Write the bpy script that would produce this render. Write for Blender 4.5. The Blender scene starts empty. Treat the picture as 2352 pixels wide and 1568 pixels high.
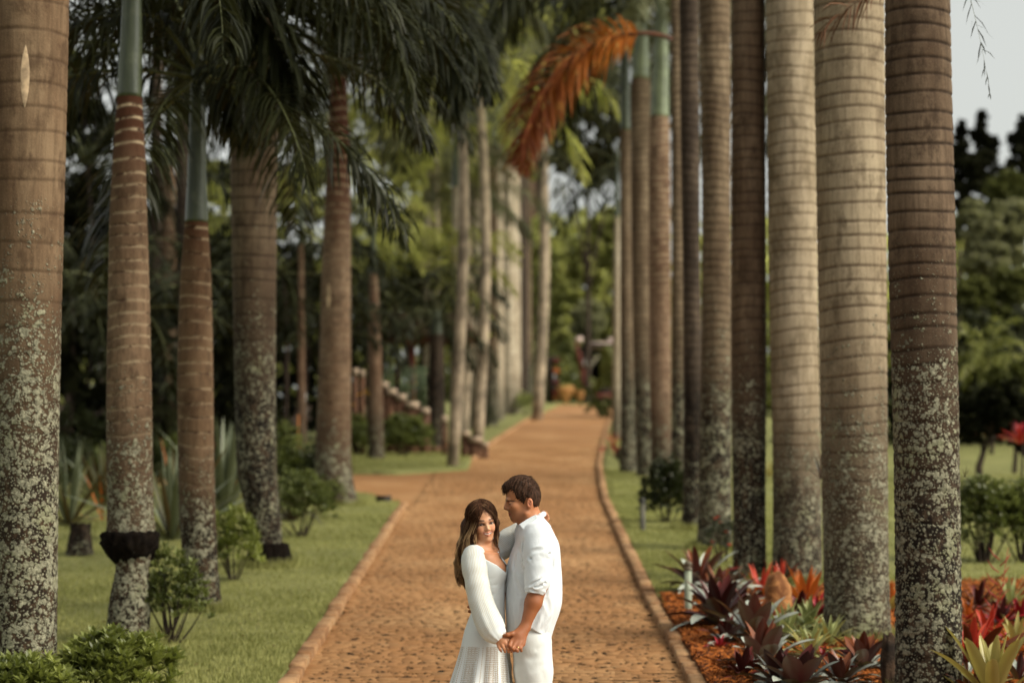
import bpy, math, random
import numpy as np
from mathutils import Vector, Matrix, noise as mnoise

# ------------------------------------------------------------ camera, sky, sun
scn = bpy.context.scene
COL = scn.collection
rng = random.Random(11)
RS = np.random.RandomState(7)

W, H = 2352.0, 1568.0
LENS = 85.0
F = LENS / 36.0 * W
PITCH = math.atan(0.089)
CAM = Vector((0, 0, 1.5))
cs, sn = math.cos(PITCH), math.sin(PITCH)
FWD = Vector((0, cs, sn)); DOWN = Vector((0, sn, -cs))

cam_data = bpy.data.cameras.new('camera')
cam = bpy.data.objects.new('camera', cam_data)
COL.objects.link(cam)
cam.location = CAM
cam.rotation_euler = (math.pi / 2 + PITCH, 0, 0)
cam_data.lens = LENS; cam_data.sensor_width = 36.0
cam_data.clip_start = 0.1; cam_data.clip_end = 2000
cam_data.dof.use_dof = True
cam_data.dof.focus_distance = 13.7
cam_data.dof.aperture_fstop = 1.8
scn.camera = cam

SUN_EL, SUN_AZ = 40.0, 112.0      # azimuth measured from +y (view direction) towards +x
world = bpy.data.worlds.new("World"); scn.world = world
world.use_nodes = True
wt = world.node_tree; wt.nodes.clear()
wo = wt.nodes.new('ShaderNodeOutputWorld'); wb = wt.nodes.new('ShaderNodeBackground')
sky = wt.nodes.new('ShaderNodeTexSky'); sky.sky_type = 'NISHITA'; sky.sun_disc = False
sky.sun_elevation = math.radians(SUN_EL); sky.sun_rotation = math.radians(SUN_AZ)
sky.air_density = 1.0; sky.dust_density = 4.0; sky.ozone_density = 1.0
hs = wt.nodes.new('ShaderNodeHueSaturation'); hs.inputs['Saturation'].default_value = 0.12
tint = wt.nodes.new('ShaderNodeMix'); tint.data_type = 'RGBA'; tint.blend_type = 'MULTIPLY'
tint.inputs[0].default_value = 1.0; tint.inputs[7].default_value = (0.985, 1.0, 0.93, 1)
wt.links.new(sky.outputs[0], hs.inputs['Color']); wt.links.new(hs.outputs[0], tint.inputs[6])
wt.links.new(tint.outputs[2], wb.inputs['Color']); wb.inputs['Strength'].default_value = 0.12
wt.links.new(wb.outputs[0], wo.inputs[0])

sd = bpy.data.lights.new('sun', 'SUN'); sd.energy = 1.5; sd.angle = math.radians(28)
sd.color = (1.0, 0.88, 0.70)
sun = bpy.data.objects.new('sun', sd); COL.objects.link(sun)
sv = Vector((math.sin(math.radians(SUN_AZ)) * math.cos(math.radians(SUN_EL)),
             math.cos(math.radians(SUN_AZ)) * math.cos(math.radians(SUN_EL)), math.sin(math.radians(SUN_EL))))
sun.rotation_euler = (-sv).to_track_quat('-Z', 'Y').to_euler()
sun.location = (0, 0, 30)

scn.view_settings.view_transform = 'Standard'
scn.view_settings.look = 'None'
scn.view_settings.gamma = 1.0
scn.view_settings.use_curve_mapping = False
scn.view_settings.exposure = 0.80
scn.render.engine = 'CYCLES'
scn.cycles.use_denoising = True
scn.cycles.max_bounces = 6
scn.cycles.diffuse_bounces = 3
scn.cycles.glossy_bounces = 2
scn.cycles.transparent_max_bounces = 12

# ------------------------------------------------------------ geometry of the view (pixels are of a 2352 x 1568 frame)
def softplus(t, w): return w * math.log1p(math.exp(min(t / w, 60)))
def softplus_np(t, w): return w * np.log1p(np.exp(np.minimum(t / w, 60)))
def g(x, y):
    return -1.11 + 0.0939 * y - 0.0115 * softplus(y - 27, 4) - 0.06 * softplus(y - 130, 4)
def g_np(y):
    return -1.11 + 0.0939 * y - 0.0115 * softplus_np(y - 27, 4) - 0.06 * softplus_np(y - 130, 4)
def raydir(px, py):
    return FWD + Vector(((px - W / 2) / F, 0, 0)) + DOWN * ((py - H / 2) / F)
def at_y(px, py, y):
    d = raydir(px, py); return CAM + d * (y / d.y)
def ground(px, py):
    d = raydir(px, py); a = 4.0
    while a < 400:
        p = CAM + d * (a + 1)
        if p.z <= g(p.x, p.y): break
        a += 1
    b = a + 1
    for _ in range(30):
        m = (a + b) / 2; p = CAM + d * m
        if p.z > g(p.x, p.y): a = m
        else: b = m
    p = CAM + d * a; p.z = g(p.x, p.y); return p
def pxm(y):            # display pixels per metre at depth y
    return F / y

# ------------------------------------------------------------ object helpers
def link(o, parent=None):
    COL.objects.link(o)
    if parent is not None: o.parent = parent
    return o
def tag(o, label=None, cat=None, group=None, kind=None):
    if label: o['label'] = label
    if cat: o['category'] = cat
    if group: o['group'] = group
    if kind: o['kind'] = kind
    return o
def empty(name, loc, rz=0.0):
    o = bpy.data.objects.new(name, None); o.empty_display_size = 0.2
    o.location = loc; o.rotation_euler = (0, 0, rz); COL.objects.link(o); return o
def make_mesh(name, verts, faces, mats, smooth=False, attrs=None, mat_idx=None, uvs=None):
    """verts Nx3, faces: NxK array or list of such arrays / lists"""
    me = bpy.data.meshes.new(name)
    verts = np.asarray(verts, dtype=np.float32)
    if isinstance(faces, np.ndarray): faces = [faces]
    if len(faces) and isinstance(faces[0], np.ndarray) and faces[0].ndim == 2:
        idx = np.concatenate([f.ravel() for f in faces]).astype(np.int32)
        tot = np.concatenate([np.full(len(f), f.shape[1]) for f in faces]).astype(np.int32)
    else:
        idx = np.array([i for f in faces for i in f], dtype=np.int32)
        tot = np.array([len(f) for f in faces], dtype=np.int32)
    start = np.concatenate([[0], np.cumsum(tot)[:-1]]).astype(np.int32)
    me.vertices.add(len(verts)); me.vertices.foreach_set('co', verts.ravel())
    me.loops.add(len(idx)); me.loops.foreach_set('vertex_index', idx)
    me.polygons.add(len(tot)); me.polygons.foreach_set('loop_start', start)
    try: me.polygons.foreach_set('loop_total', tot)
    except Exception: pass
    if smooth: me.polygons.foreach_set('use_smooth', np.ones(len(tot), dtype=bool))
    if not isinstance(mats, (list, tuple)): mats = [mats]
    for m in mats: me.materials.append(m)
    if mat_idx is not None: me.polygons.foreach_set('material_index', np.asarray(mat_idx, dtype=np.int32))
    if attrs:
        for k, v in attrs.items():
            v = np.asarray(v, dtype=np.float32)
            if v.ndim == 1:
                a = me.attributes.new(k, 'FLOAT', 'POINT'); a.data.foreach_set('value', v)
            else:
                a = me.attributes.new(k, 'FLOAT_VECTOR', 'POINT'); a.data.foreach_set('vector', v.ravel())
    me.update(calc_edges=True); me.validate()
    return me
def obj(name, me, parent=None, loc=(0, 0, 0), rot=(0, 0, 0), scale=(1, 1, 1)):
    o = bpy.data.objects.new(name, me)
    o.location = loc; o.rotation_euler = rot; o.scale = scale
    return link(o, parent)

class MB:
    """collects geometry, numpy friendly"""
    def __init__(s): s.v = []; s.f = []; s.n = 0; s.a = []
    def add(s, v, f, a=0.0):
        v = np.asarray(v, dtype=np.float32); f = np.asarray(f, dtype=np.int64)
        s.v.append(v); s.f.append(f + s.n); s.n += len(v)
        s.a.append(np.full(len(v), a, dtype=np.float32) if np.isscalar(a) else np.asarray(a, dtype=np.float32))
    def mesh(s, name, mats, smooth=False):
        byk = {}
        for f in s.f: byk.setdefault(f.shape[1], []).append(f)
        return make_mesh(name, np.concatenate(s.v), [np.concatenate(x) for x in byk.values()], mats, smooth, {'tone': np.concatenate(s.a)})

def box_vf(c, sz, rz=0.0):
    x, y, z = sz[0] / 2, sz[1] / 2, sz[2] / 2
    v = np.array([[-x, -y, -z], [x, -y, -z], [x, y, -z], [-x, y, -z], [-x, -y, z], [x, -y, z], [x, y, z], [-x, y, z]])
    ca, sa = math.cos(rz), math.sin(rz)
    v = np.stack([v[:, 0] * ca - v[:, 1] * sa, v[:, 0] * sa + v[:, 1] * ca, v[:, 2]], 1) + np.array(c)
    f = np.array([[0, 3, 2, 1], [4, 5, 6, 7], [0, 1, 5, 4], [1, 2, 6, 5], [2, 3, 7, 6], [3, 0, 4, 7]])
    return v, f
def tube_vf(pts, rad, seg=8, cap=True):
    pts = np.asarray(pts, dtype=float); n = len(pts)
    rad = np.full(n, rad) if np.isscalar(rad) else np.asarray(rad)
    t = np.gradient(pts, axis=0); t /= np.linalg.norm(t, axis=1)[:, None] + 1e-9
    ref = np.array([0, 0, 1.0]) if abs(t[:, 2]).mean() < 0.8 else np.array([1.0, 0, 0])
    u = np.cross(t, ref); u /= np.linalg.norm(u, axis=1)[:, None] + 1e-9
    w = np.cross(u, t)
    a = np.linspace(0, 2 * math.pi, seg, endpoint=False)
    v = pts[:, None] + (u[:, None] * np.cos(a)[None, :, None] + w[:, None] * np.sin(a)[None, :, None]) * rad[:, None, None]
    v = v.reshape(-1, 3)
    i = np.arange(n - 1)[:, None] * seg; j = np.arange(seg)[None]; k = (j + 1) % seg
    f = np.stack([i + j, i + k, i + seg + k, i + seg + j], -1).reshape(-1, 4)
    if cap:
        v = np.concatenate([v, pts[:1], pts[-1:]])
        a0 = n * seg; a1 = a0 + 1
        f0 = np.stack([np.full(seg, a0), (np.arange(seg) + 1) % seg, np.arange(seg), np.arange(seg)], -1)
        f1 = np.stack([np.full(seg, a1), (n - 1) * seg + np.arange(seg), (n - 1) * seg + (np.arange(seg) + 1) % seg, (n - 1) * seg + (np.arange(seg) + 1) % seg], -1)
        return v, f, np.concatenate([f0[:, :3], f1[:, :3]])
    return v, f, None
def add_tube(mb, pts, rad, seg=8, a=0.0):
    v, f, c = tube_vf(pts, rad, seg)
    off = mb.n; mb.add(v, f, a)
    mb.f.append(c + off)

# ------------------------------------------------------------ node helper
class NT:
    def __init__(s, name):
        s.m = bpy.data.materials.new(name); s.m.use_nodes = True
        s.t = s.m.node_tree; s.t.nodes.clear()
        s.out = s.t.nodes.new('ShaderNodeOutputMaterial')
        s.tc = None
    def n(s, typ, **kw):
        x = s.t.nodes.new(typ)
        for k, v in kw.items(): setattr(x, k, v)
        return x
    def put(s, sock, v):
        if v is None: return
        if hasattr(v, 'is_output'): s.t.links.new(v, sock)
        elif isinstance(v, (tuple, list)) and len(v) == 3 and sock.type == 'RGBA': sock.default_value = (*v, 1)
        else: sock.default_value = v
    def coord(s, kind='Object'):
        if s.tc is None: s.tc = s.n('ShaderNodeTexCoord')
        return s.tc.outputs[kind]
    def pos(s): return s.n('ShaderNodeNewGeometry').outputs['Position']
    def back(s): return s.n('ShaderNodeNewGeometry').outputs['Backfacing']
    def attr(s, name, typ='GEOMETRY', out='Fac'):
        a = s.n('ShaderNodeAttribute', attribute_type=typ, attribute_name=name); return a.outputs[out]
    def rand(s): return s.n('ShaderNodeObjectInfo').outputs['Random']
    def mapv(s, v, scale=(1, 1, 1), loc=(0, 0, 0), rot=(0, 0, 0)):
        x = s.n('ShaderNodeMapping'); s.put(x.inputs[0], v); x.inputs['Scale'].default_value = scale
        x.inputs['Location'].default_value = loc; x.inputs['Rotation'].default_value = rot; return x.outputs[0]
    def noise(s, v, sc, det=3.0, rough=0.55, dist=0.0, out='Fac'):
        x = s.n('ShaderNodeTexNoise'); s.put(x.inputs['Vector'], v)
        s.put(x.inputs['Scale'], sc); s.put(x.inputs['Detail'], det); s.put(x.inputs['Roughness'], rough); s.put(x.inputs['Distortion'], dist)
        return x.outputs[0] if out == 'Fac' else x.outputs[1]
    def voro(s, v, sc, feature='F1', rnd=1.0, out=0):
        x = s.n('ShaderNodeTexVoronoi', feature=feature); s.put(x.inputs['Vector'], v); s.put(x.inputs['Scale'], sc)
        s.put(x.inputs['Randomness'], rnd); return x.outputs[out]
    def wave(s, v, sc, dist=0.0, det=2, dsc=1.0, bands='X'):
        x = s.n('ShaderNodeTexWave', bands_direction=bands); s.put(x.inputs['Vector'], v); s.put(x.inputs['Scale'], sc)
        s.put(x.inputs['Distortion'], dist); s.put(x.inputs['Detail'], det); s.put(x.inputs['Detail Scale'], dsc); return x.outputs[1]
    def math(s, op, a, b=None, c=None, clamp=False):
        x = s.n('ShaderNodeMath', operation=op); x.use_clamp = clamp
        s.put(x.inputs[0], a); s.put(x.inputs[1], b); s.put(x.inputs[2], c); return x.outputs[0]
    def mr(s, v, a, b, c=0.0, d=1.0, smooth=True):
        x = s.n('ShaderNodeMapRange'); x.interpolation_type = 'SMOOTHSTEP' if smooth else 'LINEAR'
        s.put(x.inputs[0], v); s.put(x.inputs[1], a); s.put(x.inputs[2], b); s.put(x.inputs[3], c); s.put(x.inputs[4], d); return x.outputs[0]
    def mix(s, f, a, b, blend='MIX'):
        x = s.n('ShaderNodeMix', data_type='RGBA', blend_type=blend); s.put(x.inputs[0], f)
        s.put(x.inputs[6], a); s.put(x.inputs[7], b); return x.outputs[2]
    def vadd(s, a, b, sc=1.0):
        y = s.n('ShaderNodeVectorMath', operation='MULTIPLY_ADD'); s.put(y.inputs[0], b); y.inputs[1].default_value = (sc, sc, sc); s.put(y.inputs[2], a); return y.outputs[0]
    def xyz(s, v):
        x = s.n('ShaderNodeSeparateXYZ'); s.put(x.inputs[0], v); return x.outputs
    def comb(s, a, b, c):
        x = s.n('ShaderNodeCombineXYZ'); s.put(x.inputs[0], a); s.put(x.inputs[1], b); s.put(x.inputs[2], c); return x.outputs[0]
    def bump(s, h, strength=0.5, dist=0.01):
        x = s.n('ShaderNodeBump'); x.inputs['Strength'].default_value = strength; x.inputs['Distance'].default_value = dist
        s.put(x.inputs['Height'], h); return x.outputs[0]
    def pr(s, color, rough=0.7, spec=0.3, normal=None, **kw):
        b = s.n('ShaderNodeBsdfPrincipled'); s.put(b.inputs['Base Color'], color); s.put(b.inputs['Roughness'], rough)
        s.put(b.inputs['Specular IOR Level'], spec)
        if normal is not None: s.put(b.inputs['Normal'], normal)
        for k, v in kw.items(): s.put(b.inputs[k.replace('_', ' ')], v)
        return b.outputs[0]
    def done(s, sh):
        s.t.links.new(sh, s.out.inputs[0]); return s.m

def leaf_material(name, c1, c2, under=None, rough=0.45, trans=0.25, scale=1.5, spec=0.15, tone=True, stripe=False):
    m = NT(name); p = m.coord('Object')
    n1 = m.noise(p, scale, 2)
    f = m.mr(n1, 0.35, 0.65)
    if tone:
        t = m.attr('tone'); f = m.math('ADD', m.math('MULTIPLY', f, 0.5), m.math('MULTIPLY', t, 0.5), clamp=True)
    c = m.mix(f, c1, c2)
    if under is not None: c = m.mix(m.back(), c, under)
    b = m.pr(c, rough, spec)
    if trans > 0:
        tr = m.n('ShaderNodeBsdfTranslucent'); m.put(tr.inputs[0], m.mix(0.35, c, (c2[0] * 1.3, c2[1] * 1.4, c2[2] * 0.6)))
        mx = m.n('ShaderNodeMixShader'); mx.inputs[0].default_value = trans
        m.t.links.new(b, mx.inputs[1]); m.t.links.new(tr.outputs[0], mx.inputs[2]); b = mx.outputs[0]
    return m.done(b)
def plain(name, c, rough=0.6, var=0.15, scale=8, spec=0.3, bump=0.0, metallic=0.0):
    m = NT(name); p = m.coord('Object')
    n1 = m.noise(p, scale, 4)
    d = tuple(max(0, k * (1 - var * 2)) for k in c); e = tuple(k * (1 + var) for k in c)
    col = m.mix(m.mr(n1, 0.3, 0.7), d, e)
    nb = m.bump(m.noise(p, scale * 6, 4), bump, 0.01) if bump else None
    return m.done(m.pr(col, rough, spec, nb, Metallic=metallic))
# ------------------------------------------------------------ ground, path, kerbs, lawns
def XY(px, py):
    p = ground(px, py); return (p.x, p.y)
RK = [XY(*q) for q in ((1579, 1568), (1480, 1376), (1425, 1250), (1381, 1148), (1370, 1070), (1385, 1000), (1400, 960), (1418, 930))]
LK = [XY(*q) for q in ((693, 1556), (859, 1286), (935, 1164))]
LF = [XY(*q) for q in ((1091, 1057), (1130, 1020), (1205, 970), (1284, 930))]
RK = [(RK[0][0] + .0, 9.0)] + RK + [(RK[-1][0] + 1.2, 135.0), (RK[-1][0] + 8, 175.0)]
LK = [(LK[0][0], 9.0)] + LK
LF = LF + [(LF[-1][0] + 1.2, 135.0), (LF[-1][0] + 8, 175.0)]
def fint(pts): 
    a = np.array(sorted(pts, key=lambda q: q[1])); return lambda y: np.interp(y, a[:, 1], a[:, 0])
xr = fint(RK); xl_near = fint(LK); xl_far = fint(LF)
Y_BR0 = LK[-1][1]; Y_BR1 = LF[0][1]
P_a = XY(816, 1129); P_b = XY(824, 1090)
def br_low(x): return np.interp(-x, [-LK[-1][0], -P_a[0], 7, 40], [LK[-1][1], P_a[1], P_a[1] + 1.6, P_a[1] + 3])
def br_high(x): return np.interp(-x, [-LF[0][0], 1.3, 2.0, -P_b[0], 7, 40], [LF[0][1], LF[0][1] - 4.4, P_b[1] + 1.3, P_b[1], P_b[1] + .8, P_b[1] + 2.2])

def grid_sheet(name, fx, us, vs, dz, mats, parent=None, bump=0.0):
    U, V = np.meshgrid(us, vs); x, y = fx(U, V)
    z = g_np(y) + dz
    if bump:
        z = z + bump * (np.sin(x * 1.7 + y * .6) * np.cos(y * 1.1 - x * .4) + .5 * np.sin(x * 4.1 + 1) * np.sin(y * 3.3))
    v = np.stack([x, y, z], -1).reshape(-1, 3); nx = len(us); ny = len(vs)
    i = np.arange(ny - 1)[:, None] * nx; j = np.arange(nx - 1)[None]
    f = np.stack([i + j, i + j + 1, i + nx + j + 1, i + nx + j], -1).reshape(-1, 4)
    if bump:      # turf edge: a short skirt down to the soil
        n0 = len(v); b = np.concatenate([np.arange(nx), np.arange(1, ny) * nx + nx - 1, (ny - 1) * nx + np.arange(nx - 2, -1, -1), np.arange(ny - 2, 0, -1) * nx])
        w = v[b].copy(); w[:, 2] -= .16; v = np.concatenate([v, w]); m = np.arange(len(b)); m2 = (m + 1) % len(b)
        f = np.concatenate([f, np.stack([b[m], n0 + m, n0 + m2, b[m2]], -1)])
    return obj(name, make_mesh(name, v, f, mats, True), parent)

def mat_lawn():
    m = NT('lawn_grass'); p = m.pos()
    a = m.noise(p, 1.1, 4, .6); b = m.noise(p, 14, 5, .7); c = m.noise(m.mapv(p, (1, .35, 1)), 55, 3, .7)
    col = m.mix(m.mr(a, .35, .65), (.19, .195, .060), (.26, .26, .092))
    col = m.mix(m.mr(b, .42, .72), col, (.31, .30, .12))
    col = m.mix(m.mr(c, .5, .75), col, (.07, .075, .025))
    col = m.mix(m.math('MULTIPLY', m.mr(m.noise(p, 2.3, 6, .75), .52, .70), .6), col, (.10, .075, .035))
    return m.done(m.pr(col, .85, .15, m.bump(m.math('ADD', b, c), .9, .04)))
def mat_soil(name, c1, c2, sc=6):
    m = NT(name); p = m.pos()
    col = m.mix(m.mr(m.noise(p, sc, 6, .7), .35, .65), c1, c2)
    return m.done(m.pr(col, .95, .1, m.bump(m.noise(p, sc * 7, 5), .8, .03)))
def mat_sett():
    m = NT('worn_orange_sett'); p = m.pos()
    t = m.attr('tone')
    a = m.noise(m.mapv(p, (1, .5, 1)), .9, 4, .6); b = m.noise(p, 30, 5, .7)
    ff = m.math('ADD', m.math('MULTIPLY', a, 1.0), m.math('MULTIPLY', t, .10))
    col = m.mix(m.mr(ff, .42, .82), (.30, .145, .055), (.44, .25, .112))
    col = m.mix(m.mr(b, .45, .75, 0, .35), col, (.26, .12, .045))
    col = m.mix(m.mr(m.noise(p, 3.2, 5, .7), .56, .72, 0, .45), col, (.38, .25, .125))
    col = m.mix(m.mr(m.noise(p, 9, 4, .7), .62, .72, 0, .4), col, (.25, .24, .17))
    return m.done(m.pr(col, .85, .2, m.bump(b, .5, .01)))
M_lawn = mat_lawn()
M_soil = mat_soil('dark_joint_soil', (.030, .018, .010), (.08, .04, .018))
M_sett = mat_sett()
M_earth = mat_soil('dark_leaf_litter', (.015, .011, .006), (.05, .028, .013), 3)
M_mulch = mat_soil('orange_bark_mulch', (.07, .018, .006), (.24, .075, .018), 9)

grid_sheet('ground', lambda u, v: (u, v), np.linspace(-260, 260, 60), np.concatenate([np.linspace(-5, 170, 120), np.linspace(180, 700, 30)]), -.10, M_earth)['kind'] = 'structure'
# the roadway under the setts
path = grid_sheet('path', lambda u, v: ((1 - u) * np.where(v < Y_BR0, xl_near(v), np.where(v > Y_BR1, xl_far(v), -1.6)) + u * xr(v), v), np.linspace(0, 1, 9), np.concatenate([np.linspace(9, 62, 160)]), -.028, M_soil)
path['kind'] = 'structure'
br = grid_sheet('branch_path', lambda u, v: (u, (br_low(u) - .1) * (1 - v) + (br_high(u) + .1) * v), -np.linspace(1.40, 7.0, 20), np.linspace(0, 1, 8), -.006, M_sett); br['kind'] = 'structure'
fp = grid_sheet('far_path', lambda u, v: ((1 - u) * xl_far(v) + u * xr(v), v), np.linspace(0, 1, 9), np.linspace(61.5, 117.5, 120), -.004, M_sett); fp['kind'] = 'structure'
# lawns
KW = .115
ll = grid_sheet('lawn_left', lambda u, v: (xl_near(9 + v * (Y_BR0 - 9)) - KW - u, 9 + v * (br_low(-1.6 - u) - 9)), np.concatenate([np.linspace(0, 6, 50), np.linspace(6.5, 40, 20)]), np.linspace(0, 1, 90), .05, M_lawn, bump=.012); ll['kind'] = 'structure'
lr = grid_sheet('lawn_right', lambda u, v: (xr(v) + KW + u, v), np.concatenate([np.linspace(0, 8, 60), np.linspace(8.5, 60, 30)]), np.linspace(9, 140, 260), .05, M_lawn, bump=.012); lr['kind'] = 'structure'
le = grid_sheet('lawn_end', lambda u, v: (u, v), np.linspace(-8, 16, 40), np.linspace(117.2, 134, 20), .05, M_lawn, bump=.012); le['kind'] = 'structure'
def _ff(u, v):
    y0 = br_high(-1.6 - u); y = y0 + v * (118 - y0)
    return (np.where(y > Y_BR1, xl_far(y), -.78 ) - KW - u + np.minimum(0, -0.0), y)
lf = grid_sheet('lawn_far', lambda u, v: _ff(u, v), np.concatenate([np.linspace(0, 2.6, 20), np.linspace(3, 6, 6)]), np.linspace(0, 1, 90), .05, M_lawn, bump=.012); lf['kind'] = 'structure'

# setts -------------------------------------------------------
def sett_fields(x0, x1, y0, y1, inside, pitch=.118):
    """irregular courses: every course has its own depth, every stone its own width"""
    R = np.random.RandomState(3); res = []; y = y0
    while y < y1:
        dy = R.uniform(.095, .145); x = x0 + R.uniform(-.12, 0); sk = R.uniform(-.01, .01)
        while x < x1:
            dx = R.uniform(.085, .165); cx, cy = x + dx / 2, y + dy / 2 + sk * (x - x0) + R.uniform(-.006, .006)
            if inside(cx, cy):
                hx, hy = dx / 2 + .0012, dy / 2 + .0065; poly = []
                c = [(-hx, -hy), (hx, -hy), (hx, hy), (-hx, hy)]
                for k, (a, b) in enumerate(c):
                    cut = R.uniform(.001, .004); ky = 1.0
                    if R.rand() < .13: cut = R.uniform(.020, .040); ky = 2.0
                    p, q = c[k - 1], c[(k + 1) % 4]
                    d1 = np.sign([p[0] - a, p[1] - b]) * cut; d2 = np.sign([q[0] - a, q[1] - b]) * cut
                    poly.append((a + d1[0], b + d1[1] * ky)); poly.append((a + d2[0], b + d2[1] * ky))
                res.append((cx, cy, np.array(poly), R.uniform(-.0022, .0022), R.rand()))
            x += dx
        y += dy
    return res
def sett_vf(poly, cx, cy, dz):
    z0 = g(cx, cy)
    top = np.concatenate([poly * .985, np.zeros((8, 1))], 1)
    mid = np.concatenate([poly, np.full((8, 1), -.0012)], 1)
    bot = np.concatenate([poly, np.full((8, 1), -.034)], 1)
    v = np.concatenate([top, mid, bot])
    v[:, 2] += dz + v[:, 1] * (g(cx, cy + .3) - g(cx, cy - .3)) / .6
    k = np.arange(8); k2 = (k + 1) % 8
    q = np.concatenate([np.stack([8 + k, 8 + k2, k2, k], -1), np.stack([16 + k, 16 + k2, 8 + k2, 8 + k], -1)])
    return v, q, np.array([[0, 1, 2, 3, 4, 5, 6, 7]]), z0
def in_path(x, y):
    if y < Y_BR0: a = xl_near(y)
    elif y > Y_BR1: a = xl_far(y)
    else: a = -1.5
    return a - .03 < x < xr(y) + .03
S = sett_fields(-1.7, 3.0, 11.0, 61.5, in_path)
# the 300 that show largest: nearest rows in frame, not behind the couple
def vis(x, y):
    return y > 17.85
order = sorted([i for i, s in enumerate(S) if vis(s[0], s[1])], key=lambda i: S[i][1])[:300]
oset = set(order)
mbs = MB()
for i, s in enumerate(S):
    v, q, o8, z0 = sett_vf(s[2], s[0], s[1], s[3])
    if i in oset:
        me = make_mesh('paving_sett', v, [q, o8], [M_sett, M_soil], False, {'tone': np.full(24, s[4])}, [0] * 8 + [1] * 8 + [0])
        obj('paving_sett', me, path, (s[0], s[1], z0))
    else:
        v = v + np.array([s[0], s[1], z0]); n0 = mbs.n
        mbs.add(v, q, s[4]); mbs.f.append(o8 + n0)
me = mbs.mesh('paving_setts', [M_sett, M_soil])
nq = sum(len(f) for f in mbs.f if f.shape[1] == 4); mi_ = np.zeros(len(me.polygons), dtype=np.int32); mi_[:nq] = np.tile([0] * 8 + [1] * 8, nq // 16); me.polygons.foreach_set('material_index', mi_)
o = obj('paving_setts', me, path); o['kind'] = 'stuff'

# kerbs -------------------------------------------------------
def mat_kerb():
    m = NT('kerb_stone'); p = m.pos(); r = m.attr('tone')
    a = m.noise(p, 12, 5, .7)
    col = m.mix(m.mr(m.math('ADD', a, m.math('MULTIPLY', r, .3)), .4, .9), (.22, .105, .045), (.42, .25, .125))
    col = m.mix(m.mr(m.noise(p, 5, 5, .7), .55, .7, 0, .6), col, (.16, .13, .075))
    return m.done(m.pr(col, .9, .2, m.bump(a, .6, .02)))
M_kerb = mat_kerb()
def kerb(xf, side, y0, y1, label, dzs=0):
    root = empty('kerb', (xf(y0), y0, g(0, y0)))
    tag(root, label, 'kerb', kind='structure')
    y = y0; k = 0; pool = []
    far = MB()
    while y < y1:
        L = rng.uniform(.28, .42); ym = y + L / 2
        x = float(xf(ym)) + side * (KW / 2 + rng.uniform(-.006, .008)); dx = float(xf(ym + .3) - xf(ym - .3)) / .6
        w, hh = KW + rng.uniform(-.008, .008), .15
        # chamfered block with slightly broken edges
        e = rng.uniform(.006, .016); l2 = L / 2 - rng.uniform(.006, .020); w2 = w / 2; tp = .066 + rng.uniform(-.014, .012)
        j = [rng.uniform(-.006, .006) for _ in range(8)]
        v = np.array([[-w2, -l2, tp - hh], [w2, -l2, tp - hh], [w2, l2, tp - hh], [-w2, l2, tp - hh],
                      [-w2, -l2 + j[0], tp - e], [w2, -l2 + j[1], tp - e], [w2, l2 + j[2], tp - e], [-w2, l2 + j[3], tp - e],
                      [-w2 + e, -l2 + e, tp + j[4] * .5], [w2 - e, -l2 + e, tp + j[5] * .5], [w2 - e, l2 - e, tp + j[6] * .5], [-w2 + e, l2 - e, tp + j[7] * .5]])
        f = np.array([[0, 1, 5, 4], [1, 2, 6, 5], [2, 3, 7, 6], [3, 0, 4, 7], [4, 5, 9, 8], [5, 6, 10, 9], [6, 7, 11, 10], [7, 4, 8, 11], [8, 9, 10, 11]])
        an = -math.atan(dx); ca, sa = math.cos(an), math.sin(an)
        v[:, 2] += v[:, 1] * .0939
        v = np.stack([v[:, 0] * ca - v[:, 1] * sa, v[:, 0] * sa + v[:, 1] * ca, v[:, 2]], 1)
        t = rng.random()
        if ym > 17.3 and ym < 48:
            me = make_mesh('kerb_stone', v, f, M_kerb, False, {'tone': np.full(12, t)})
            ob = bpy.data.objects.new('kerb_stone', me); COL.objects.link(ob); ob.parent = root
            ob.location = (x - root.location.x, ym - root.location.y, g(x, ym) - root.location.z)
        elif ym >= 48:
            far.add(v + np.array([x - root.location.x, ym - root.location.y, g(x, ym) - root.location.z]), f, t)
        y += L
    if far.n:
        o = obj('kerb_stones', far.mesh('kerb_stones', M_kerb), root); o['kind'] = 'stuff'
kerb(lambda y: xl_near(y), -1, 15.8, Y_BR0, 'orange stone kerb along the left edge of the paved drive, beside the left lawn')
kerb(lambda y: xr(y), 1, 15.8, 92, 'orange stone kerb curving along the right edge of the drive, beside bromeliads and lawn')
kerb(lambda y: xl_far(y), -1, Y_BR1, 92, 'blurred kerb edging the left side of the drive beyond the side turning')

# grass blades -----------------------------------------------
def grass_blades(name, n, sampler, hmin, hmax, mat, dz=.045, wid=.006):
    P = sampler(n); n = len(P)
    h = RS.uniform(hmin, hmax, n); a = RS.uniform(0, 6.28, n); ln = RS.uniform(.1, .7, n) * h; b = RS.uniform(0, 6.28, n)
    x, y = P[:, 0], P[:, 1]; z = g_np(y) + dz
    w = wid * RS.uniform(.7, 1.4, n)
    v = np.empty((n, 3, 3)); v[:, 0] = np.stack([x - w * np.cos(a), y - w * np.sin(a), z], 1); v[:, 1] = np.stack([x + w * np.cos(a), y + w * np.sin(a), z], 1)
    v[:, 2] = np.stack([x + ln * np.cos(b), y + ln * np.sin(b), z + h], 1)
    t = np.repeat(RS.rand(n), 3)
    me = make_mesh(name, v.reshape(-1, 3), np.arange(n * 3).reshape(-1, 3), mat, False, {'tone': t})
    o = obj(name, me); o['kind'] = 'stuff'; return o
M_blade = leaf_material('grass_blade', (.15, .158, .045), (.38, .37, .14), rough=.7, trans=.25, scale=1.2, spec=.15)
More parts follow.
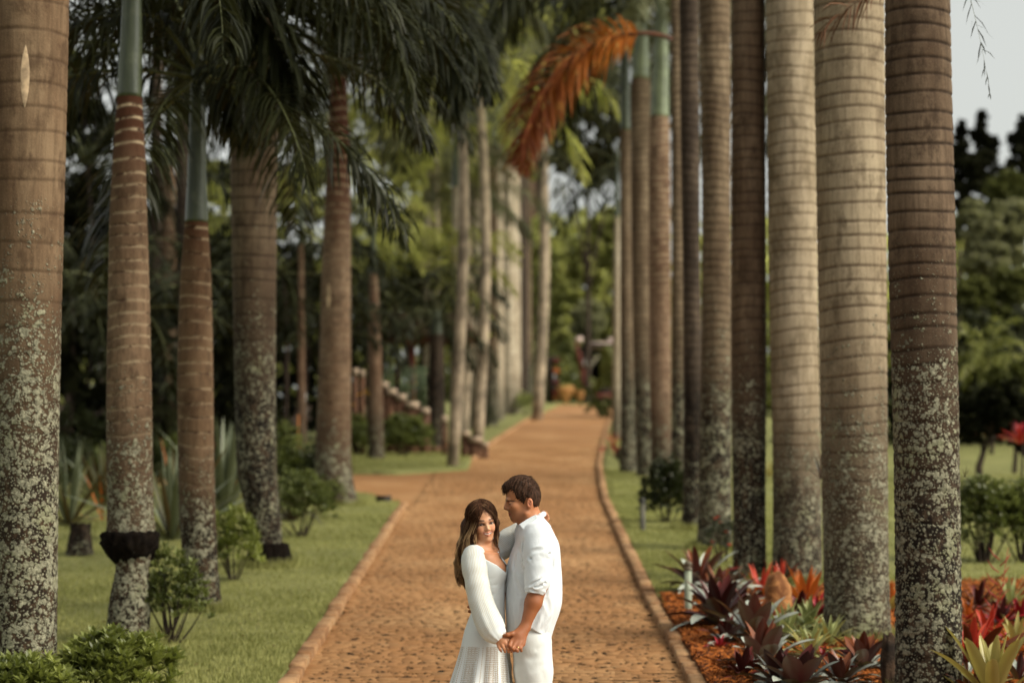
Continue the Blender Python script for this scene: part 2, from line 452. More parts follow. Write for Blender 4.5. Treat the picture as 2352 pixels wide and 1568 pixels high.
def samp_left(n):
    y = 16.5 + (Y_BR0 + 3 - 16.5) * RS.rand(n) ** 1.5; x = xl_near(y) - KW - .01 - 4.6 * RS.rand(n) ** 1.1 * (y / 20)
    k = y < br_low(x); return np.stack([x, y], 1)[k]
def samp_right(n):
    y = 22.5 + 26 * RS.rand(n) ** 1.4; x = xr(y) + KW + .01 + 2.6 * RS.rand(n) ** 1.3
    return np.stack([x, y], 1)
def samp_right2(n):
    y = 24.5 + 22 * RS.rand(n) ** 1.3; x = 4.3 + 5.5 * RS.rand(n); return np.stack([x, y], 1)
def samp_far(n):
    y = 44 + 20 * RS.rand(n); x = -.9 - 3.5 * RS.rand(n); k = (y > br_high(x) + .05) & (x < np.where(y > Y_BR1, xl_far(y), -.78) - .15); return np.stack([x, y], 1)[k]
tag(grass_blades('lawn_grass', 120000, samp_left, .02, .055, M_blade), 'short green lawn grass left of the drive under the palms', 'grass')
tag(grass_blades('lawn_grass', 60000, samp_right, .02, .055, M_blade), 'short mown grass strip between the right kerb and the palm row', 'grass')
tag(grass_blades('lawn_grass', 40000, samp_right2, .02, .06, M_blade), 'mown grass beyond the palms at the right edge around the clipped hedge', 'grass')
tag(grass_blades('lawn_grass', 16000, samp_far, .03, .07, M_blade, wid=.01), 'wedge of grass beyond the side turning on the left', 'grass')
# ------------------------------------------------------------ palms
def mat_trunk(name, c1, c2, ring=(.05, .032, .02), rs=1.0, lichen=(.36, .345, .24), lz=(.4, 1.6), ldens=.5, moss=.6, mz=1.2, pale_ring=0.0, warm=None, seed=0.0, streak=.5):
    m = NT(name); p = m.coord('Object'); p = m.mapv(p, loc=(seed * 3.1, seed * 1.7, 0)); rd_ = m.rand(); p = m.vadd(p, m.comb(m.math('MULTIPLY', rd_, 37.0), m.math('MULTIPLY', rd_, 91.0), 0.0), 1.0)
    z = m.xyz(m.coord('Object'))[2]
    rg = m.attr('ring')
    warp = m.noise(p, 2.2, 3, out='Color')
    a = m.noise(m.mapv(p, (1, 1, .35)), 2.6, 4, .6); st = m.noise(m.mapv(p, (1, 1, .09)), 26, 4, .65); fine = m.noise(p, 70, 3, .7)
    col = m.mix(m.mr(a, .3, .7), c1, c2)
    col = m.mix(m.mr(st, .38, .7, 0, streak), col, tuple(k * .5 for k in c1))
    col = m.mix(m.mr(fine, .5, .8, 0, .35), col, tuple(min(.8, k * 1.5) for k in c2))
    blot = m.noise(m.mapv(p, (1, 1, .6)), 5.5, 6, .75)
    col = m.mix(m.mr(blot, .48, .66, 0, .75), col, tuple(k * .55 for k in c1))
    if warm: col = m.mix(m.mr(z, warm[1], warm[2], 0, 1), col, warm[0])
    rn = m.math('MULTIPLY', rg, m.mr(m.noise(m.mapv(p, (1, 1, .5)), 9, 3), .25, .6, .45, 1.0))
    if pale_ring > 0:
        pm = m.mr(m.noise(m.mapv(p, (1, 1, 2.0)), 7, 4, .7), .40, .52)
        zz = m.mr(z, warm[1] if warm else 3, warm[2] if warm else 4, .35, 1.0)
        col = m.mix(m.math('MULTIPLY', m.math('MULTIPLY', rn, pm), m.math('MULTIPLY', zz, pale_ring)), col, (.62, .50, .32))
        col = m.mix(m.math('MULTIPLY', rn, m.math('SUBTRACT', 1.0, pm), clamp=True), col, ring)
    else:
        col = m.mix(m.math('MULTIPLY', rn, rs, clamp=True), col, ring)
    # black moss, then pale lichen in rosettes
    pv = m.vadd(p, warp, .10)
    lz0 = m.math('ADD', z, m.math('MULTIPLY', m.noise(p, 3.2, 3, .7), 1.1))
    col = m.mix(m.mr(lz0, lz[1] + .75, lz[0] + .35, 0, .72), col, (.034, .021, .012))
    mzn = m.math('ADD', z, m.math('MULTIPLY', m.noise(p, 3, 3), .9))
    mm = m.math('MULTIPLY', m.mr(m.noise(m.mapv(pv, (1, 1, .6)), 13, 5, .75), .40, .54), m.mr(mzn, mz + .9, mz, 0, moss))
    col = m.mix(mm, col, (.010, .007, .005))
    lzn = m.math('ADD', z, m.math('MULTIPLY', m.noise(m.mapv(p, (1, 1, .8)), 3.2, 4, .7), 1.1))
    zone = m.mr(lzn, lz[1] + .55, lz[0] + .55, 0, 1)
    v1 = m.voro(pv, 21); v2 = m.voro(pv, 52); vb = m.voro(m.vadd(p, warp, .05), 9)
    sz = m.noise(p, 6.5, 4, .75)
    th1 = m.math('SUBTRACT', m.math('MULTIPLY', sz, 1.25), m.math('SUBTRACT', .72 - .18 * ldens, m.math('MULTIPLY', zone, .34)))
    l1 = m.mr(m.math('SUBTRACT', th1, v1), -.10, .10)
    l2 = m.mr(m.math('SUBTRACT', m.math('MULTIPLY', th1, .95), v2), -.12, .06)
    thb = m.math('SUBTRACT', m.math('MULTIPLY', sz, .95), m.math('SUBTRACT', .49 - .08 * ldens, m.math('MULTIPLY', zone, .16)))
    l3 = m.math('MULTIPLY', m.mr(m.math('SUBTRACT', thb, vb), -.03, .05), m.mr(m.voro(pv, 9, out=1), .35, .36) if False else 1.0)
    li = m.math('MAXIMUM', m.math('MAXIMUM', l1, l2), l3)
    gate = m.mr(lzn, lz[1] + .95, lz[1] + .35, 0, 1)
    li = m.math('MULTIPLY', li, gate)
    lt = m.noise(pv, 38, 4, .8)
    lc = m.mix(m.mr(lt, .35, .68), tuple(k * .30 for k in lichen), lichen)
    lc = m.mix(m.mr(m.noise(p, 4, 3), .5, .7, 0, .5), lc, (.24, .25, .13))
    col = m.mix(m.math('MULTIPLY', li, .93), col, lc)
    hgt = m.math('ADD', m.math('MULTIPLY', li, m.math('ADD', .6, lt)), m.math('MULTIPLY', st, .35))
    hgt = m.math('ADD', hgt, m.math('MULTIPLY', fine, .25))
    return m.done(m.pr(col, .88, .15, m.bump(hgt, .85, .012)))

def mat_shaft():
    m = NT('crownshaft_green'); p = m.coord('Object')
    z = m.xyz(p)[2]
    st = m.noise(m.mapv(p, (1, 1, .08)), 14, 3)
    col = m.mix(m.mr(st, .3, .7), (.035, .045, .020), (.075, .090, .042))
    col = m.mix(m.mr(m.noise(p, 6, 4), .5, .7, 0, .35), col, (.15, .165, .095))
    return m.done(m.pr(col, .32, .5, m.bump(st, .2, .01)))
M_shaft = mat_shaft()
M_shaft_pale = plain('crownshaft_pale', (.16, .19, .10), .35, .2, 3, .5)
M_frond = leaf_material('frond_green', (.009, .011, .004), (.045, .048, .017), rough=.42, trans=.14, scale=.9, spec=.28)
M_frond_far = leaf_material('frond_light', (.13, .145, .040), (.44, .43, .15), rough=.5, trans=.6, scale=.9, spec=.2)
M_frond_grey = leaf_material('frond_grey', (.045, .050, .022), (.17, .17, .085), rough=.45, trans=.2, scale=.9, spec=.28)
M_rachis = plain('frond_rachis', (.14, .15, .06), .5, .2, 3)

def frond_mesh(name, L, e0, bend, nl, leaf_len, wid, mats, seed, droop=1.0, curl=0.0, planes=3, ragged=0.0, start=.10, segs=3, p=1.25, rr=.022):
    R = np.random.RandomState(seed)
    N = 26; s = np.linspace(0, 1, N); ang = e0 - bend * s ** p
    ds = L / (N - 1)
    px_ = np.concatenate([[0], np.cumsum(np.cos(ang[:-1]) * ds)]); pz = np.concatenate([[0], np.cumsum(np.sin(ang[:-1]) * ds)])
    py = curl * L * s ** 2
    C = np.stack([px_, py, pz], 1)
    mb = MB(); add_tube(mb, C, rr * (1 - .86 * s) * L / 3.2, 6, .6)
    nr = mb.n
    T = np.gradient(C, axis=0); T /= np.linalg.norm(T, axis=1)[:, None]
    up = np.array([0, 0, 1.0])
    nlv = sum(len(f) for f in mb.f)
    for i in range(nl):
        for sd_ in (-1, 1):
            if ragged and R.rand() < ragged: continue
            t = start + (1 - start) * (i + R.rand() * .8) / nl; t = min(t, .995)
            k = t * (N - 1); k0 = int(k); fr = k - k0; k1 = min(k0 + 1, N - 1)
            c = C[k0] * (1 - fr) + C[k1] * fr; tg = T[k0] * (1 - fr) + T[k1] * fr
            side = np.cross(tg, up); side /= np.linalg.norm(side) + 1e-6; side = side * sd_
            nrm = np.cross(side, tg) * sd_
            if nrm[2] < 0: nrm = -nrm
            pl = (R.randint(planes) / max(1, planes - 1) - .5) * 1.3 if planes > 1 else .2
            prof = math.sin(math.pi * min(1, (t - start) / (1 - start) * .86 + .13)) ** .6
            ll = leaf_len * prof * R.uniform(.8, 1.12)
            fwd_ = .38 + .55 * t
            d = side * 1.0 + tg * fwd_ + nrm * (pl + .15) + R.normal(0, .09, 3)
            d /= np.linalg.norm(d)
            g_ = np.array([0, 0, -1.0]) * droop
            pts = [c]; dd = d.copy()
            for q in range(segs):
                dd = dd + g_ * (.42 * (q + .35)) / segs * 1.7; dd /= np.linalg.norm(dd)
                pts.append(pts[-1] + dd * ll / segs)
            wv = np.cross(d, up) + R.normal(0, .25, 3); wv -= d * np.dot(wv, d); wv /= np.linalg.norm(wv) + 1e-6
            ws = wid * np.array([.55, 1, .75, .08] if segs == 3 else ([.6, 1, .08] if segs == 2 else [.7, .1])) * R.uniform(.8, 1.2)
            v = []
            for q in range(segs + 1): v += [pts[q] - wv * ws[q] / 2, pts[q] + wv * ws[q] / 2]
            f = [[2 * q, 2 * q + 1, 2 * q + 3, 2 * q + 2] for q in range(segs)]
            mb.add(np.array(v), np.array(f), R.rand())
    me_f = mb
    byk = {}
    for f in mb.f: byk.setdefault(f.shape[1], []).append(f)
    F4 = np.concatenate(byk[4]); F3 = np.concatenate(byk[3])
    mi = np.concatenate([np.where(F4.max(1) < nr, 1, 0), np.where(F3.max(1) < nr + 0, 1, 0)])
    return make_mesh(name, np.concatenate(mb.v), [F4, F3], mats, True, {'tone': np.concatenate(mb.a)}, mi)

def frond_set(tagname, mat, L=3.4, wid=.034, nl=58, leaf=.62, segs=3, seed=0):
    out = []
    for k, (e0, bend) in enumerate([(1.25, 1.3), (1.0, 1.7), (.75, 1.9), (.45, 1.7), (.15, 1.5), (-.25, 1.15)]):
        out.append(frond_mesh('frond', L * (1 - .03 * k), e0, bend, nl, leaf, wid, [mat, M_rachis], seed + k, droop=.9 + .15 * k, curl=.06 * (-1) ** k, segs=segs))
    return out
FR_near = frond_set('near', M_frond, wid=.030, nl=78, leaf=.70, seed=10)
FR_mid = frond_set('mid', M_frond_grey, wid=.042, nl=52, leaf=.66, seed=30)
FR_far = frond_set('far', M_frond_far, wid=.060, nl=34, leaf=.66, segs=2, seed=50)
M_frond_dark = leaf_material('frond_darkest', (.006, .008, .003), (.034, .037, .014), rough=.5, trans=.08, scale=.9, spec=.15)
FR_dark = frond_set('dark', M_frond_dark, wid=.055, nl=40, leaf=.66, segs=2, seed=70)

def smooth_interp(zq, z, v):
    o = np.argsort(z); z = np.array(z)[o]; v = np.array(v)[o]
    d = np.linspace(z[0], z[-1], 400); y = np.interp(d, z, v)
    k = 9; y = np.convolve(np.pad(y, k, mode='edge'), np.ones(2 * k + 1) / (2 * k + 1), 'valid')
    return np.interp(zq, d, y)

def crown(root, loc, fronds, n, sc=1.0, seed=0, low=0, skip=None):
    R = random.Random(seed)
    for i in range(n):
        t = i / max(1, n - 1); k = min(len(fronds) - 1, max(low, int(t * len(fronds))))
        az = i * 2.39996 + R.uniform(-.25, .25)
        if skip and skip(az % (2 * math.pi), t): continue
        o = bpy.data.objects.new('frond', fronds[k]); COL.objects.link(o); o.parent = root
        o.location = (loc[0], loc[1], loc[2] - .12 * t * sc); o.rotation_euler = (R.uniform(-.08, .08), R.uniform(-.08, .08), az)
        s = sc * R.uniform(.9, 1.08); o.scale = (s, s, s)

BASES = []
def palm(base, prof, mat, label, cat='palm tree', ring_px=30, shaft=None, top=None, fronds=None, nf=13, fsc=1.0, ring_amp=.004, seg=40, dz=.016, scar=None, group=None, seed=1, name='royal_palm', jag=.0, shaft_mat=None, crown_up=2.2, bumpy=.0):
    """base (px,py); prof rows (py, xl, xr); shaft: py where green crownshaft starts; top: py (or metres above base if >50 given as ('m',v)) of the trunk top"""
    B = ground(*base); Y = B.y
    rows = []
    for py, a, b in prof:
        p = at_y((a + b) / 2, py, Y); rows.append((p.z - B.z, p.x - B.x, (b - a) / 2 / F * (p - CAM).dot(FWD)))
    zs = [r[0] for r in rows]; xs = [r[1] for r in rows]; rs = [r[2] for r in rows]
    ztop = at_y(base[0], shaft, Y).z - B.z if shaft is not None else (top if top else max(zs) + 2.5)
    zmax = max(zs)
    if ztop > zmax:
        i = int(np.argmax(zs)); o = np.argsort(zs); j = o[-2]
        sl = (xs[i] - xs[j]) / (zs[i] - zs[j] + 1e-6)
        zs.append(ztop); xs.append(xs[i] + sl * (ztop - zmax) * .5); rs.append(rs[i] * .85)
    if min(zs) > -.1:
        i = int(np.argmin(zs)); zs.append(-.15); xs.append(xs[i]); rs.append(rs[i] * 1.04)
    root = empty(name, B); BASES.append((B.x, B.y, rs[int(np.argmin(zs))]))
    tag(root, label, cat, group)
    R = random.Random(seed); RN = np.random.RandomState(seed)
    # ring positions
    rp = []; z = .25; sp = ring_px / pxm(Y)
    while z < ztop: rp.append(z + R.uniform(-.12, .12) * sp); z += sp * R.uniform(.85, 1.15)
    rp = np.array(rp)
    zq = np.arange(-.15, ztop + dz, dz)
    cx = smooth_interp(zq, zs, xs); rr = smooth_interp(zq, zs, rs)
    th = np.linspace(0, 2 * math.pi, seg, endpoint=False)
    Z, TH = np.meshgrid(zq, th, indexing='ij')
    # each ring wanders a little up and down around the stem
    zz = Z + .012 * np.sin(TH + seed) + .008 * np.sin(2 * TH + Z * 3) + .010 * np.sin(Z * 1.7 + TH)
    d = np.min(np.abs(zz[..., None] - rp[None, None]), -1) if len(rp) else np.full_like(Z, 9.)
    ringv = np.exp(-(d / (.011 if Y < 32 else .02)) ** 2)
    if len(rp):
        nxt = zz[..., None] - rp[None, None]; nxt[nxt < 0] = 9; dn = nxt.min(-1)
        lip = np.clip(1 - dn / sp, 0, 1) * .5
    else: lip = 0
    fadez = np.clip((Z - .5) / .8, .25, 1)
    rad = rr[:, None] * (1 + .012 * np.sin(2 * TH + Z * 1.1 + seed) + .008 * np.sin(3 * TH - Z * .7)) - ring_amp * ringv * fadez + ring_amp * .9 * lip * fadez
    if bumpy:
        nn = RN.normal(0, 1, Z.shape); 
        for _ in range(2): nn = (nn + np.roll(nn, 1, 0) + np.roll(nn, -1, 0) + np.roll(nn, 1, 1) + np.roll(nn, -1, 1)) / 2.6
        rad = rad + bumpy * nn * np.clip((1.8 - Z) / 1.2, .12, 1)
    v = np.stack([cx[:, None] + rad * np.cos(TH), rad * np.sin(TH), Z], -1).reshape(-1, 3)
    n = len(zq); i = np.arange(n - 1)[:, None] * seg; j = np.arange(seg)[None]; k = (j + 1) % seg
    f = np.stack([i + j, i + k, i + seg + k, i + seg + j], -1).reshape(-1, 4)
    me = make_mesh('trunk', v, f, mat, True, {'ring': (ringv * fadez).ravel()})
    obj('trunk', me, root)
    tx, tr = cx[-1], rr[-1]
    ctop = ztop
    if shaft is not None or fronds is not None:
        sr = rows[-1]
        hsh = crown_up
        # follow the measured outline above the scar where the profile gives it
        up = [(q[0], q[1], q[2]) for q in rows if q[0] > ztop + .02]
        zz_ = [ztop - .01] + [q[0] for q in sorted(up)]; xx_ = [tx] + [q[1] for q in sorted(up)]; r_ = [tr * 1.0] + [q[2] for q in sorted(up)]
        if zz_[-1] < ztop + hsh:
            zz_.append(ztop + hsh); xx_.append(xx_[-1] + (.0)); r_.append(min(r_[-1] * .72, .085))
        zq2 = np.linspace(ztop - .01, zz_[-1], 40)
        xq = np.interp(zq2, zz_, xx_); rq = np.interp(zq2, zz_, r_)
        v, f4, c3 = tube_vf(np.stack([xq, np.zeros(40), zq2], 1), rq, 24)
        mb = MB(); mb.add(v, f4); mb.f.append(c3)
        obj('crownshaft', mb.mesh('crownshaft', shaft_mat or M_shaft, True), root)
        ctop = zz_[-1]; tx = xq[-1]
    if fronds: crown(root, (tx, 0, ctop - .15), fronds, nf, fsc, seed)
    root['_top'] = ctop
    return root, B, ctop, tx

GR = dict
T_grey = mat_trunk('trunk_bark_pale', (.24, .185, .115), (.44, .36, .25), (.11, .075, .045), .75, lz=(.9, 2.2), ldens=.45, moss=.85, mz=1.0, seed=1)
T_grey2 = mat_trunk('trunk_bark_pale_lichen', (.21, .155, .095), (.39, .315, .21), (.085, .055, .035), .85, lz=(1.1, 2.8), ldens=.75, moss=.6, mz=.9, seed=2)
T_r1 = mat_trunk('trunk_bark_dark_lichen', (.075, .046, .027), (.18, .125, .08), (.022, .013, .008), 1.0, lz=(2.0, 3.0), ldens=.8, moss=.95, mz=1.6, seed=3)
T_l1 = mat_trunk('trunk_bark_brown_lichen', (.12, .070, .038), (.22, .15, .088), (.05, .028, .015), .6, lz=(2.1, 3.3), ldens=1.0, moss=.8, mz=1.8, seed=4)
T_l2 = mat_trunk('trunk_bark_ringed', (.115, .068, .038), (.20, .13, .078), (.045, .024, .014), .8, lz=(1.2, 2.2), ldens=1.0, moss=1.0, mz=.55, pale_ring=1.0, warm=((.075, .030, .015), 3.6, 4.4), seed=5)
T_l3 = mat_trunk('trunk_bark_ringed_brown', (.12, .068, .036), (.20, .13, .075), (.045, .024, .014), .8, lz=(.8, 1.8), ldens=.55, moss=1.0, mz=.9, pale_ring=.9, warm=((.085, .032, .015), 3.1, 3.9), seed=6)
T_l4 = mat_trunk('trunk_bark_blotchy', (.085, .055, .034), (.17, .125, .08), (.032, .020, .012), .9, lz=(2.2, 3.6), ldens=.3, moss=1.0, mz=2.0, seed=7)
T_l5 = mat_trunk('trunk_bark_redbrown', (.12, .070, .040), (.20, .135, .085), (.05, .028, .018), .6, lz=(.6, 1.8), ldens=.5, moss=.8, mz=.4, pale_ring=.35, warm=((.060, .022, .012), 3.6, 5.6), seed=8)
T_mid = mat_trunk('trunk_bark_mid', (.12, .08, .048), (.24, .18, .115), (.06, .04, .025), .8, lz=(1.2, 3.4), ldens=.5, moss=.9, mz=1.8, seed=9)
T_mid2 = mat_trunk('trunk_bark_brown_patchy', (.095, .058, .034), (.20, .140, .088), (.045, .028, .018), .8, lz=(1.4, 3.0), ldens=.4, moss=.95, mz=1.6, seed=13)
T_dark = mat_trunk('trunk_bark_dark', (.040, .028, .020), (.10, .072, .05), (.02, .013, .010), .8, lz=(.4, 2.0), ldens=.1, moss=.9, mz=2.0, seed=10)
T_red = mat_trunk('trunk_bark_reddish', (.13, .072, .042), (.22, .145, .095), (.06, .03, .02), .9, lz=(.4, 2.2), ldens=.2, moss=.5, mz=.8, pale_ring=.35, seed=11)
T_far = mat_trunk('trunk_bark_far', (.36, .29, .20), (.54, .47, .35), (.10, .065, .04), .6, lz=(.3, 2.0), ldens=.4, moss=.4, mz=.6, seed=12)

# ---- the left row
palm((60, 1640), [(1568, -24, 129), (1300, -22, 132), (1000, -20, 136), (700, -22, 141), (400, -22, 148), (150, -20, 154), (0, -18, 157)], T_l1,
     'thick palm trunk cut by the left frame edge, lichen crusted below, pale scar above', ring_px=62, top=8.2, fronds=FR_near, nf=12, seed=3, seg=72, dz=.010, bumpy=.0020, crown_up=1.6)
r_, B_, c_, t_ = palm((295, 1492), [(1492, 243, 343), (1400, 247, 346), (1320, 262, 342), (1288, 275, 338), (1270, 262, 350), (1255, 247, 360), (1232, 238, 364), (1226, 246, 356), (1150, 247, 351), (1000, 245, 350), (850, 246, 347), (700, 249, 344), (500, 252, 338), (350, 260, 334), (230, 269, 327), (225, 269, 326), (160, 271, 326), (100, 276, 327), (0, 281, 326)], T_l2,
     'royal palm with a black root collar low on its trunk and green shaft above', ring_px=30, shaft=226, fronds=FR_near, nf=12, seed=5, seg=64, dz=.010, bumpy=.0016, crown_up=1.9)
# the black root collar
M_collar = plain('black_root_mat', (.009, .006, .004), .95, .3, 20, .1, bump=1.0)
zc = at_y(300, 1255, B_.y).z - B_.z
mbc = MB()
Rc = np.random.RandomState(2)
th = np.linspace(0, 2 * math.pi, 72, endpoint=False)
rowsc = [(-.115, .115), (-.09, .14), (-.065, .172), (-.04, .195), (-.02, .212), (.005, .225), (.03, .232), (.055, .232), (.08, .226), (.088, .19)]
vv = []
for (zz_, r0) in rowsc:
    rn = r0 + Rc.normal(0, .013, 72); vv.append(np.stack([.003 + rn * np.cos(th), rn * np.sin(th), np.full(72, zc + zz_ * 1.3 + .01) + Rc.normal(0, .005, 72)], 1))
vv = np.concatenate(vv); n_ = len(rowsc)
i_ = np.arange(n_ - 1)[:, None] * 72; j_ = np.arange(72)[None]; k_ = (j_ + 1) % 72
mbc.add(vv, np.stack([i_ + j_, i_ + k_, i_ + 72 + k_, i_ + 72 + j_], -1).reshape(-1, 4))
obj('root_collar', mbc.mesh('root_collar', M_collar, True), r_)

rL3 = palm((470, 1416), [(1416, 432, 515), (1380, 430, 508), (1300, 422, 500), (1200, 413, 496), (1050, 409, 492), (900, 407, 491), (750, 409, 489), (620, 415, 485), (515, 425, 478), (505, 425, 478), (400, 430, 474), (300, 434, 473), (200, 438, 472), (140, 440, 470)], T_l3,
     'leaning royal palm with glossy green crownshaft over orange-brown rings, third trunk from the left', ring_px=30, shaft=512, fronds=FR_near, nf=16, seed=8, seg=56, dz=.011, bumpy=.0016, crown_up=1.6, fsc=1.0)
rL4 = palm((620, 1312), [(1312, 566, 664), (1270, 575, 652), (1200, 570, 645), (1080, 543, 636), (900, 539, 634), (700, 536, 634), (400, 530, 636), (100, 528, 641), (0, 528, 641)], T_l4,
     'stout royal palm blotched black and grey below, its top lost among dark drooping fronds', ring_px=34, top=7.0, fronds=FR_near, nf=15, seed=9, seg=56, dz=.012, bumpy=.0018, crown_up=1.2)
palm((782, 1166), [(1166, 712, 830), (1150, 716, 822), (1110, 722, 812), (1050, 723, 806), (950, 729, 806), (800, 735, 806), (650, 738, 806), (450, 746, 806), (300, 752, 802), (230, 757, 798), (225, 757, 798)], T_l5,
     'red-brown royal palm with a flared grey foot at the corner of the side turning', ring_px=22, shaft=150, fronds=FR_near, nf=16, seed=12, seg=48, dz=.014, bumpy=.0016, crown_up=.5, fsc=1.05)
def root_foot(r_, B_, px, pt, pb, wt, wb):
    z1 = at_y(px, pt, B_.y).z - B_.z; cx = at_y(px, pt, B_.y).x - B_.x; Rc = np.random.RandomState(8); th = np.linspace(0, 2 * math.pi, 64, endpoint=False); vv = []; s = 1 / pxm(B_.y)
    for t in (0, .06, .14, .3, .5, .7, .85, 1.0, 1.08):
        w = (wt + (wb - wt) * min(1, t * 1.4)) / 2 * s * (1 if t > 0 else .86); rn = w + Rc.normal(0, .008, 64); vv.append(np.stack([cx + rn * np.cos(th), rn * np.sin(th) * .95, np.full(64, z1 * (1 - t)) + Rc.normal(0, .006, 64)], 1))
    vv = np.concatenate(vv); n_ = 9; i_ = np.arange(n_ - 1)[:, None] * 64; j_ = np.arange(64)[None]; k_ = (j_ + 1) % 64; mb = MB()
    mb.add(vv, np.stack([i_ + j_, i_ + 64 + j_, i_ + 64 + k_, i_ + k_], -1).reshape(-1, 4)); obj('root_foot', mb.mesh('root_foot', M_collar, True), r_)
root_foot(rL4[0], rL4[1], 619, 1246, 1312, 88, 104); root_foot(rL3[0], rL3[1], 474, 1385, 1416, 88, 90)
# slender ones behind, left
palm((355, 1062), [(1062, 338, 374), (975, 340, 372), (700, 342, 371), (400, 344, 372), (130, 346, 374)], T_dark,
     'slim dark ringed palm stem behind, between the collared palm and the leaning palm', ring_px=20, top=11, fronds=FR_dark, nf=10, seed=14, seg=24, dz=.03)
palm((386, 1058), [(1058, 364, 410), (978, 366, 408), (900, 366, 406), (700, 364, 404), (500, 365, 404), (400, 368, 402), (386, 369, 402), (300, 377, 400), (200, 380, 400)], T_red,
     'slim reddish palm with thin green shaft behind, left of the leaning palm', ring_px=18, shaft=386, fronds=FR_dark, nf=10, seed=15, seg=24, dz=.03, crown_up=3.0)
palm((423, 1070), [(1070, 404, 441), (990, 405, 440), (600, 405, 440), (150, 402, 438)], T_dark,
     'dark palm stem mostly hidden just behind the leaning green-shafted palm', ring_px=18, top=10, fronds=FR_dark, nf=10, seed=16, seg=24, dz=.03)
palm((864, 1058), [(1058, 843, 884), (1030, 846, 882), (950, 842, 880), (880, 845, 878), (760, 846, 874), (640, 848, 868), (628, 849, 867), (560, 851, 863), (490, 852, 862)], T_red,
     'slender palm with a brown trunk and thin dark shaft topped by a small round crown', ring_px=14, shaft=630, fronds=FR_far, nf=14, seed=18, seg=24, dz=.03, fsc=.62, crown_up=1.3)
palm((1004, 1040), [(1040, 979, 1030), (1020, 984, 1024), (900, 984, 1022), (800, 986, 1020), (770, 986, 1018)], T_dark,
     'short thick dark palm with arching low fronds on the grass beyond the turning', ring_px=12, top=None, shaft=770, fronds=FR_dark, nf=14, seed=19, seg=24, dz=.03, fsc=.72, crown_up=.6, name='palm_tree')
palm((692, 1092), [(1092, 684, 706), (900, 683, 702), (700, 684, 700), (560, 685, 698)], T_red,
     'very thin young palm stem beyond the side turning, left of the flared palm', ring_px=14, top=None, shaft=560, fronds=FR_dark, nf=9, seed=20, seg=16, dz=.04, fsc=.7, crown_up=.8, name='palm_tree')
palm((985, 985), [(985, 966, 1012), (700, 966, 1012), (400, 966, 1010), (160, 968, 1008), (150, 969, 1007)], T_far,
     'pinkish palm trunk ending in a clean scar high up, above the low dark palm', ring_px=14, shaft=158, fronds=FR_mid, nf=14, seed=21, seg=24, dz=.03, crown_up=2.6)
palm((1046, 1010), [(1010, 1030, 1068), (950, 1033, 1064), (600, 1036, 1062), (430, 1038, 1060), (300, 1040, 1058)], T_far,
     'pale palm trunk with its foot beside the low end post of the garden steps', ring_px=12, shaft=430, fronds=FR_far, nf=13, seed=22, seg=24, dz=.03, crown_up=2.0)
palm((1078, 985), [(985, 1066, 1090), (600, 1066, 1090), (300, 1068, 1090)], T_dark,
     'dark narrow palm trunk wedged between two pale ones left of the far drive', ring_px=12, shaft=380, fronds=FR_mid, nf=9, seed=23, seg=20, dz=.04, crown_up=4.2)
palm((1112, 975), [(975, 1090, 1134), (600, 1086, 1132), (350, 1088, 1130)], T_far,
     'broad pale palm trunk with a rough dark foot left of the far drive', ring_px=12, shaft=330, fronds=FR_mid, nf=11, seed=24, seg=24, dz=.04, crown_up=4.0)
far_left = [(1140, 968, 1126, 1154, 350, T_far, FR_far, 'palest far trunk in the clump left of the drive'),
            (1062, 1000, 1050, 1074, 330, T_mid, FR_mid, 'brownish far trunk just right of the pale one by the low end post'),
            (1096, 988, 1084, 1108, 300, T_far, FR_mid, 'pale far trunk at the left of the broad dark-footed one'),
            (1128, 980, 1116, 1140, 340, T_mid, FR_mid, 'brown far trunk touching the right side of the broad one'),
            (1182, 948, 1171, 1193, 320, T_far, FR_mid, 'pale slim far trunk before the thin dark one'),
            (1209, 927, 1201, 1218, 310, T_mid, FR_mid, 'brown slim far trunk between the thin dark and thin rosy ones'),
            (1233, 918, 1225, 1242, 300, T_dark, FR_dark, 'dark slim far trunk before the last palm of the left row'),
            (1165, 955, 1153, 1182, 300, T_far, FR_mid, 'far palm trunk on the grass edge, right of the palest one'),
            (1198, 930, 1190, 1210, 330, T_dark, FR_dark, 'thin dark far trunk under the rusty frond'),
            (1220, 922, 1210, 1230, 300, T_red, FR_mid, 'thin rosy far trunk under the rusty frond'),
            (1246, 912, 1233, 1258, 280, T_mid, FR_mid, 'last palm of the left row, next to the far trees')]
for k, (bx, by, a, b, tp, mt, fr, lb) in enumerate(far_left):
    palm((bx, by), [(by, a - 6, b + 5), (700, a - 4, b + 3), (400, a - 2, b + 2)], mt, lb, ring_px=9, shaft=tp, fronds=fr, nf=11, seed=30 + k, seg=20, dz=.06, crown_up=4.6, group='palms of the left row')

# ---- the right row
palm((2135, 1625), [(1625, 2056, 2214), (1568, 2057, 2210), (1300, 2057, 2208), (1000, 2052, 2204), (700, 2044, 2197), (400, 2038, 2190), (200, 2035, 2184), (0, 2034, 2180)], T_r1,
     'darkest and nearest palm trunk on the right, crusted with grey lichen rosettes', ring_px=38, top=8.0, fronds=FR_near, nf=10, seed=41, seg=80, dz=.009, bumpy=.0022, ring_amp=.006, crown_up=1.8)
palm((1970, 1484), [(1484, 1886, 2052), (1440, 1892, 2046), (1300, 1892, 2042), (1100, 1888, 2040), (900, 1885, 2038), (600, 1880, 2035), (300, 1874, 2032), (0, 1868, 2030)], T_grey2,
     'wide pale ringed palm trunk, second from the right, speckled with white lichen', ring_px=36, top=9.0, fronds=FR_near, nf=10, seed=42, seg=72, dz=.010, bumpy=.0014, ring_amp=.006, crown_up=1.9)
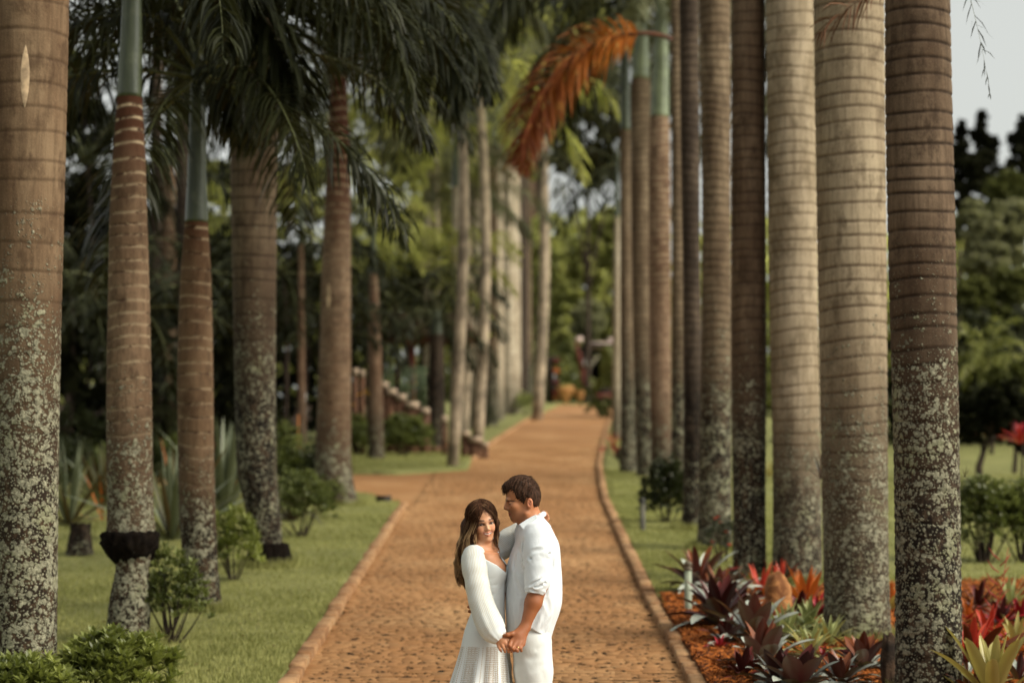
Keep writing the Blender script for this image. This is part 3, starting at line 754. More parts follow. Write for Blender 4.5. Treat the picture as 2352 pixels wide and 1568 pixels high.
palm((1832, 1350), [(1350, 1772, 1890), (1200, 1776, 1888), (1000, 1775, 1884), (700, 1768, 1878), (400, 1763, 1876), (150, 1759, 1872), (0, 1758, 1870)], T_grey,
     'palest palm trunk with close even rings, standing behind the orange boulder', ring_px=29, top=9.6, fronds=FR_near, nf=10, seed=43, seg=60, dz=.011, bumpy=.0014, ring_amp=.006, crown_up=2.0)
palm((1722, 1345), [(1345, 1682, 1762), (1200, 1685, 1758), (1000, 1682, 1759), (800, 1680, 1760), (400, 1679, 1759), (0, 1681, 1757)], T_mid2,
     'brown palm trunk with a dark mossy foot left of the palest trunk', ring_px=27, top=9.4, fronds=FR_near, nf=10, seed=44, seg=48, dz=.012, bumpy=.0016, ring_amp=.004, crown_up=1.8)
palm((1642, 1272), [(1272, 1598, 1684), (1200, 1604, 1680), (1000, 1607, 1680), (700, 1612, 1680), (400, 1612, 1678), (0, 1606, 1677)], T_mid,
     'greyish palm trunk behind the small red flowers', ring_px=20, top=9.6, fronds=FR_near, nf=10, seed=45, seg=40, dz=.014, ring_amp=.006, crown_up=1.8)
palm((1590, 1225), [(1225, 1562, 1625), (1150, 1570, 1618), (900, 1570, 1614), (600, 1568, 1608), (300, 1563, 1606), (0, 1560, 1605)], T_dark,
     'dark blackish palm trunk right behind the round shrub', ring_px=20, top=9.4, fronds=FR_near, nf=10, seed=46, seg=36, dz=.016, ring_amp=.006, crown_up=1.8)
palm((1556, 1150), [(1150, 1540, 1578), (900, 1543, 1578), (600, 1543, 1572), (300, 1542, 1568), (0, 1540, 1566)], T_mid,
     'slim mid-brown palm trunk holding the dead orange frond', ring_px=16, top=8.4, fronds=FR_near, nf=10, seed=47, seg=32, dz=.018, crown_up=1.8)
palm((1520, 1112), [(1112, 1498, 1550), (1000, 1494, 1542), (700, 1491, 1541), (400, 1489, 1540), (275, 1491, 1538), (265, 1493, 1536), (150, 1500, 1536), (60, 1503, 1534)], T_red,
     'reddish palm trunk with a broad green crownshaft, lower of the two scars on the right', ring_px=14, shaft=270, fronds=FR_mid, nf=11, seed=48, seg=32, dz=.02, crown_up=2.4, shaft_mat=M_shaft_pale)
palm((1480, 1100), [(1100, 1462, 1508), (1000, 1460, 1506), (700, 1452, 1494), (400, 1448, 1494), (190, 1449, 1494), (180, 1450, 1492), (100, 1456, 1490), (0, 1458, 1490)], T_mid,
     'palm trunk with pale crownshaft, left neighbour of the reddish trunk', ring_px=14, shaft=182, fronds=FR_mid, nf=11, seed=49, seg=32, dz=.02, crown_up=2.6, shaft_mat=M_shaft_pale)
palm((1440, 1090), [(1090, 1422, 1464), (1000, 1426, 1462), (700, 1424, 1452), (300, 1424, 1448)], T_mid,
     'last grey palm trunk of the right row, by the red-leaved plant at the bend', ring_px=13, shaft=300, fronds=FR_dark, nf=11, seed=50, seg=28, dz=.025, crown_up=2.2)
palm((1416, 1010), [(1010, 1406, 1428), (700, 1407, 1426), (520, 1410, 1424)], T_far,
     'thin pale far trunk showing left of the last right-row palm', ring_px=10, shaft=500, fronds=FR_dark, nf=9, seed=51, seg=20, dz=.05, crown_up=1.8)

M_scar = plain('pale_scar', (.50, .36, .22), .8, .25, 14)
def scar(root, px, pt, pb, w, name='scar'):
    Y = root.location.y; a = at_y(px, pt, Y); b = at_y(px, pb, Y); n = 14; v = []; hw = w / pxm(Y) / 2
    me_o = [c for c in root.children if c.name.startswith('trunk')][0].data
    co = np.empty(len(me_o.vertices) * 3, dtype=np.float32); me_o.vertices.foreach_get('co', co); co = co.reshape(-1, 3)
    for i in range(n):
        t = i / (n - 1); z = (b.z + (a.z - b.z) * t) - root.location.z; ww = hw * math.sin(math.pi * (t * .98 + .01)) ** .7
        ring_ = co[np.abs(co[:, 2] - z) < .012]; x0 = a.x - root.location.x
        for sx in (-1, 0, 1):
            x = x0 + sx * ww; k = ring_[(ring_[:, 1] < 0)]; y = np.interp(x, np.sort(k[:, 0]), k[np.argsort(k[:, 0]), 1]) - (.0045 if sx == 0 else .001); v.append((x, y, z))
    f = [[3 * i + j, 3 * i + j + 1, 3 * i + 3 + j + 1, 3 * i + 3 + j] for i in range(n - 1) for j in (0, 1)]
    obj(name, make_mesh(name, v, f, M_scar, True), [c for c in root.children if c.name.startswith('trunk')][0])
_r = {o.name: o for o in COL.objects}
scar(_r['royal_palm'], 76, 122, 262, 20); scar(_r['royal_palm.004'], 757, 655, 712, 9)
# ------------------------------------------------------------ foliage builders
def leaf_quads(C, size, tone, nrm_bias=.5, R=RS, long=1.0, sag=0.0):
    n = len(C); d = R.normal(0, 1, (n, 3)); d /= np.linalg.norm(d, axis=1)[:, None]
    d[:, 2] -= sag; d /= np.linalg.norm(d, axis=1)[:, None]
    r = R.normal(0, 1, (n, 3)); r[:, 2] += nrm_bias; w = np.cross(d, r); w /= np.linalg.norm(w, axis=1)[:, None] + 1e-6
    s = (size * R.uniform(.6, 1.3, n))[:, None]
    L = d * s * long; w = w * s * .38
    v = np.empty((n, 4, 3)); v[:, 0] = C - L * .5; v[:, 1] = C + w - L * .02; v[:, 2] = C + L * .5; v[:, 3] = C - w - L * .02
    return v.reshape(-1, 3), np.arange(n * 4).reshape(-1, 4), np.repeat(tone, 4)
def cloud_mesh(name, clumps, per, size, mat, seed=0, long=1.2, sag=.2, shell=.55):
    R = np.random.RandomState(seed); V = []; T = []
    for c, rad in clumps:
        n = int(per * R.uniform(.7, 1.3)); d = R.normal(0, 1, (n, 3)); d /= np.linalg.norm(d, axis=1)[:, None]
        q = (shell + (1 - shell) * R.rand(n)) ** 1.0
        p = np.array(c) + d * np.array(rad) * q[:, None]
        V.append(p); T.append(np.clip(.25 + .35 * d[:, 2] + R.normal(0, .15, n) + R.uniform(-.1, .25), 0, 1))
    C = np.concatenate(V); v, f, t = leaf_quads(C, size, np.concatenate(T), R=R, long=long, sag=sag)
    return make_mesh(name, v, f, mat, False, {'tone': t})
def clumps_in(center, rad, n, crad, seed, hollow=.3):
    R = np.random.RandomState(seed); out = []
    for _ in range(n):
        d = R.normal(0, 1, 3); d /= np.linalg.norm(d); q = hollow + (1 - hollow) * R.rand() ** .5
        r = crad * R.uniform(.6, 1.3)
        out.append((np.array(center) + d * np.array(rad) * q, (r, r, r * .75)))
    return out
M_bark = plain('tree_bark', (.045, .030, .020), .9, .3, 9, bump=.6)
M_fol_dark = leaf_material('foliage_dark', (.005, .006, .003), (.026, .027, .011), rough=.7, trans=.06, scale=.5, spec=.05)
M_fol_mid = leaf_material('foliage_mid', (.035, .042, .013), (.15, .155, .05), rough=.6, trans=.3, scale=.5, spec=.1)
M_fol_light = leaf_material('foliage_light', (.18, .19, .065), (.56, .55, .24), rough=.5, trans=.65, scale=.4)
M_fol_pale = leaf_material('foliage_pale', (.10, .105, .05), (.34, .33, .19), rough=.5, trans=.3, scale=.4)
M_fol_lime = leaf_material('foliage_lime', (.06, .085, .02), (.30, .34, .10), rough=.4, trans=.3, scale=2)

def tree(px, Y, crowns, leaf, per, mat, label, seed, name='broadleaf_tree', trunk_px=None, nclump=16, cr=.42, group=None, base_off=0.0, sag=.2, limbs=5):
    """crowns: list of (px, py, rx, ry) in frame pixels at depth Y"""
    x0 = at_y(px, 900, Y).x; z0 = g(x0, Y) - .1 + base_off
    root = empty(name, (x0, Y, z0)); tag(root, label, 'tree', group)
    cl = []; cc = []
    for i, (a, b, rx, ry) in enumerate(crowns):
        c = at_y(a, b, Y); s = 1 / pxm(Y); c = np.array([c.x - x0, RS.uniform(-.3, .3) * rx * s, c.z - z0]); cc.append(c)
        r = (rx * s, rx * s * .9, ry * s)
        cl += clumps_in(c, r, nclump, min(r) * cr, seed + i)
    obj('crown', cloud_mesh('crown', cl, per, leaf, mat, seed, sag=sag), root)
    tr = (trunk_px or 14) / pxm(Y) / 2
    mb = MB(); c0 = np.mean(cc, 0); R = np.random.RandomState(seed)
    pts = np.array([[0, 0, -.2], [R.uniform(-.1, .1), 0, c0[2] * .3], [c0[0] * .35, R.uniform(-.2, .2), c0[2] * .62], [c0[0] * .9, 0, c0[2] * 1.02]])
    tt = np.linspace(0, 1, 14); P = np.stack([np.interp(tt, [0, .3, .62, 1], pts[:, k]) for k in range(3)], 1)
    add_tube(mb, P, tr * (1.25 - .95 * tt), 10)
    for k in range(limbs):
        a = R.uniform(.4, .8); s0 = P[int(a * 13)]; e = np.array(cl[R.randint(len(cl))][0])
        mid = (s0 + e) / 2 + np.array([0, 0, -.1]) * np.linalg.norm(e - s0)
        q = np.array([s0, mid, e]); u = np.linspace(0, 1, 8); Q = np.stack([np.interp(u, [0, .5, 1], q[:, k2]) for k2 in range(3)], 1)
        add_tube(mb, Q, tr * .5 * (1 - .8 * u), 6)
    obj('trunk', mb.mesh('trunk', M_bark, True), root)
    return root

M_palebark = plain('pale_palm_bark', (.34, .27, .19), .9, .3, 3)
def under_palm(px, py, Y, sc, fronds, n, label, seed, low=1, stem=9, name='palm_tree', group=None, mat=None):
    c = at_y(px, py, Y); z0 = g(c.x, Y) - .05
    root = empty(name, (c.x, Y, z0)); tag(root, label, 'palm tree', group)
    mb = MB(); h = c.z - z0; t = np.linspace(0, 1, 10); r = stem / pxm(Y) / 2
    add_tube(mb, np.stack([.06 * h * np.sin(t * 2), 0 * t, t * h - .1], 1) - np.array([[.06 * h * math.sin(2), 0, 0]]) * t[:, None], r * (1.2 - .3 * t), 10)
    obj('trunk', mb.mesh('trunk', mat or M_bark, True), root)
    crown(root, (0, 0, h), fronds, n, sc, seed, low=low)
    return root

# ------------------------------------------------------------ far masses and trees
# wooded slope behind everything
def hillside(name, xs, y0, hfun, mat, label, seed, leaf=.8, step=1.6):
    R = np.random.RandomState(seed); C = []; 
    for x in np.arange(xs[0], xs[1], step):
        h = hfun(x)
        z = 0
        while z < h:
            C.append((np.array([x + R.uniform(-1, 1), y0 + R.uniform(-2.5, 2.5), g(x, y0) + z]), (step * .9, step * .8, step * .7))); z += step * .75
    me = cloud_mesh(name, C, 46, leaf, mat, seed)
    o = obj(name, me); o['kind'] = 'stuff'; tag(o, label, 'thicket'); return o
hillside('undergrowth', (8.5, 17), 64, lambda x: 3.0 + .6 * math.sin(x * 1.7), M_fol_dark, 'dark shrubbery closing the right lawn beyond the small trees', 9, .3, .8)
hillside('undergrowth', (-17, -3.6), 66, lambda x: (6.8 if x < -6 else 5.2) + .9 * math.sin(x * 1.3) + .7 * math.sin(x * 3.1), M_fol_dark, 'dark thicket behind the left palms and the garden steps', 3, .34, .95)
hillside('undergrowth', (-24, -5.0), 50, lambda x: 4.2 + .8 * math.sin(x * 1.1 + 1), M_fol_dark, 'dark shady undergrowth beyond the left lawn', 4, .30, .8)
hillside('wood', (-30, 34), 166, lambda x: 12.5 + 1.5 * math.sin(x * .5), M_fol_light, 'light green wood closing the view beyond the gate', 6, .9, 2.2)
hillside('hedge_bank', (-4, 9), 131, lambda x: 2.6 + .5 * math.sin(x * 2), M_fol_mid, 'green bank of bushes behind the rustic gate', 8, .45, 1.0)
hillside('undergrowth', (4.2, 22), 92, lambda x: 3.0 + 1.0 * math.sin(x * .9), M_fol_mid, 'green thicket seen in slits between the right palm trunks', 5, .5, 1.3)

for k, (px, Y, cr, mt, lb, lf) in enumerate([
    (1330, 150, [(1330, 640, 80, 110), (1290, 760, 60, 70), (1390, 560, 60, 70)], M_fol_light, 'pale green tree closing the view at the end of the drive', .42),
    (1260, 156, [(1250, 600, 60, 110), (1230, 760, 50, 80)], M_fol_light, 'light green tree left behind the far end of the drive', .42),
    (1420, 152, [(1420, 640, 55, 120), (1415, 780, 45, 50), (1395, 520, 40, 45)], M_fol_light, 'light tree half hidden behind the first right-row trunks', .42),
    (1345, 138, [(1350, 735, 40, 50)], M_fol_pale, 'grey-green bushy tree just above the rustic gate', .30),
    (1150, 160, [(1150, 560, 90, 130), (1080, 700, 70, 100)], M_fol_mid, 'mid green tree behind the far left trunks', .5)]):
    tree(px, Y, cr, lf, 70, mt, lb, 100 + k, nclump=70, cr=.20, trunk_px=14)
for k, (px, Y, cr, mt, lb, lf) in enumerate([
    (1000, 96, [(1000, 430, 100, 120), (930, 330, 90, 90)], M_fol_light, 'sunlit yellow-green tree behind the slender palm with round crown', .26),
    (1090, 100, [(1110, 330, 90, 110), (1060, 480, 70, 90), (1170, 180, 80, 90)], M_fol_mid, 'tall green tree crown filling the gap above the far left trunks', .28),
    (700, 84, [(690, 440, 80, 70), (600, 520, 60, 70)], M_fol_light, 'light green tree glimpsed between the blotchy and red-brown palms', .24),
    (560, 80, [(500, 420, 50, 50), (500, 560, 60, 80)], M_fol_light, 'yellowish tree glimpsed right of the leaning palm shaft', .24),
    (1200, 110, [(1190, 100, 110, 110), (1310, 60, 90, 90), (1070, 60, 80, 100)], M_fol_dark, 'dark high crown over the middle of the drive', .34),
    (1350, 118, [(1370, 380, 50, 50), (1290, 330, 50, 70), (1400, 250, 60, 90), (1340, 160, 90, 90)], M_fol_dark, 'dark crown with sky gaps over the end of the drive', .34),
    (240, 60, [(200, 300, 60, 80), (210, 480, 70, 90), (180, 620, 60, 90)], M_fol_dark, 'dark olive tree with sky gaps behind the collared palm', .22),
    (150, 64, [(150, 180, 60, 70), (90, 420, 60, 120)], M_fol_mid, 'olive tree behind the thick left-edge palm', .22),
    (300, 70, [(310, 560, 80, 90), (420, 640, 80, 80)], M_fol_dark, 'low dark tree behind the leaning palm', .24),
    (660, 74, [(660, 640, 90, 90), (580, 720, 70, 80)], M_fol_dark, 'dark tree behind the blotchy palm', .24),
    (930, 80, [(920, 640, 90, 60), (1010, 620, 60, 80)], M_fol_mid, 'mid green tree above the garden steps', .24)]):
    tree(px, Y, cr, lf, 60, mt, lb, 130 + k, nclump=64, cr=.20, trunk_px=12)

for k, (px, py, Y, sc, fr, n, lb, low) in enumerate([
    (1040, -60, 50, 1.3, FR_mid, 15, 'palm crown cut by the top edge, left of centre', 1),
    (1500, -40, 48, 1.5, FR_dark, 15, 'dark palm crown cut by the top edge, above the orange frond', 1),
    (905, 690, 60, 1.15, FR_dark, 16, 'dark arching palm above the garden steps', 2),
    (960, 600, 66, 1.1, FR_far, 14, 'lighter feathery palm behind the dark arching one', 2),
    (985, 330, 72, 1.2, FR_mid, 15, 'grey-green palm crown hanging over the scarred trunk', 1),
    (1062, 430, 70, 1.0, FR_mid, 14, 'drooping palm crown left of the far palm clump', 1),
    (870, 300, 78, 1.5, FR_far, 15, 'yellow-green palm crown right of the red-brown palm', 1),
    (1095, 150, 58, 1.45, FR_far, 15, 'bright green palm crown left of the orange frond', 1),
    (700, 250, 66, 1.2, FR_dark, 14, 'dark palm crown against the sky between two left trunks', 1),
    (650, 620, 48, .9, FR_dark, 13, 'low dark palm drooping behind the blotchy palm', 2),
    (730, 760, 50, .75, FR_dark, 12, 'small dark palm at the foot of the thicket', 2),
    (570, 500, 62, 1.0, FR_far, 12, 'yellowish palm crown between leaning and blotchy palms', 1),
    (200, 360, 52, 1.3, FR_dark, 15, 'dark palm crown left of the collared palm', 1),
    (160, 640, 48, 1.1, FR_dark, 13, 'low dark palm behind the left-edge trunk', 2),
    (320, 700, 44, .9, FR_dark, 12, 'low dark palm between collared and leaning palms', 2),
    (1452, 20, 64, 1.9, FR_mid, 16, 'palm crown hanging over the drive from the top edge', 1),
    (1446, 250, 76, 2.0, FR_dark, 16, 'shadowy palm crown behind the orange frond', 2),
    (1232, 170, 88, 2.0, FR_mid, 13, 'dark palm crown over the far left trunks', 2)]):
    pale = 1030 < px < 1300
    under_palm(px, py, Y, sc, fr, n, lb, 200 + k, low, stem=24 if pale else 9, mat=M_palebark if pale else None)

# right background
M_fol_grey = leaf_material('foliage_greygreen', (.05, .055, .03), (.22, .22, .14), rough=.5, trans=.2, scale=.5)
for k, (px, Y, cr, mt, lb, lf, sg) in enumerate([
    (2260, 110, [(2256, 275, 10, 24), (2250, 310, 20, 28), (2268, 340, 26, 30), (2250, 385, 40, 36), (2268, 440, 56, 44)], M_fol_dark, 'pointed dark conifer top against the sky, right edge', .22, 0),
    (2200, 112, [(2208, 300, 12, 26), (2200, 345, 24, 30), (2216, 385, 30, 34), (2210, 440, 50, 44)], M_fol_dark, 'dark feathery tree top just right of the nearest trunk', .22, 0),
    (2350, 114, [(2350, 290, 14, 26), (2340, 325, 26, 30), (2356, 360, 34, 34), (2330, 400, 44, 40), (2330, 450, 60, 50)], M_fol_dark, 'dark tree top cut by the right frame edge', .22, 0),
    (2300, 96, [(2310, 440, 45, 50), (2290, 500, 60, 40)], M_fol_mid, 'mid green rounded tree below the conifers', .22, 0),
    (2290, 72, [(2250, 520, 60, 60), (2330, 510, 50, 55), (2280, 600, 80, 50)], M_fol_pale, 'pale grey-green bushy tree with drooping tufts on the right', .22, .8),
    (2330, 66, [(2240, 680, 50, 45), (2330, 660, 50, 45), (2290, 760, 80, 60)], M_fol_mid, 'olive bush mass below the pale drooping tree', .2, .4),
    (2250, 44, [(2240, 960, 50, 55), (2300, 930, 60, 60), (2350, 980, 40, 60)], M_fol_dark, 'small dark feathery tree standing on the right lawn', .10, .5),
    (2322, 47, [(2320, 880, 60, 50)], M_fol_mid, 'second small tree on the right lawn, thinner trunk', .12, .5)]):
    tree(px, Y, cr, lf, 55, mt, lb, 160 + k, nclump=(34 if k < 3 else 75), cr=(.30 if k < 3 else .20), trunk_px=(17 if k == 6 else 11), sag=sg)
FR_yel = frond_set('yel', leaf_material('frond_yellowgreen', (.07, .085, .02), (.30, .30, .10), rough=.45, trans=.3, scale=.9), L=2.2, wid=.07, nl=26, leaf=.5, segs=2, seed=90)
under_palm(2272, 815, 56, .62, FR_yel, 16, 'small yellow-green palm above the right lawn', 300, 0)
under_palm(2345, 800, 60, .7, FR_dark, 14, 'dark palm tuft at the right frame edge above the lawn', 301, 1)
# ------------------------------------------------------------ props and garden plants
def rel(root, p): return (p[0] - root.location.x, p[1] - root.location.y, p[2] - root.location.z)
def ell_mesh(name, rad, mat, seed=0, rough=.08, seg=28, rings=18, squash=None, freq=2.2):
    R = np.random.RandomState(seed); th = np.linspace(0, 2 * math.pi, seg, endpoint=False); ph = np.linspace(0, math.pi, rings)
    v = []
    for p in ph:
        for t in th:
            d = Vector((math.sin(p) * math.cos(t), math.sin(p) * math.sin(t), math.cos(p)))
            n = mnoise.noise(d * freq + Vector((seed, 0, 0))) + .5 * mnoise.noise(d * freq * 2.3 + Vector((0, seed, 0)))
            pw = .8
            q = Vector([math.copysign(abs(c) ** pw, c) for c in d])
            k = 1 + rough * n * 2
            v.append((q.x * rad[0] * k, q.y * rad[1] * k, q.z * rad[2] * k))
    i = np.arange(rings - 1)[:, None] * seg; j = np.arange(seg)[None]; k = (j + 1) % seg
    f = np.stack([i + seg + j, i + seg + k, i + k, i + j], -1).reshape(-1, 4)
    return make_mesh(name, v, f, mat, True)

# mulch bed, right
def bed_edge(x): return 23.2 + (x - 1.4) * .42
bed = grid_sheet('mulch_bed', lambda u, v: (xr(15 + v * 8) + KW + u, 12 + v * (bed_edge(1.4 + u) - 12)), np.linspace(0, 7, 60), np.linspace(0, 1, 70), .078, M_mulch, bump=.010); bed['kind'] = 'structure'
def chips(name, n, sampler, mat, dz, label):
    P = sampler(n); n = len(P); C = np.stack([P[:, 0], P[:, 1], g_np(P[:, 1]) + dz + RS.uniform(0, .022, n)], 1)
    a = RS.uniform(0, 6.28, n); L = RS.uniform(.015, .045, n); w = RS.uniform(.004, .010, n); tl = RS.normal(0, .35, (n, 2))
    u = np.stack([np.cos(a), np.sin(a), tl[:, 0]], 1) * L[:, None]; q = np.stack([-np.sin(a), np.cos(a), tl[:, 1]], 1) * w[:, None]
    up = np.array([0, 0, .004])
    v = np.stack([C - u - q, C + u - q * .6, C + u * .9 + q, C - u + q, C - u * .9 + up, C + u * .8 + up], 1)
    f = (np.arange(n) * 6)[:, None, None] + np.array([[0, 1, 5, 4], [1, 2, 5, 5], [2, 3, 4, 5], [3, 0, 4, 4]])[None]
    f4 = np.concatenate([f[:, 0], f[:, 2]]); f3 = np.concatenate([f[:, 1, :3], f[:, 3, :3]])
    o = obj(name, make_mesh(name, v.reshape(-1, 3), [f4, f3], mat, False, {'tone': np.repeat(RS.rand(n), 6)})); o['kind'] = 'stuff'
    tag(o, label, 'mulch'); return o
mch = NT('bark_chip'); tt_ = mch.attr('tone'); M_chip = mch.done(mch.pr(mch.mix(mch.mr(tt_, 0, 1), mch.mix(mch.mr(tt_, 0, .5), (.035, .010, .004), (.20, .055, .014)), (.44, .13, .022)), .85, .2))
def samp_bed(n):
    x = 1.42 + 5.2 * RS.rand(n) ** 1.3; y = 15.8 + 9 * RS.rand(n); k = (y < bed_edge(x) + .1) & (x > xr(y) + KW); return np.stack([x, y], 1)[k]
chips('bark_chips', 42000, samp_bed, M_chip, .078, 'loose orange bark chips covering the bed of bromeliads')
# fallen leaves and twigs on lawn and drive
def litter(name, n, samp, dz, mat, label, s0=.02, s1=.05):
    P = samp(n); n = len(P); C = np.stack([P[:, 0], P[:, 1], g_np(P[:, 1]) + dz], 1)
    v, f, t = leaf_quads(C, 1.0, RS.rand(n)); v = v.reshape(-1, 4, 3); c = v.mean(1, keepdims=True); s = RS.uniform(s0, s1, n)[:, None, None]
    v = c + (v - c) * s * np.array([1, 1, .25]); 
    o = obj(name, make_mesh(name, v.reshape(-1, 3), f, mat, False, {'tone': t})); o['kind'] = 'stuff'; tag(o, label, 'leaves')
M_litter = leaf_material('dry_leaf', (.09, .045, .02), (.34, .22, .11), rough=.8, trans=0, spec=.1)
litter('fallen_leaves', 420, lambda n: samp_left(n), .085, M_litter, 'dry leaf scraps lying on the left lawn')
litter('fallen_leaves', 120, lambda n: np.stack([RS.uniform(-1.5, 1.2, n), 17.5 + 14 * RS.rand(n) ** 1.4], 1), .008, M_litter, 'small dry leaves scattered on the paved drive', .02, .06)

def add_pit_dots(n):  # low dark domes laid in place of the shaded pits between setts
    P = np.stack([RS.uniform(-1.5, 1.25, n), 16.8 + 30 * RS.rand(n) ** 1.7], 1); seg = 6; V = []; Fc = []; T = []
    n0 = 0
    for (x, y) in P:
        if not in_path(x, y): continue
        r = RS.uniform(.012, .028) * (1.0 if RS.rand() < .9 else 1.6); a = np.arange(seg) * 6.283 / seg; rr = r * RS.uniform(.6, 1.3, seg); z = g(x, y)
        ring = np.stack([x + rr * np.cos(a), y + rr * 1.5 * np.sin(a), np.full(seg, z - .002) + rr * 1.5 * np.sin(a) * .09], 1)
        V += [ring, np.array([[x, y, z + .0075]])]; Fc += [[n0 + k, n0 + (k + 1) % seg, n0 + seg] for k in range(seg)]; n0 += seg + 1
    o = obj('pit_dots', make_mesh('pit_dots', np.concatenate(V), np.array(Fc), M_pit)); o['kind'] = 'stuff'; tag(o, 'small dark dots standing in for the shaded pits between the setts', 'soil')
M_pit = mat_soil('pit_dark', (.012, .008, .005), (.035, .020, .011), 9)
add_pit_dots(1900)
# bollard lights
M_post = plain('post_greygreen', (.26, .29, .21), .55, .1, 6, .4)
M_postdark = plain('post_dark', (.035, .035, .028), .5, .1, 6, .4)
def bollard(px, pyb, pyt, wpx, m1, m2, label):
    B = ground(px, pyb); s = 1 / pxm(B.y); h = (pyb - pyt) * s; r = wpx * s / 2
    root = empty('bollard_light', B); tag(root, label, 'bollard')
    mb = MB(); z = np.array([-.1, .0, .01, h * .84]); add_tube(mb, np.stack([0 * z, 0 * z, z], 1), np.array([r, r, r, r]), 20); obj('post', mb.mesh('post', m1, True), root)
    mb = MB(); z = np.array([h * .835, h * .84, h * .885, h * .89, h * .91, h * .93, h * .975, h]); rr = np.array([.9, 1.14, 1.14, .8, .8, 1.12, 1.0, .45]) * r
    add_tube(mb, np.stack([0 * z, 0 * z, z], 1), rr, 20); obj('lamp_head', mb.mesh('lamp_head', m2, True), root)
bollard(1581, 1422, 1289, 17, M_post, plain('post_cap', (.11, .085, .055), .5), 'pale grey-green bollard light standing in the bark mulch by the kerb')
bollard(1476, 1227, 1143, 13, plain('post_mid', (.09, .085, .06), .6), M_postdark, 'darker bollard light standing on the grass strip farther along')

# rocks
M_ostone = NT('orange_boulder'); _p = M_ostone.coord('Object')
_c = M_ostone.mix(M_ostone.mr(M_ostone.noise(_p, 5, 6, .7, .6), .4, .6), (.16, .055, .015), (.46, .21, .07))
_c = M_ostone.mix(M_ostone.mr(M_ostone.noise(_p, 9, 5, .7), .58, .72, 0, .7), _c, (.52, .36, .20))
_c = M_ostone.mix(M_ostone.mr(M_ostone.noise(_p, 16, 5, .8, .8), .60, .70, 0, .8), _c, (.05, .025, .012))
M_ostone = M_ostone.done(M_ostone.pr(_c, .8, .3, M_ostone.bump(M_ostone.noise(_p, 22, 5, .7), .6, .02)))
def rock(px, pyb, wpx, hpx, mat, label, seed, tilt=0.0, rough=.08, dy=0.0):
    B = ground(px, pyb); B.y += dy; s = 1 / pxm(B.y); r = wpx * s / 2; h = hpx * s
    o = obj('boulder', ell_mesh('boulder', (r, r * .8, h * .58), mat, seed, rough), None, (B.x, B.y, g(B.x, B.y) + h * .46), (0, tilt, .3)); tag(o, label, 'rock')
rock(1789, 1438, 62, 118, M_ostone, 'tall standing orange boulder among red bromeliads before the palest trunk', 3, -.08, .06)
rock(1868, 1600, 52, 44, M_ostone, 'low orange rock at the bottom frame edge among silvery bromeliads', 5)
rock(2044, 1600, 40, 140, plain('brown_rock', (.06, .035, .02), .9, .4, 9, bump=.8), 'dark brown upright rock wedged beside the nearest right trunk', 7, 0, .1)

# tree stump and box on the left lawn
st = ground(181, 1286); s_ = 1 / pxm(st.y)
root = empty('tree_stump', st); tag(root, 'short mossy tree stump on the grass behind the left palms', 'stump')
mb = MB(); RR = np.random.RandomState(5); zz = np.linspace(-.05, 1, 16); seg = 40; th = np.linspace(0, 6.283, seg, endpoint=False)
vv = []
for z in zz:
    r = (34 - 11 * min(1, z * 1.3)) * s_ * (1 + .08 * np.sin(5 * th + z) + RR.normal(0, .035, seg)); vv.append(np.stack([r * np.cos(th) + .1 * z * 20 * s_, r * np.sin(th), np.full(seg, z * 84 * s_) + (RR.normal(0, .012, seg) if z > .9 else 0)], 1))
i_ = np.arange(15)[:, None] * seg; j_ = np.arange(seg)[None]; k_ = (j_ + 1) % seg
mb.add(np.concatenate(vv), np.stack([i_ + j_, i_ + k_, i_ + seg + k_, i_ + seg + j_], -1).reshape(-1, 4))
T_stump = mat_trunk('stump_bark', (.04, .027, .018), (.09, .06, .04), lz=(.0, .5), ldens=.1, moss=.9, mz=.8, seed=31)
obj('stump_bark', mb.mesh('stump_bark', T_stump, True), root)
mb = MB(); c_ = vv[-1] * np.array([.97, .97, 1]) - np.array([0, 0, .01]); mb.v.append(c_.astype(np.float32)); mb.a.append(np.zeros(seg, dtype=np.float32)); mb.f.append(np.array([list(range(seg))])); mb.n = seg
obj('cut_top', mb.mesh('cut_top', plain('cut_wood', (.06, .04, .025), .9)), root)
bx = ground(881, 1158); sb = 1 / pxm(bx.y)
root = empty('flood_light', bx, .1); tag(root, 'small dark box lamp set on the grass at the side turning', 'garden light')
mb = MB(); v, f = box_vf((0, 0, .07), (34 * sb, .14, .10)); mb.add(v, f); obj('housing', mb.mesh('housing', plain('lamp_housing', (.025, .018, .012), .5)), root)
mb = MB(); v, f = box_vf((0, -.0, .13), (36 * sb, .16, .018)); mb.add(v, f); obj('lid', mb.mesh('lid', plain('lamp_lid', (.05, .03, .02), .5)), root)

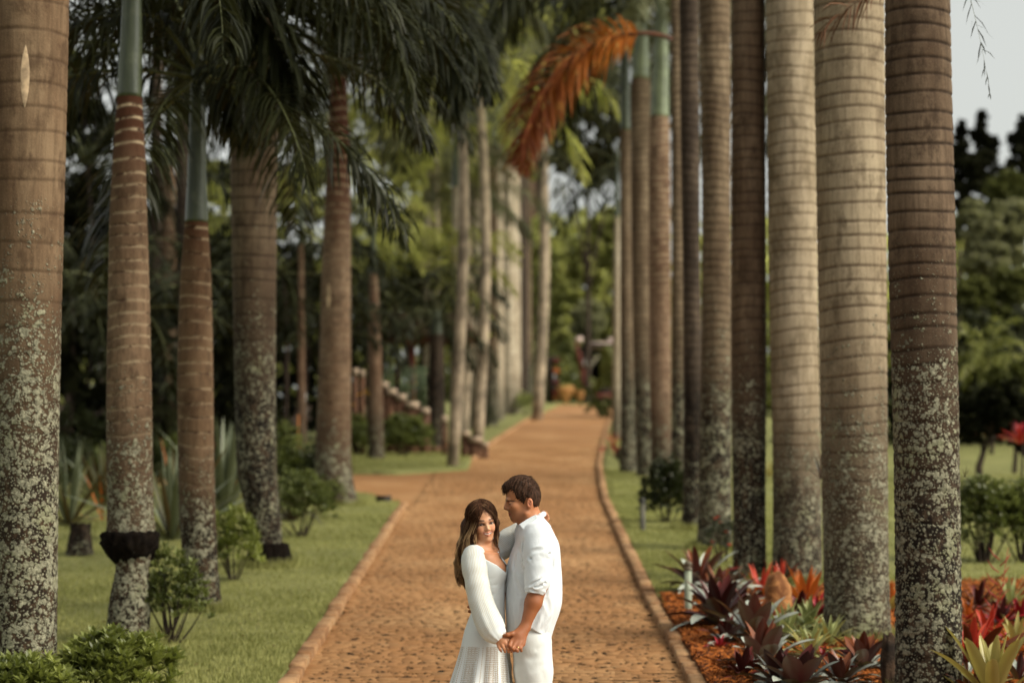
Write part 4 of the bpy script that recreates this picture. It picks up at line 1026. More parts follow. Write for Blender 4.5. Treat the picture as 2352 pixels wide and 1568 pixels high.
# ---- rosette plants (bromeliads, cordylines, agaves)
def strap_leaf(name, L, wid, e0, bend, mat, keel=.25, tip='blunt', seg=9, twist=0.0, seed=0):
    s = np.linspace(0, 1, seg); ang = e0 - bend * s ** 1.4; ds = L / (seg - 1)
    x = np.concatenate([[0], np.cumsum(np.cos(ang[:-1]) * ds)]); z = np.concatenate([[0], np.cumsum(np.sin(ang[:-1]) * ds)])
    prof = {'blunt': np.array([.55, .72, .88, .98, 1, .97, .88, .66, .10]), 'sharp': np.array([.6, .85, 1, 1, .92, .78, .58, .33, .03]), 'oval': np.array([.3, .5, .74, .93, 1, .95, .76, .45, .04])}[tip]
    w = np.interp(s, np.linspace(0, 1, 9), prof) * wid / 2
    nx, nz = -np.sin(ang), np.cos(ang)
    v = []
    for i in range(seg):
        c = np.array([x[i], 0, z[i]]); n = np.array([nx[i], 0, nz[i]]); t = twist * s[i]
        for k, (a, b) in enumerate(((-1, keel), (-.5, keel * .25), (0, 0), (.5, keel * .25), (1, keel))):
            side = np.array([0, math.cos(t), 0]) * w[i] * a + n * (w[i] * b + math.sin(t) * w[i] * a)
            v.append(c + side)
    i = np.arange(seg - 1)[:, None] * 5; j = np.arange(4)[None]
    f = np.stack([i + j, i + 5 + j, i + 5 + j + 1, i + j + 1], -1).reshape(-1, 4)
    return make_mesh(name, v, f, mat, True, {'tone': np.repeat(s, 5)})
LEAFC = {}
def rosette(px, pyb, rpx, n, mats, label, seed, wid=.16, tip='blunt', e_in=1.35, e_out=.15, bend=1.0, cat='bromeliad', name='bromeliad', lift=0.0, group=None, Y=None, outer=1.0, cup=.25, stalk=None, dz=.08):
    if Y is None: B = ground(px, pyb)
    else:
        B = at_y(px, pyb, Y)
    B = Vector((B.x, B.y, g(B.x, B.y) + dz if Y is None else B.z)); L = 1.45 * rpx / pxm(B.y)
    root = empty(name, B); tag(root, label, cat, group); R = random.Random(seed)
    if stalk:
        mb = MB(); zt = np.linspace(0, 1, 6); sx = R.uniform(-.05, .05); h = stalk
        add_tube(mb, np.stack([sx * zt, 0 * zt, -h + h * zt], 1), .02, 8); obj('stem', mb.mesh('stem', M_bark, True), root)
    for i in range(n):
        t = i / (n - 1); q = int(t * 4.99); e0 = e_in + (e_out - e_in) * (q / 4); m = mats[min(len(mats) - 1, int(t * len(mats)))]
        key = (round(wid, 3), tip, round(e0, 2), round(bend, 2), m.name, round(cup, 2), i % 2)
        if key not in LEAFC: LEAFC[key] = strap_leaf('leaf', 1.0, wid, e0, bend * (.35 + .65 * t) * (1 if i % 2 else 1.25), m, keel=cup, tip=tip, twist=(.25 if i % 2 else -.2))
        o = bpy.data.objects.new('leaf', LEAFC[key]); COL.objects.link(o); o.parent = root
        s = L * R.uniform(.85, 1.1) * (.72 + .28 * t) * outer; o.scale = (s, s, s)
        az = i * 2.39996 + R.uniform(-.2, .2)
        o.location = (.04 * L * math.cos(az), .04 * L * math.sin(az), lift + .03 * L * (1 - t)); o.rotation_euler = (R.uniform(-.12, .12), R.uniform(-.1, .1), az)
    return root
FR_dummy = None
def lm(name, c1, c2, under=None, **k): return leaf_material(name, c1, c2, under, rough=k.get('rough', .3), trans=k.get('trans', .05), scale=3, spec=.35)
M_silver = lm('leaf_silver_maroon', (.34, .37, .31), (.56, .59, .50), (.075, .012, .009))
M_maroon = lm('leaf_maroon', (.060, .008, .008), (.15, .022, .016), (.035, .007, .006))
M_rust = lm('leaf_rust', (.12, .03, .010), (.22, .065, .02), (.08, .015, .008))
M_lime = lm('leaf_lime', (.22, .27, .10), (.42, .43, .19), (.27, .29, .12), trans=.25)
M_yelg = lm('leaf_yellowgreen', (.22, .20, .055), (.44, .38, .13), (.30, .24, .08), trans=.25)
M_orange = lm('leaf_orange', (.34, .06, .012), (.55, .17, .03), (.42, .10, .02), trans=.25)
M_redtip = lm('leaf_red', (.30, .02, .012), (.62, .08, .035), (.35, .03, .02), trans=.2)
M_crim = lm('leaf_crimson', (.22, .006, .014), (.42, .02, .035), (.15, .006, .01), trans=.2)
M_dkgreen = lm('leaf_darkgreen', (.03, .035, .018), (.13, .12, .07), (.05, .018, .010))
M_grey = lm('leaf_greygreen', (.09, .11, .065), (.22, .24, .15), (.10, .11, .06))
M_oliv = lm('leaf_olive', (.05, .055, .02), (.16, .15, .06), (.08, .05, .02))
rosette(1603, 1375, 98, 38, [M_rust, M_silver, M_maroon, M_silver, M_dkgreen], 'large dark bromeliad behind the pale bollard light', 1, wid=.17, e_out=.0, bend=1.1)
rosette(1650, 1396, 74, 28, [M_rust, M_silver, M_silver, M_silver], 'silver-tipped bromeliad right of the bollard light, behind the maroon one', 2, wid=.24, tip='oval')
rosette(1652, 1458, 104, 36, [M_maroon, M_maroon, M_silver, M_maroon, M_silver], 'deep maroon bromeliad just right of the bollard foot', 3, wid=.21, e_out=.15)
rosette(1733, 1496, 104, 30, [M_rust, M_silver, M_silver, M_silver, M_silver], 'maroon-hearted bromeliad with long silvery leaves, centre of the bed', 4, wid=.31, e_out=.1, bend=.9, tip='oval')
rosette(1755, 1556, 98, 28, [M_rust, M_silver, M_silver, M_silver], 'silvery bromeliad with a brown heart, nearest the kerb corner', 5, wid=.33, e_out=.05, bend=.9, tip='oval')
rosette(1836, 1612, 100, 26, [M_maroon, M_silver, M_silver], 'big maroon and silver bromeliad cut by the bottom edge, behind the low rock', 6, wid=.36, e_in=1.25, e_out=.25, bend=.7, tip='oval')
rosette(1808, 1492, 88, 36, [M_lime, M_lime], 'pale lime bromeliad below the orange boulder', 7, wid=.13, e_out=.1, bend=1.2, tip='sharp')
rosette(1858, 1468, 80, 30, [M_lime, M_lime], 'pale lime bromeliad touching the wide ringed trunk', 8, wid=.15, e_out=.2, bend=1.0, tip='sharp')
rosette(1862, 1534, 84, 28, [M_lime, M_yelg, M_lime], 'yellowish-lime bromeliad in front of the wide ringed trunk', 9, wid=.15, e_out=.2, bend=.9, tip='sharp')
rosette(1748, 1392, 72, 20, [M_redtip, M_orange, M_dkgreen], 'bromeliad with bright red leaf tips left of the orange boulder', 10, wid=.15, e_out=.1, bend=.7, tip='sharp')
rosette(1852, 1418, 88, 14, [M_orange, M_orange], 'upright glowing orange bromeliad right of the boulder', 11, wid=.17, e_in=1.45, e_out=.75, bend=.35, tip='sharp')
rosette(1838, 1436, 58, 18, [M_maroon, M_crim], 'dark wine-red bromeliad at the foot of the orange one', 12, wid=.24)
rosette(1984, 1562, 84, 30, [M_rust, M_maroon, M_silver, M_silver], 'maroon bromeliad with silver leaf tips in front of the wide ringed trunk', 13, wid=.28, e_in=1.3, e_out=.15, bend=.8, tip='oval')
rosette(1926, 1566, 34, 22, [M_crim], 'small crimson ground bromeliad left of the silver-tipped one', 14, wid=.2)
rosette(1890, 1540, 30, 18, [M_crim], 'tiny crimson bromeliad near the bottom edge between larger ones', 15, wid=.2)
rosette(1652, 1512, 30, 18, [M_crim], 'tiny crimson bromeliad alone in the mulch near the kerb', 16, wid=.2)
rosette(2064, 1590, 46, 14, [M_lime, M_yelg], 'yellow-tipped bromeliad squeezed between the nearest trunk and the brown rock', 17, wid=.24)
rosette(2050, 1420, 70, 16, [M_orange, M_yelg], 'orange bromeliad in the gap left of the nearest right trunk', 18, wid=.16, e_out=.6, bend=.5, tip='sharp')
rosette(2282, 1640, 150, 16, [M_yelg, M_yelg], 'large upright yellow-green bromeliad in the bottom right corner', 19, wid=.16, e_in=1.45, e_out=.7, bend=.45, cup=.35)
rosette(2232, 1560, 110, 14, [M_redtip, M_rust], 'tall red bromeliad right of the nearest trunk', 20, wid=.17, e_in=1.4, e_out=.7, bend=.4, cup=.35)
rosette(2246, 1420, 66, 24, [M_maroon, M_rust], 'dark maroon bromeliad at the back of the bed, right of the nearest trunk', 21, wid=.16)
rosette(2322, 1412, 68, 24, [M_lime, M_yelg], 'pale cream bromeliad at the back of the bed by the right edge', 22, wid=.14, tip='sharp')
rosette(2222, 1500, 50, 16, [M_rust, M_orange], 'rusty bromeliad behind the tall red one', 23, wid=.15, e_out=.5, bend=.5, tip='sharp')
rosette(2215, 1600, 60, 12, [M_silver, M_grey], 'silvery leaves at the foot of the nearest right trunk', 24, wid=.25)
rosette(2340, 1590, 70, 12, [M_maroon, M_silver], 'maroon and cream bromeliad cut by the right frame edge', 25, wid=.2, e_out=.5)
for k_, (px, pb, rr_, nn_, mt, wd, tp__, lb) in enumerate([
    (1700, 1428, 62, 24, [M_maroon, M_silver, M_silver], .24, 'oval', 'silvery bromeliad between the maroon one and the boulder'),
    (1668, 1500, 60, 22, [M_maroon, M_maroon, M_silver], .24, 'oval', 'dark bromeliad low in the bed, left of the long-leaved silvery ones'),
    (1905, 1500, 66, 26, [M_lime, M_yelg], .15, 'sharp', 'greenish bromeliad at the foot of the wide ringed trunk'),
    (1932, 1600, 78, 24, [M_rust, M_silver, M_silver], .28, 'oval', 'silvery bromeliad at the bottom edge left of the brown rock'),
    (1785, 1600, 84, 24, [M_maroon, M_silver, M_silver], .28, 'oval', 'silvery bromeliad cut by the bottom edge, left of the low rock'),
    (1708, 1580, 66, 22, [M_maroon, M_maroon], .24, 'oval', 'wine-dark bromeliad at the bottom edge nearest the kerb'),
    (1880, 1440, 50, 20, [M_crim, M_maroon], .2, 'sharp', 'crimson bromeliad behind the lime ones'),
    (1690, 1368, 60, 22, [M_dkgreen, M_silver], .2, 'oval', 'green and silver bromeliad at the back left of the bed'),
    (1795, 1360, 54, 18, [M_redtip, M_dkgreen], .15, 'sharp', 'red-tipped bromeliad hidden behind the boulder'),
    (2270, 1500, 84, 22, [M_redtip, M_crim], .17, 'sharp', 'scarlet bromeliad right of the nearest trunk, middle of the bed'),
    (2335, 1520, 80, 22, [M_yelg, M_orange], .17, 'sharp', 'amber bromeliad by the right frame edge'),
    (2300, 1455, 66, 22, [M_maroon, M_crim], .2, 'sharp', 'wine-red bromeliad behind the scarlet one'),
    (2225, 1445, 50, 20, [M_orange, M_redtip], .15, 'sharp', 'small orange bromeliad peeping out right of the nearest trunk'),
    (2345, 1450, 56, 20, [M_crim, M_rust], .18, 'sharp', 'crimson bromeliad at the back by the right frame edge'),
    (2240, 1640, 90, 16, [M_rust, M_yelg], .18, 'oval', 'olive and rust bromeliad in the bottom right, beside the nearest trunk')]):
    rosette(px, pb, rr_, nn_, mt, lb, 500 + k_, wid=wd, tip=tp__, e_out=.15, bend=.85)
def samp_base(n):
    out = []
    for (x, y, r_) in BASES:
        if y > 45: continue
        m_ = n // 24; a = RS.uniform(0, 6.283, m_); q = r_ * 1.02 + np.abs(RS.normal(0, .05, m_)); out.append(np.stack([x + q * np.cos(a), y + q * np.sin(a)], 1))
    return np.concatenate(out)
tag(grass_blades('grass_tufts', 24000, samp_base, .05, .15, M_blade, wid=.007), 'longer unmown grass tufts round the feet of the palms', 'grass')
# flower spike
b_ = ground(2300, 1500); sx = 1 / pxm(b_.y)
root = empty('flower_spike', b_); tag(root, 'thin branching red bromeliad flower spike above the bed, right side', 'flower')
mb = MB(); add_tube(mb, np.array([[-.10, 0, 0], [-.06, 0, .3], [.02, 0, .55], [.07, 0, .85]]), np.array([.006, .005, .004, .002]), 6)
for k in range(9):
    z = .35 + .05 * k; x = -.05 + .12 * (z - .3); s2 = 1 if k % 2 else -1
    add_tube(mb, np.array([[x, 0, z], [x + s2 * .05, .01, z + .04], [x + s2 * .09, 0, z + .10]]), np.array([.004, .006, .002]), 5)
obj('stalk', mb.mesh('stalk', M_redtip, True), root)

# red-leaved plants, agaves, fan leaves
rosette(1408, 1040, 40, 22, [M_redtip, M_yelg, M_crim], 'small red and cream rosette plant at the drive bend', 30, wid=.10, tip='sharp', cat='plant', name='rosette_plant', dz=.1)
rosette(1418, 1062, 34, 18, [M_crim, M_maroon], 'crimson plant at the foot of the last right-row palm', 31, wid=.14, e_out=.5, tip='sharp', cat='plant', name='rosette_plant')
for k, (px, pb, r, mt, lb, kk) in enumerate([
    (160, 1215, 165, [M_grey, M_oliv], 'spiky grey-green agave-like clump right of the left-edge trunk', dict(wid=.055, e_in=1.5, e_out=.25, bend=.45)),
    (395, 1250, 190, [M_grey, M_oliv, M_grey], 'spiky sword-leaved plant between collared and leaning palms', dict(wid=.06, e_in=1.55, e_out=.5, bend=.25)),
    (515, 1190, 175, [M_grey, M_grey], 'upright grey sword-leaved plant right of the leaning palm', dict(wid=.06, e_in=1.5, e_out=1.0, bend=.25)),
    (240, 1170, 130, [M_oliv, M_grey], 'olive sword-leaved plant behind the collared palm', dict(wid=.07, e_in=1.5, e_out=.45, bend=.3)),
    (668, 1205, 110, [M_oliv, M_dkgreen], 'drooping strap-leaved plant left of the flared palm foot', dict(wid=.07, e_in=1.3, e_out=.3, bend=1.4)),
    (80, 1150, 120, [M_dkgreen, M_oliv], 'dark sword-leaved plant behind the left-edge trunk', dict(wid=.055, e_in=1.4, e_out=.5, bend=.3))]):
    rosette(px, pb, r, 34, mt, lb, 40 + k, tip='sharp', cat='plant', name='sword_plant', dz=.05, **kk)
for k, (px, py, L, a, ob) in enumerate([(190, 1010, 0, 0, 0)]): pass
# single orange dead sword leaves
rosette(236, 1205, 120, 5, [M_orange], 'few dead orange sword leaves leaning beside the collared palm', 52, tip='sharp', wid=.035, e_in=1.1, e_out=.3, bend=.25, cat='plant', name='sword_plant', dz=.05)
rosette(408, 1185, 150, 5, [M_orange, M_rust], 'dead orange sword leaves leaning against the leaning palm', 53, tip='sharp', wid=.03, e_in=1.4, e_out=.9, bend=.2, cat='plant', name='sword_plant', dz=.05)
rosette(1886, 1100, 55, 14, [M_dkgreen], 'little air plant clinging between two pale right trunks', 54, tip='sharp', wid=.06, e_in=1.5, e_out=.7, bend=.4, cat='plant', name='air_plant', Y=21.5)
rosette(2216, 1095, 26, 26, [M_oliv], 'tiny wiry air plant on the right side of the nearest trunk', 55, tip='sharp', wid=.03, e_in=1.2, e_out=-.3, bend=.3, cat='plant', name='air_plant', Y=16.9)
rosette(2345, 1160, 46, 30, [M_crim, M_redtip], 'tall crimson cordyline on the lawn at the right edge', 56, tip='oval', wid=.13, e_in=1.45, e_out=.3, bend=.5, cat='plant', name='cordyline', dz=.95, stalk=.95)
rosette(2215, 1010, 60, 24, [M_yelg, M_orange], 'yellow and orange foliage plant beyond the right lawn', 57, tip='sharp', wid=.12, e_out=.2, cat='plant', name='rosette_plant')
rosette(2245, 1005, 46, 20, [M_orange, M_redtip], 'orange foliage plant beyond the right lawn, behind the small tree', 58, tip='sharp', wid=.12, e_out=.2, cat='plant', name='rosette_plant')
rosette(1768, 1105, 36, 18, [M_yelg], 'yellow plant glimpsed in the slit right of the brown trunk', 59, tip='sharp', wid=.12, e_out=.3, cat='plant', name='rosette_plant')

# ---- leafy shrubs
def shrub(px, pyb, rx, h, leaf, tips, mat, label, seed, name='shrub', stems=9, low=.35, nl=7, wide=.32, depth=.8, floor=.0, per=1.0, cat='shrub', cx=0, dz=.045, flat=.8):
    B = ground(px, pyb); B.z = g(B.x, B.y) + dz; s = 1 / pxm(B.y); rx *= s; h *= s
    root = empty(name, B); tag(root, label, cat); R = np.random.RandomState(seed)
    V, Fc, T = [], [], []; n0 = 0; P = []
    for k in range(tips):
        a = R.uniform(0, 6.283); q = R.rand() ** .5; u = R.rand()
        dome = math.sqrt(max(0, 1 - q * q))
        z = h * (low + (1 - low) * (dome * flat + (1 - flat)) * (R.rand() ** .35)) ; x = rx * q * math.cos(a) * (1 + .25 * math.sin(3 * a + seed)); y = rx * depth * q * math.sin(a)
        P.append((x + cx * s * z / h, y, z * R.uniform(.86, 1.08)))
    P = np.array(P)
    for c in P:
        up = np.array([c[0] * .5 / (rx + .01), c[1] * .5 / (rx + .01), 1.0]); up /= np.linalg.norm(up); tt = R.uniform(.2, 1)
        for j in range(nl):
            az = j * 2.4 + R.uniform(-.3, .3); el = .9 - 1.0 * j / nl + R.uniform(-.15, .15)
            d = np.array([math.cos(az) * math.cos(el), math.sin(az) * math.cos(el), math.sin(el)]) + up * .35; d /= np.linalg.norm(d)
            w = np.cross(d, up); w /= np.linalg.norm(w) + 1e-6; L = leaf * R.uniform(.7, 1.15); nn = np.cross(w, d)
            base = c - d * .1 * L; m1 = c + d * L * .45; tip = c + d * L - nn * 0 + np.array([0, 0, -.12 * L])
            V += [base, m1 - w * L * wide / 2 + nn * .03 * L, m1 - nn * .03 * L, m1 + w * L * wide / 2 + nn * .03 * L, tip]
            Fc += [[n0, n0 + 1, n0 + 2], [n0, n0 + 2, n0 + 3], [n0 + 1, n0 + 4, n0 + 2], [n0 + 2, n0 + 4, n0 + 3]]; n0 += 5
            T += [tt * (.7 + .3 * (1 - j / nl))] * 5
    obj('foliage', make_mesh('foliage', np.array(V), np.array(Fc), mat, False, {'tone': T}), root)
    mb = MB()
    for k in range(stems):
        e = P[R.randint(len(P))]; b = np.array([R.uniform(-.12, .12) * rx, R.uniform(-.1, .1) * rx, -.05])
        m_ = b * .5 + e * .5 + np.array([0, 0, -.05]); u = np.linspace(0, 1, 7)[:, None]
        Q = b * (1 - u) ** 2 + 2 * m_ * u * (1 - u) + e * u * u; Q[:, 0] += R.uniform(-.02, .02)
        add_tube(mb, Q, .0055 * (1.3 - u[:, 0]) * (1 + h), 5)
    obj('stems', mb.mesh('stems', M_bark, True), root)
    return root
M_shr_lime = lm('shrub_lime', (.045, .06, .014), (.33, .36, .10), trans=.3)
M_shr_mid = lm('shrub_mid', (.03, .042, .012), (.21, .235, .075), trans=.3)
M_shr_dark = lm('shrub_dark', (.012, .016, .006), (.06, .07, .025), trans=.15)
shrub(255, 1640, 122, 165, .095, 620, M_shr_lime, 'lime-leaved ground shrub in front of the collared palm, bottom left', 1, flat=.45, low=.12, cx=0, stems=6)
shrub(50, 1660, 95, 130, .09, 420, M_shr_lime, 'lime-leaved ground shrub at the foot of the left-edge trunk, bottom corner', 2, flat=.45, low=.12, stems=5)
shrub(388, 1487, 84, 215, .085, 230, M_shr_mid, 'loose leafy bush on bare stems between collared and leaning palms', 3, low=.22, stems=14, flat=1.0)
shrub(535, 1345, 68, 160, .10, 190, M_shr_lime, 'light-topped bush in front of the blotchy palm foot', 4, low=.25, flat=1.0)
shrub(690, 1240, 80, 150, .10, 300, M_shr_mid, 'low leafy bush left of the flared palm foot', 5, low=.2)
shrub(655, 1130, 50, 150, .11, 220, M_shr_mid, 'leafy bush by the orange thin post, left', 6, low=.2)
shrub(745, 1170, 45, 70, .07, 130, M_shr_mid, 'low creeper of small leaves around the flared palm foot', 7, low=.1)
shrub(825, 1048, 50, 90, .13, 420, M_shr_mid, 'rounded soft bush left of the slender palm foot', 8, low=.1)
shrub(928, 1052, 60, 98, .13, 600, M_shr_mid, 'wide rounded bush on the grass right of the slender palm', 9, low=.1)
shrub(1110, 985, 30, 60, .12, 120, M_shr_dark, 'dark bush at the foot of the far left clump', 10, low=.1)
shrub(1205, 955, 40, 50, .16, 140, M_shr_lime, 'light green bush on the grass bank, far left of the drive', 11, low=.1)
shrub(1245, 925, 30, 38, .18, 110, M_shr_mid, 'light bush at the foot of the last left-row palm', 12, low=.1)
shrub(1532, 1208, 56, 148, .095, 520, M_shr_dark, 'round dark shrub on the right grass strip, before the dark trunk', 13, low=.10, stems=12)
shrub(1662, 1300, 50, 105, .06, 130, M_shr_dark, 'sparse dark plant with small red flowers before the grey trunk', 14, low=.2)
shrub(2262, 1302, 70, 190, .09, 620, M_shr_mid, 'clipped hedge bush on bare stems, right of the nearest trunk', 15, low=.15, flat=.4, stems=20)
shrub(2348, 1300, 52, 180, .09, 460, M_shr_mid, 'clipped hedge bush cut by the right frame edge', 16, low=.15, flat=.4, stems=16)
shrub(2178, 1300, 40, 160, .075, 200, M_shr_dark, 'hedge bush mostly hidden behind the nearest right trunk', 17, low=.4, flat=.3, stems=12)
shrub(1500, 1100, 26, 30, .09, 90, M_shr_mid, 'tiny plant at the foot of the right-row palms near the bend', 18, low=.1)
shrub(1430, 1070, 16, 34, .09, 60, M_shr_dark, 'little dark bush beside the crimson plant at the bend', 19, low=.1)
for k_, (px, pb, rx, h, mt, lb) in enumerate([
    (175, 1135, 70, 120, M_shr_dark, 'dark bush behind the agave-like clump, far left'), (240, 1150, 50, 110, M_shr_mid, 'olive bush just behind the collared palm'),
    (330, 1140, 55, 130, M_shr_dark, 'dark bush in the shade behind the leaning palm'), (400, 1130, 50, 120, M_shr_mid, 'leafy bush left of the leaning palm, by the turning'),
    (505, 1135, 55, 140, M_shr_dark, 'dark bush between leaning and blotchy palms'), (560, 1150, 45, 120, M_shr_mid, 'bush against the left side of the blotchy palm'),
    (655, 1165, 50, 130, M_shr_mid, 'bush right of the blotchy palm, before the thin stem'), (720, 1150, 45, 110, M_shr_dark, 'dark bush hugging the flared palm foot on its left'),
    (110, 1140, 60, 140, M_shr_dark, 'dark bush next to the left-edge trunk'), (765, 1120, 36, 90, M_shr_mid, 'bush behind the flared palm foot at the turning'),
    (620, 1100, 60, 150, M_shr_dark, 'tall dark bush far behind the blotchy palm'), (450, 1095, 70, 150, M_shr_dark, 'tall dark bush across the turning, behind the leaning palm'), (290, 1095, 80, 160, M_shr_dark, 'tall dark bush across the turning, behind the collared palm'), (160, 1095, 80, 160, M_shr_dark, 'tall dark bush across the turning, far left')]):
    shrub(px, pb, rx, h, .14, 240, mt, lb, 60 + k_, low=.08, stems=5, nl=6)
# small red flowers
M_redfl = plain('red_petal', (.60, .07, .035), .6)
def blooms(pts, r, mat, label, Y, name='flower', n=6):
    c0 = at_y(pts[0][0], pts[0][1], Y); root = empty(name, c0); tag(root, label, 'flower')
    for (px, py) in pts:
        c = at_y(px, py, Y) - c0; mb = MB(); R = np.random.RandomState(int(px))
        for k in range(n):
            a = k * 6.283 / n; d = np.array([math.cos(a), math.sin(a) * .6, .5 + R.uniform(-.3, .3)]); w = np.array([-math.sin(a), math.cos(a), 0]) * r * .4
            p0 = np.array(c); mb.add(np.array([p0, p0 + d * r * .6 - w, p0 + d * r, p0 + d * r * .6 + w]), np.array([[0, 1, 2, 3]]), .5)
        obj('bloom', mb.mesh('bloom', mat), root)
Yf = ground(1662, 1300).y
blooms([(1649, 1188), (1642, 1192), (1655, 1200), (1668, 1222), (1638, 1246), (1676, 1252), (1660, 1270), (1645, 1278)], .032, M_redfl, 'small scarlet flowers dotted before the greyish right trunk', Yf - .2)
blooms([(836, 902), (842, 900), (828, 906), (845, 905), (822, 908), (812, 930)], .05, plain('yellow_petal', (.62, .38, .04), .6), 'spray of yellow flowers left of the slender palm', 47.5)
blooms([(1032, 1022), (1028, 1024)], .07, plain('orange_petal', (.75, .17, .02), .6), 'tiny orange flower on the grass beside the short dark palm', 50)
blooms([(1604, 1178 + 10), (1498, 1090)], .05, plain('orange_petal2', (.65, .16, .03), .6), 'orange speck of a flower at the foot of the reddish palm', 36)

# ---- dead orange frond hanging over the drive
def mat_dead():
    m = NT('dead_frond_orange'); x = m.xyz(m.coord('Object'))[0]; t = m.attr('tone')
    c = m.mix(m.mr(x, .3, 2.7), (.60, .20, .025), (.17, .040, .014))
    c = m.mix(m.math('MULTIPLY', t, .55), c, (.10, .022, .010)); c = m.mix(m.mr(m.noise(m.coord('Object'), 5, 3), .55, .7, 0, .6), c, (.50, .28, .07))
    b = m.pr(c, .6, .3); tr = m.n('ShaderNodeBsdfTranslucent'); m.put(tr.inputs[0], c); mx = m.n('ShaderNodeMixShader'); mx.inputs[0].default_value = .35
    m.t.links.new(b, mx.inputs[1]); m.t.links.new(tr.outputs[0], mx.inputs[2]); return m.done(mx.outputs[0])
M_dead = mat_dead(); M_deadr = plain('dead_rachis', (.10, .035, .015), .6, .2)
Yd = ground(1556, 1150).y - 3.2
p0 = at_y(1545, 92, Yd)
me = frond_mesh('frond', 3.45, .40, 1.95, 190, 1.05, .036, [M_dead, M_deadr], 77, droop=.80, curl=.0, start=.15, segs=3, p=.70, ragged=.04, rr=.034)
o = obj('dead_frond', me, None, p0, (0, 0, math.pi + .12)); tag(o, 'big dead orange palm frond arching down over the drive from the right row', 'palm frond')
me = frond_mesh('frond', 3.2, -.9, .75, 50, .55, .028, [M_dead, M_deadr], 79, droop=1.6, start=.2, segs=3, rr=.02, ragged=.2)
# brown dead tips hanging at the top right
M_brown = leaf_material('dead_brown', (.05, .022, .012), (.17, .08, .04), rough=.7, trans=.1)
me = frond_mesh('frond', .95, -.45, .35, 26, .42, .012, [M_brown, M_deadr], 81, droop=.7, start=.3, segs=3, rr=.012, planes=3)
p0 = at_y(2100, -70, 19.0); o = obj('dead_frond', me, None, p0, (0, 0, math.pi)); tag(o, 'brown dead frond tip hanging over the top of the two wide right trunks', 'palm frond')
me = frond_mesh('frond', 1.7, -1.25, .2, 16, .18, .008, [M_frond, M_rachis], 82, droop=.9, start=.3, segs=2, rr=.006)
p0 = at_y(2135, -300, 16.6); o = obj('hanging_frond', me, None, p0, (0, 0, -.1)); tag(o, 'thin dark leaflets hanging against the sky right of the nearest trunk', 'palm frond')
# dark fronds hanging from above the frame, over the left trunks and the centre
def hang(px, py, Y, rz, e0, bend, L, seed, label, mat=None, nl=80, wid=.03, leaf=.7, tilt=0.0):
    me = frond_mesh('frond', L, e0, bend, nl, leaf, wid, [mat or M_frond, M_rachis], seed, droop=1.25, segs=3)
    p = at_y(px, py, Y); o = obj('hanging_frond', me, None, p, (0, tilt, rz)); tag(o, label, 'palm frond')
for k, (px, py, Y, rz, e0, be, L, lb) in enumerate([
    (470, 60, 22.4, 0.1, .55, 1.9, 3.0, 'dark frond arching right over the top of the blotchy palm'),
    (480, 40, 21.5, -.5, .35, 1.9, 2.8, 'dark frond drooping toward the camera right of the leaning shaft'),
    (450, 60, 22.6, 2.9, .45, 1.9, 2.7, 'dark frond arching left across the green shaft of the collared palm'),
    (455, 60, 21.6, 3.6, .2, 1.7, 2.3, 'dark frond drooping left behind the collared palm shaft'),
    (640, -40, 25.4, .15, .3, 1.9, 3.0, 'long dark frond sweeping right from the blotchy palm top'),
    (620, -60, 25.0, -.6, -.1, 1.5, 2.6, 'dark frond curtain hanging in front of the blotchy trunk'),
    (600, -60, 25.2, -1.9, -.2, 1.3, 2.2, 'short dark frond covering the top of the blotchy trunk'),
    (640, -80, 26.6, .5, .2, 1.7, 3.2, 'dark frond reaching toward the red-brown palm'),
    (420, -60, 23.5, 2.5, -.2, 1.3, 2.6, 'near-black frond hanging just left of the leaning green shaft'),
    (540, -90, 23.0, .4, -.1, 1.5, 2.8, 'near-black frond spilling over the blotchy palm from above'),
    (700, -120, 27, .3, -.2, 1.4, 2.8, 'near-black frond tip left of the red-brown palm crown'),
    (760, -60, 34, .2, .2, 1.9, 3.2, 'long drooping frond right of the red-brown palm crown'),
    (740, -40, 34, 3.0, .1, 1.9, 3.0, 'long drooping frond left of the red-brown palm crown'),
    (380, -150, 21.5, -.4, -.5, .9, 2.2, 'near-black frond in the top shadow right of the collared shaft'),
    (300, -120, 24, .8, -.3, 1.3, 2.6, 'dark frond curtain at the top between collared and leaning palms'),
    (200, -140, 23, 0.2, -.4, 1.2, 2.4, 'dark frond curtain at the top right of the left-edge trunk'),
    (985, -200, 34, 3.0, -.75, .6, 2.6, 'black hanging frond at the top, left of the centre'),
    (1330, -230, 36, 3.0, -.75, .6, 2.7, 'black hanging frond in the top centre, left of the orange frond')]):
    hang(px, py, Y, rz, e0, be, L, 300 + k, lb, M_frond if k % 2 else M_frond_dark, nl=100 if k < 10 else 130, leaf=.75 if k < 10 else 1.0, wid=.03 if k < 10 else .05)

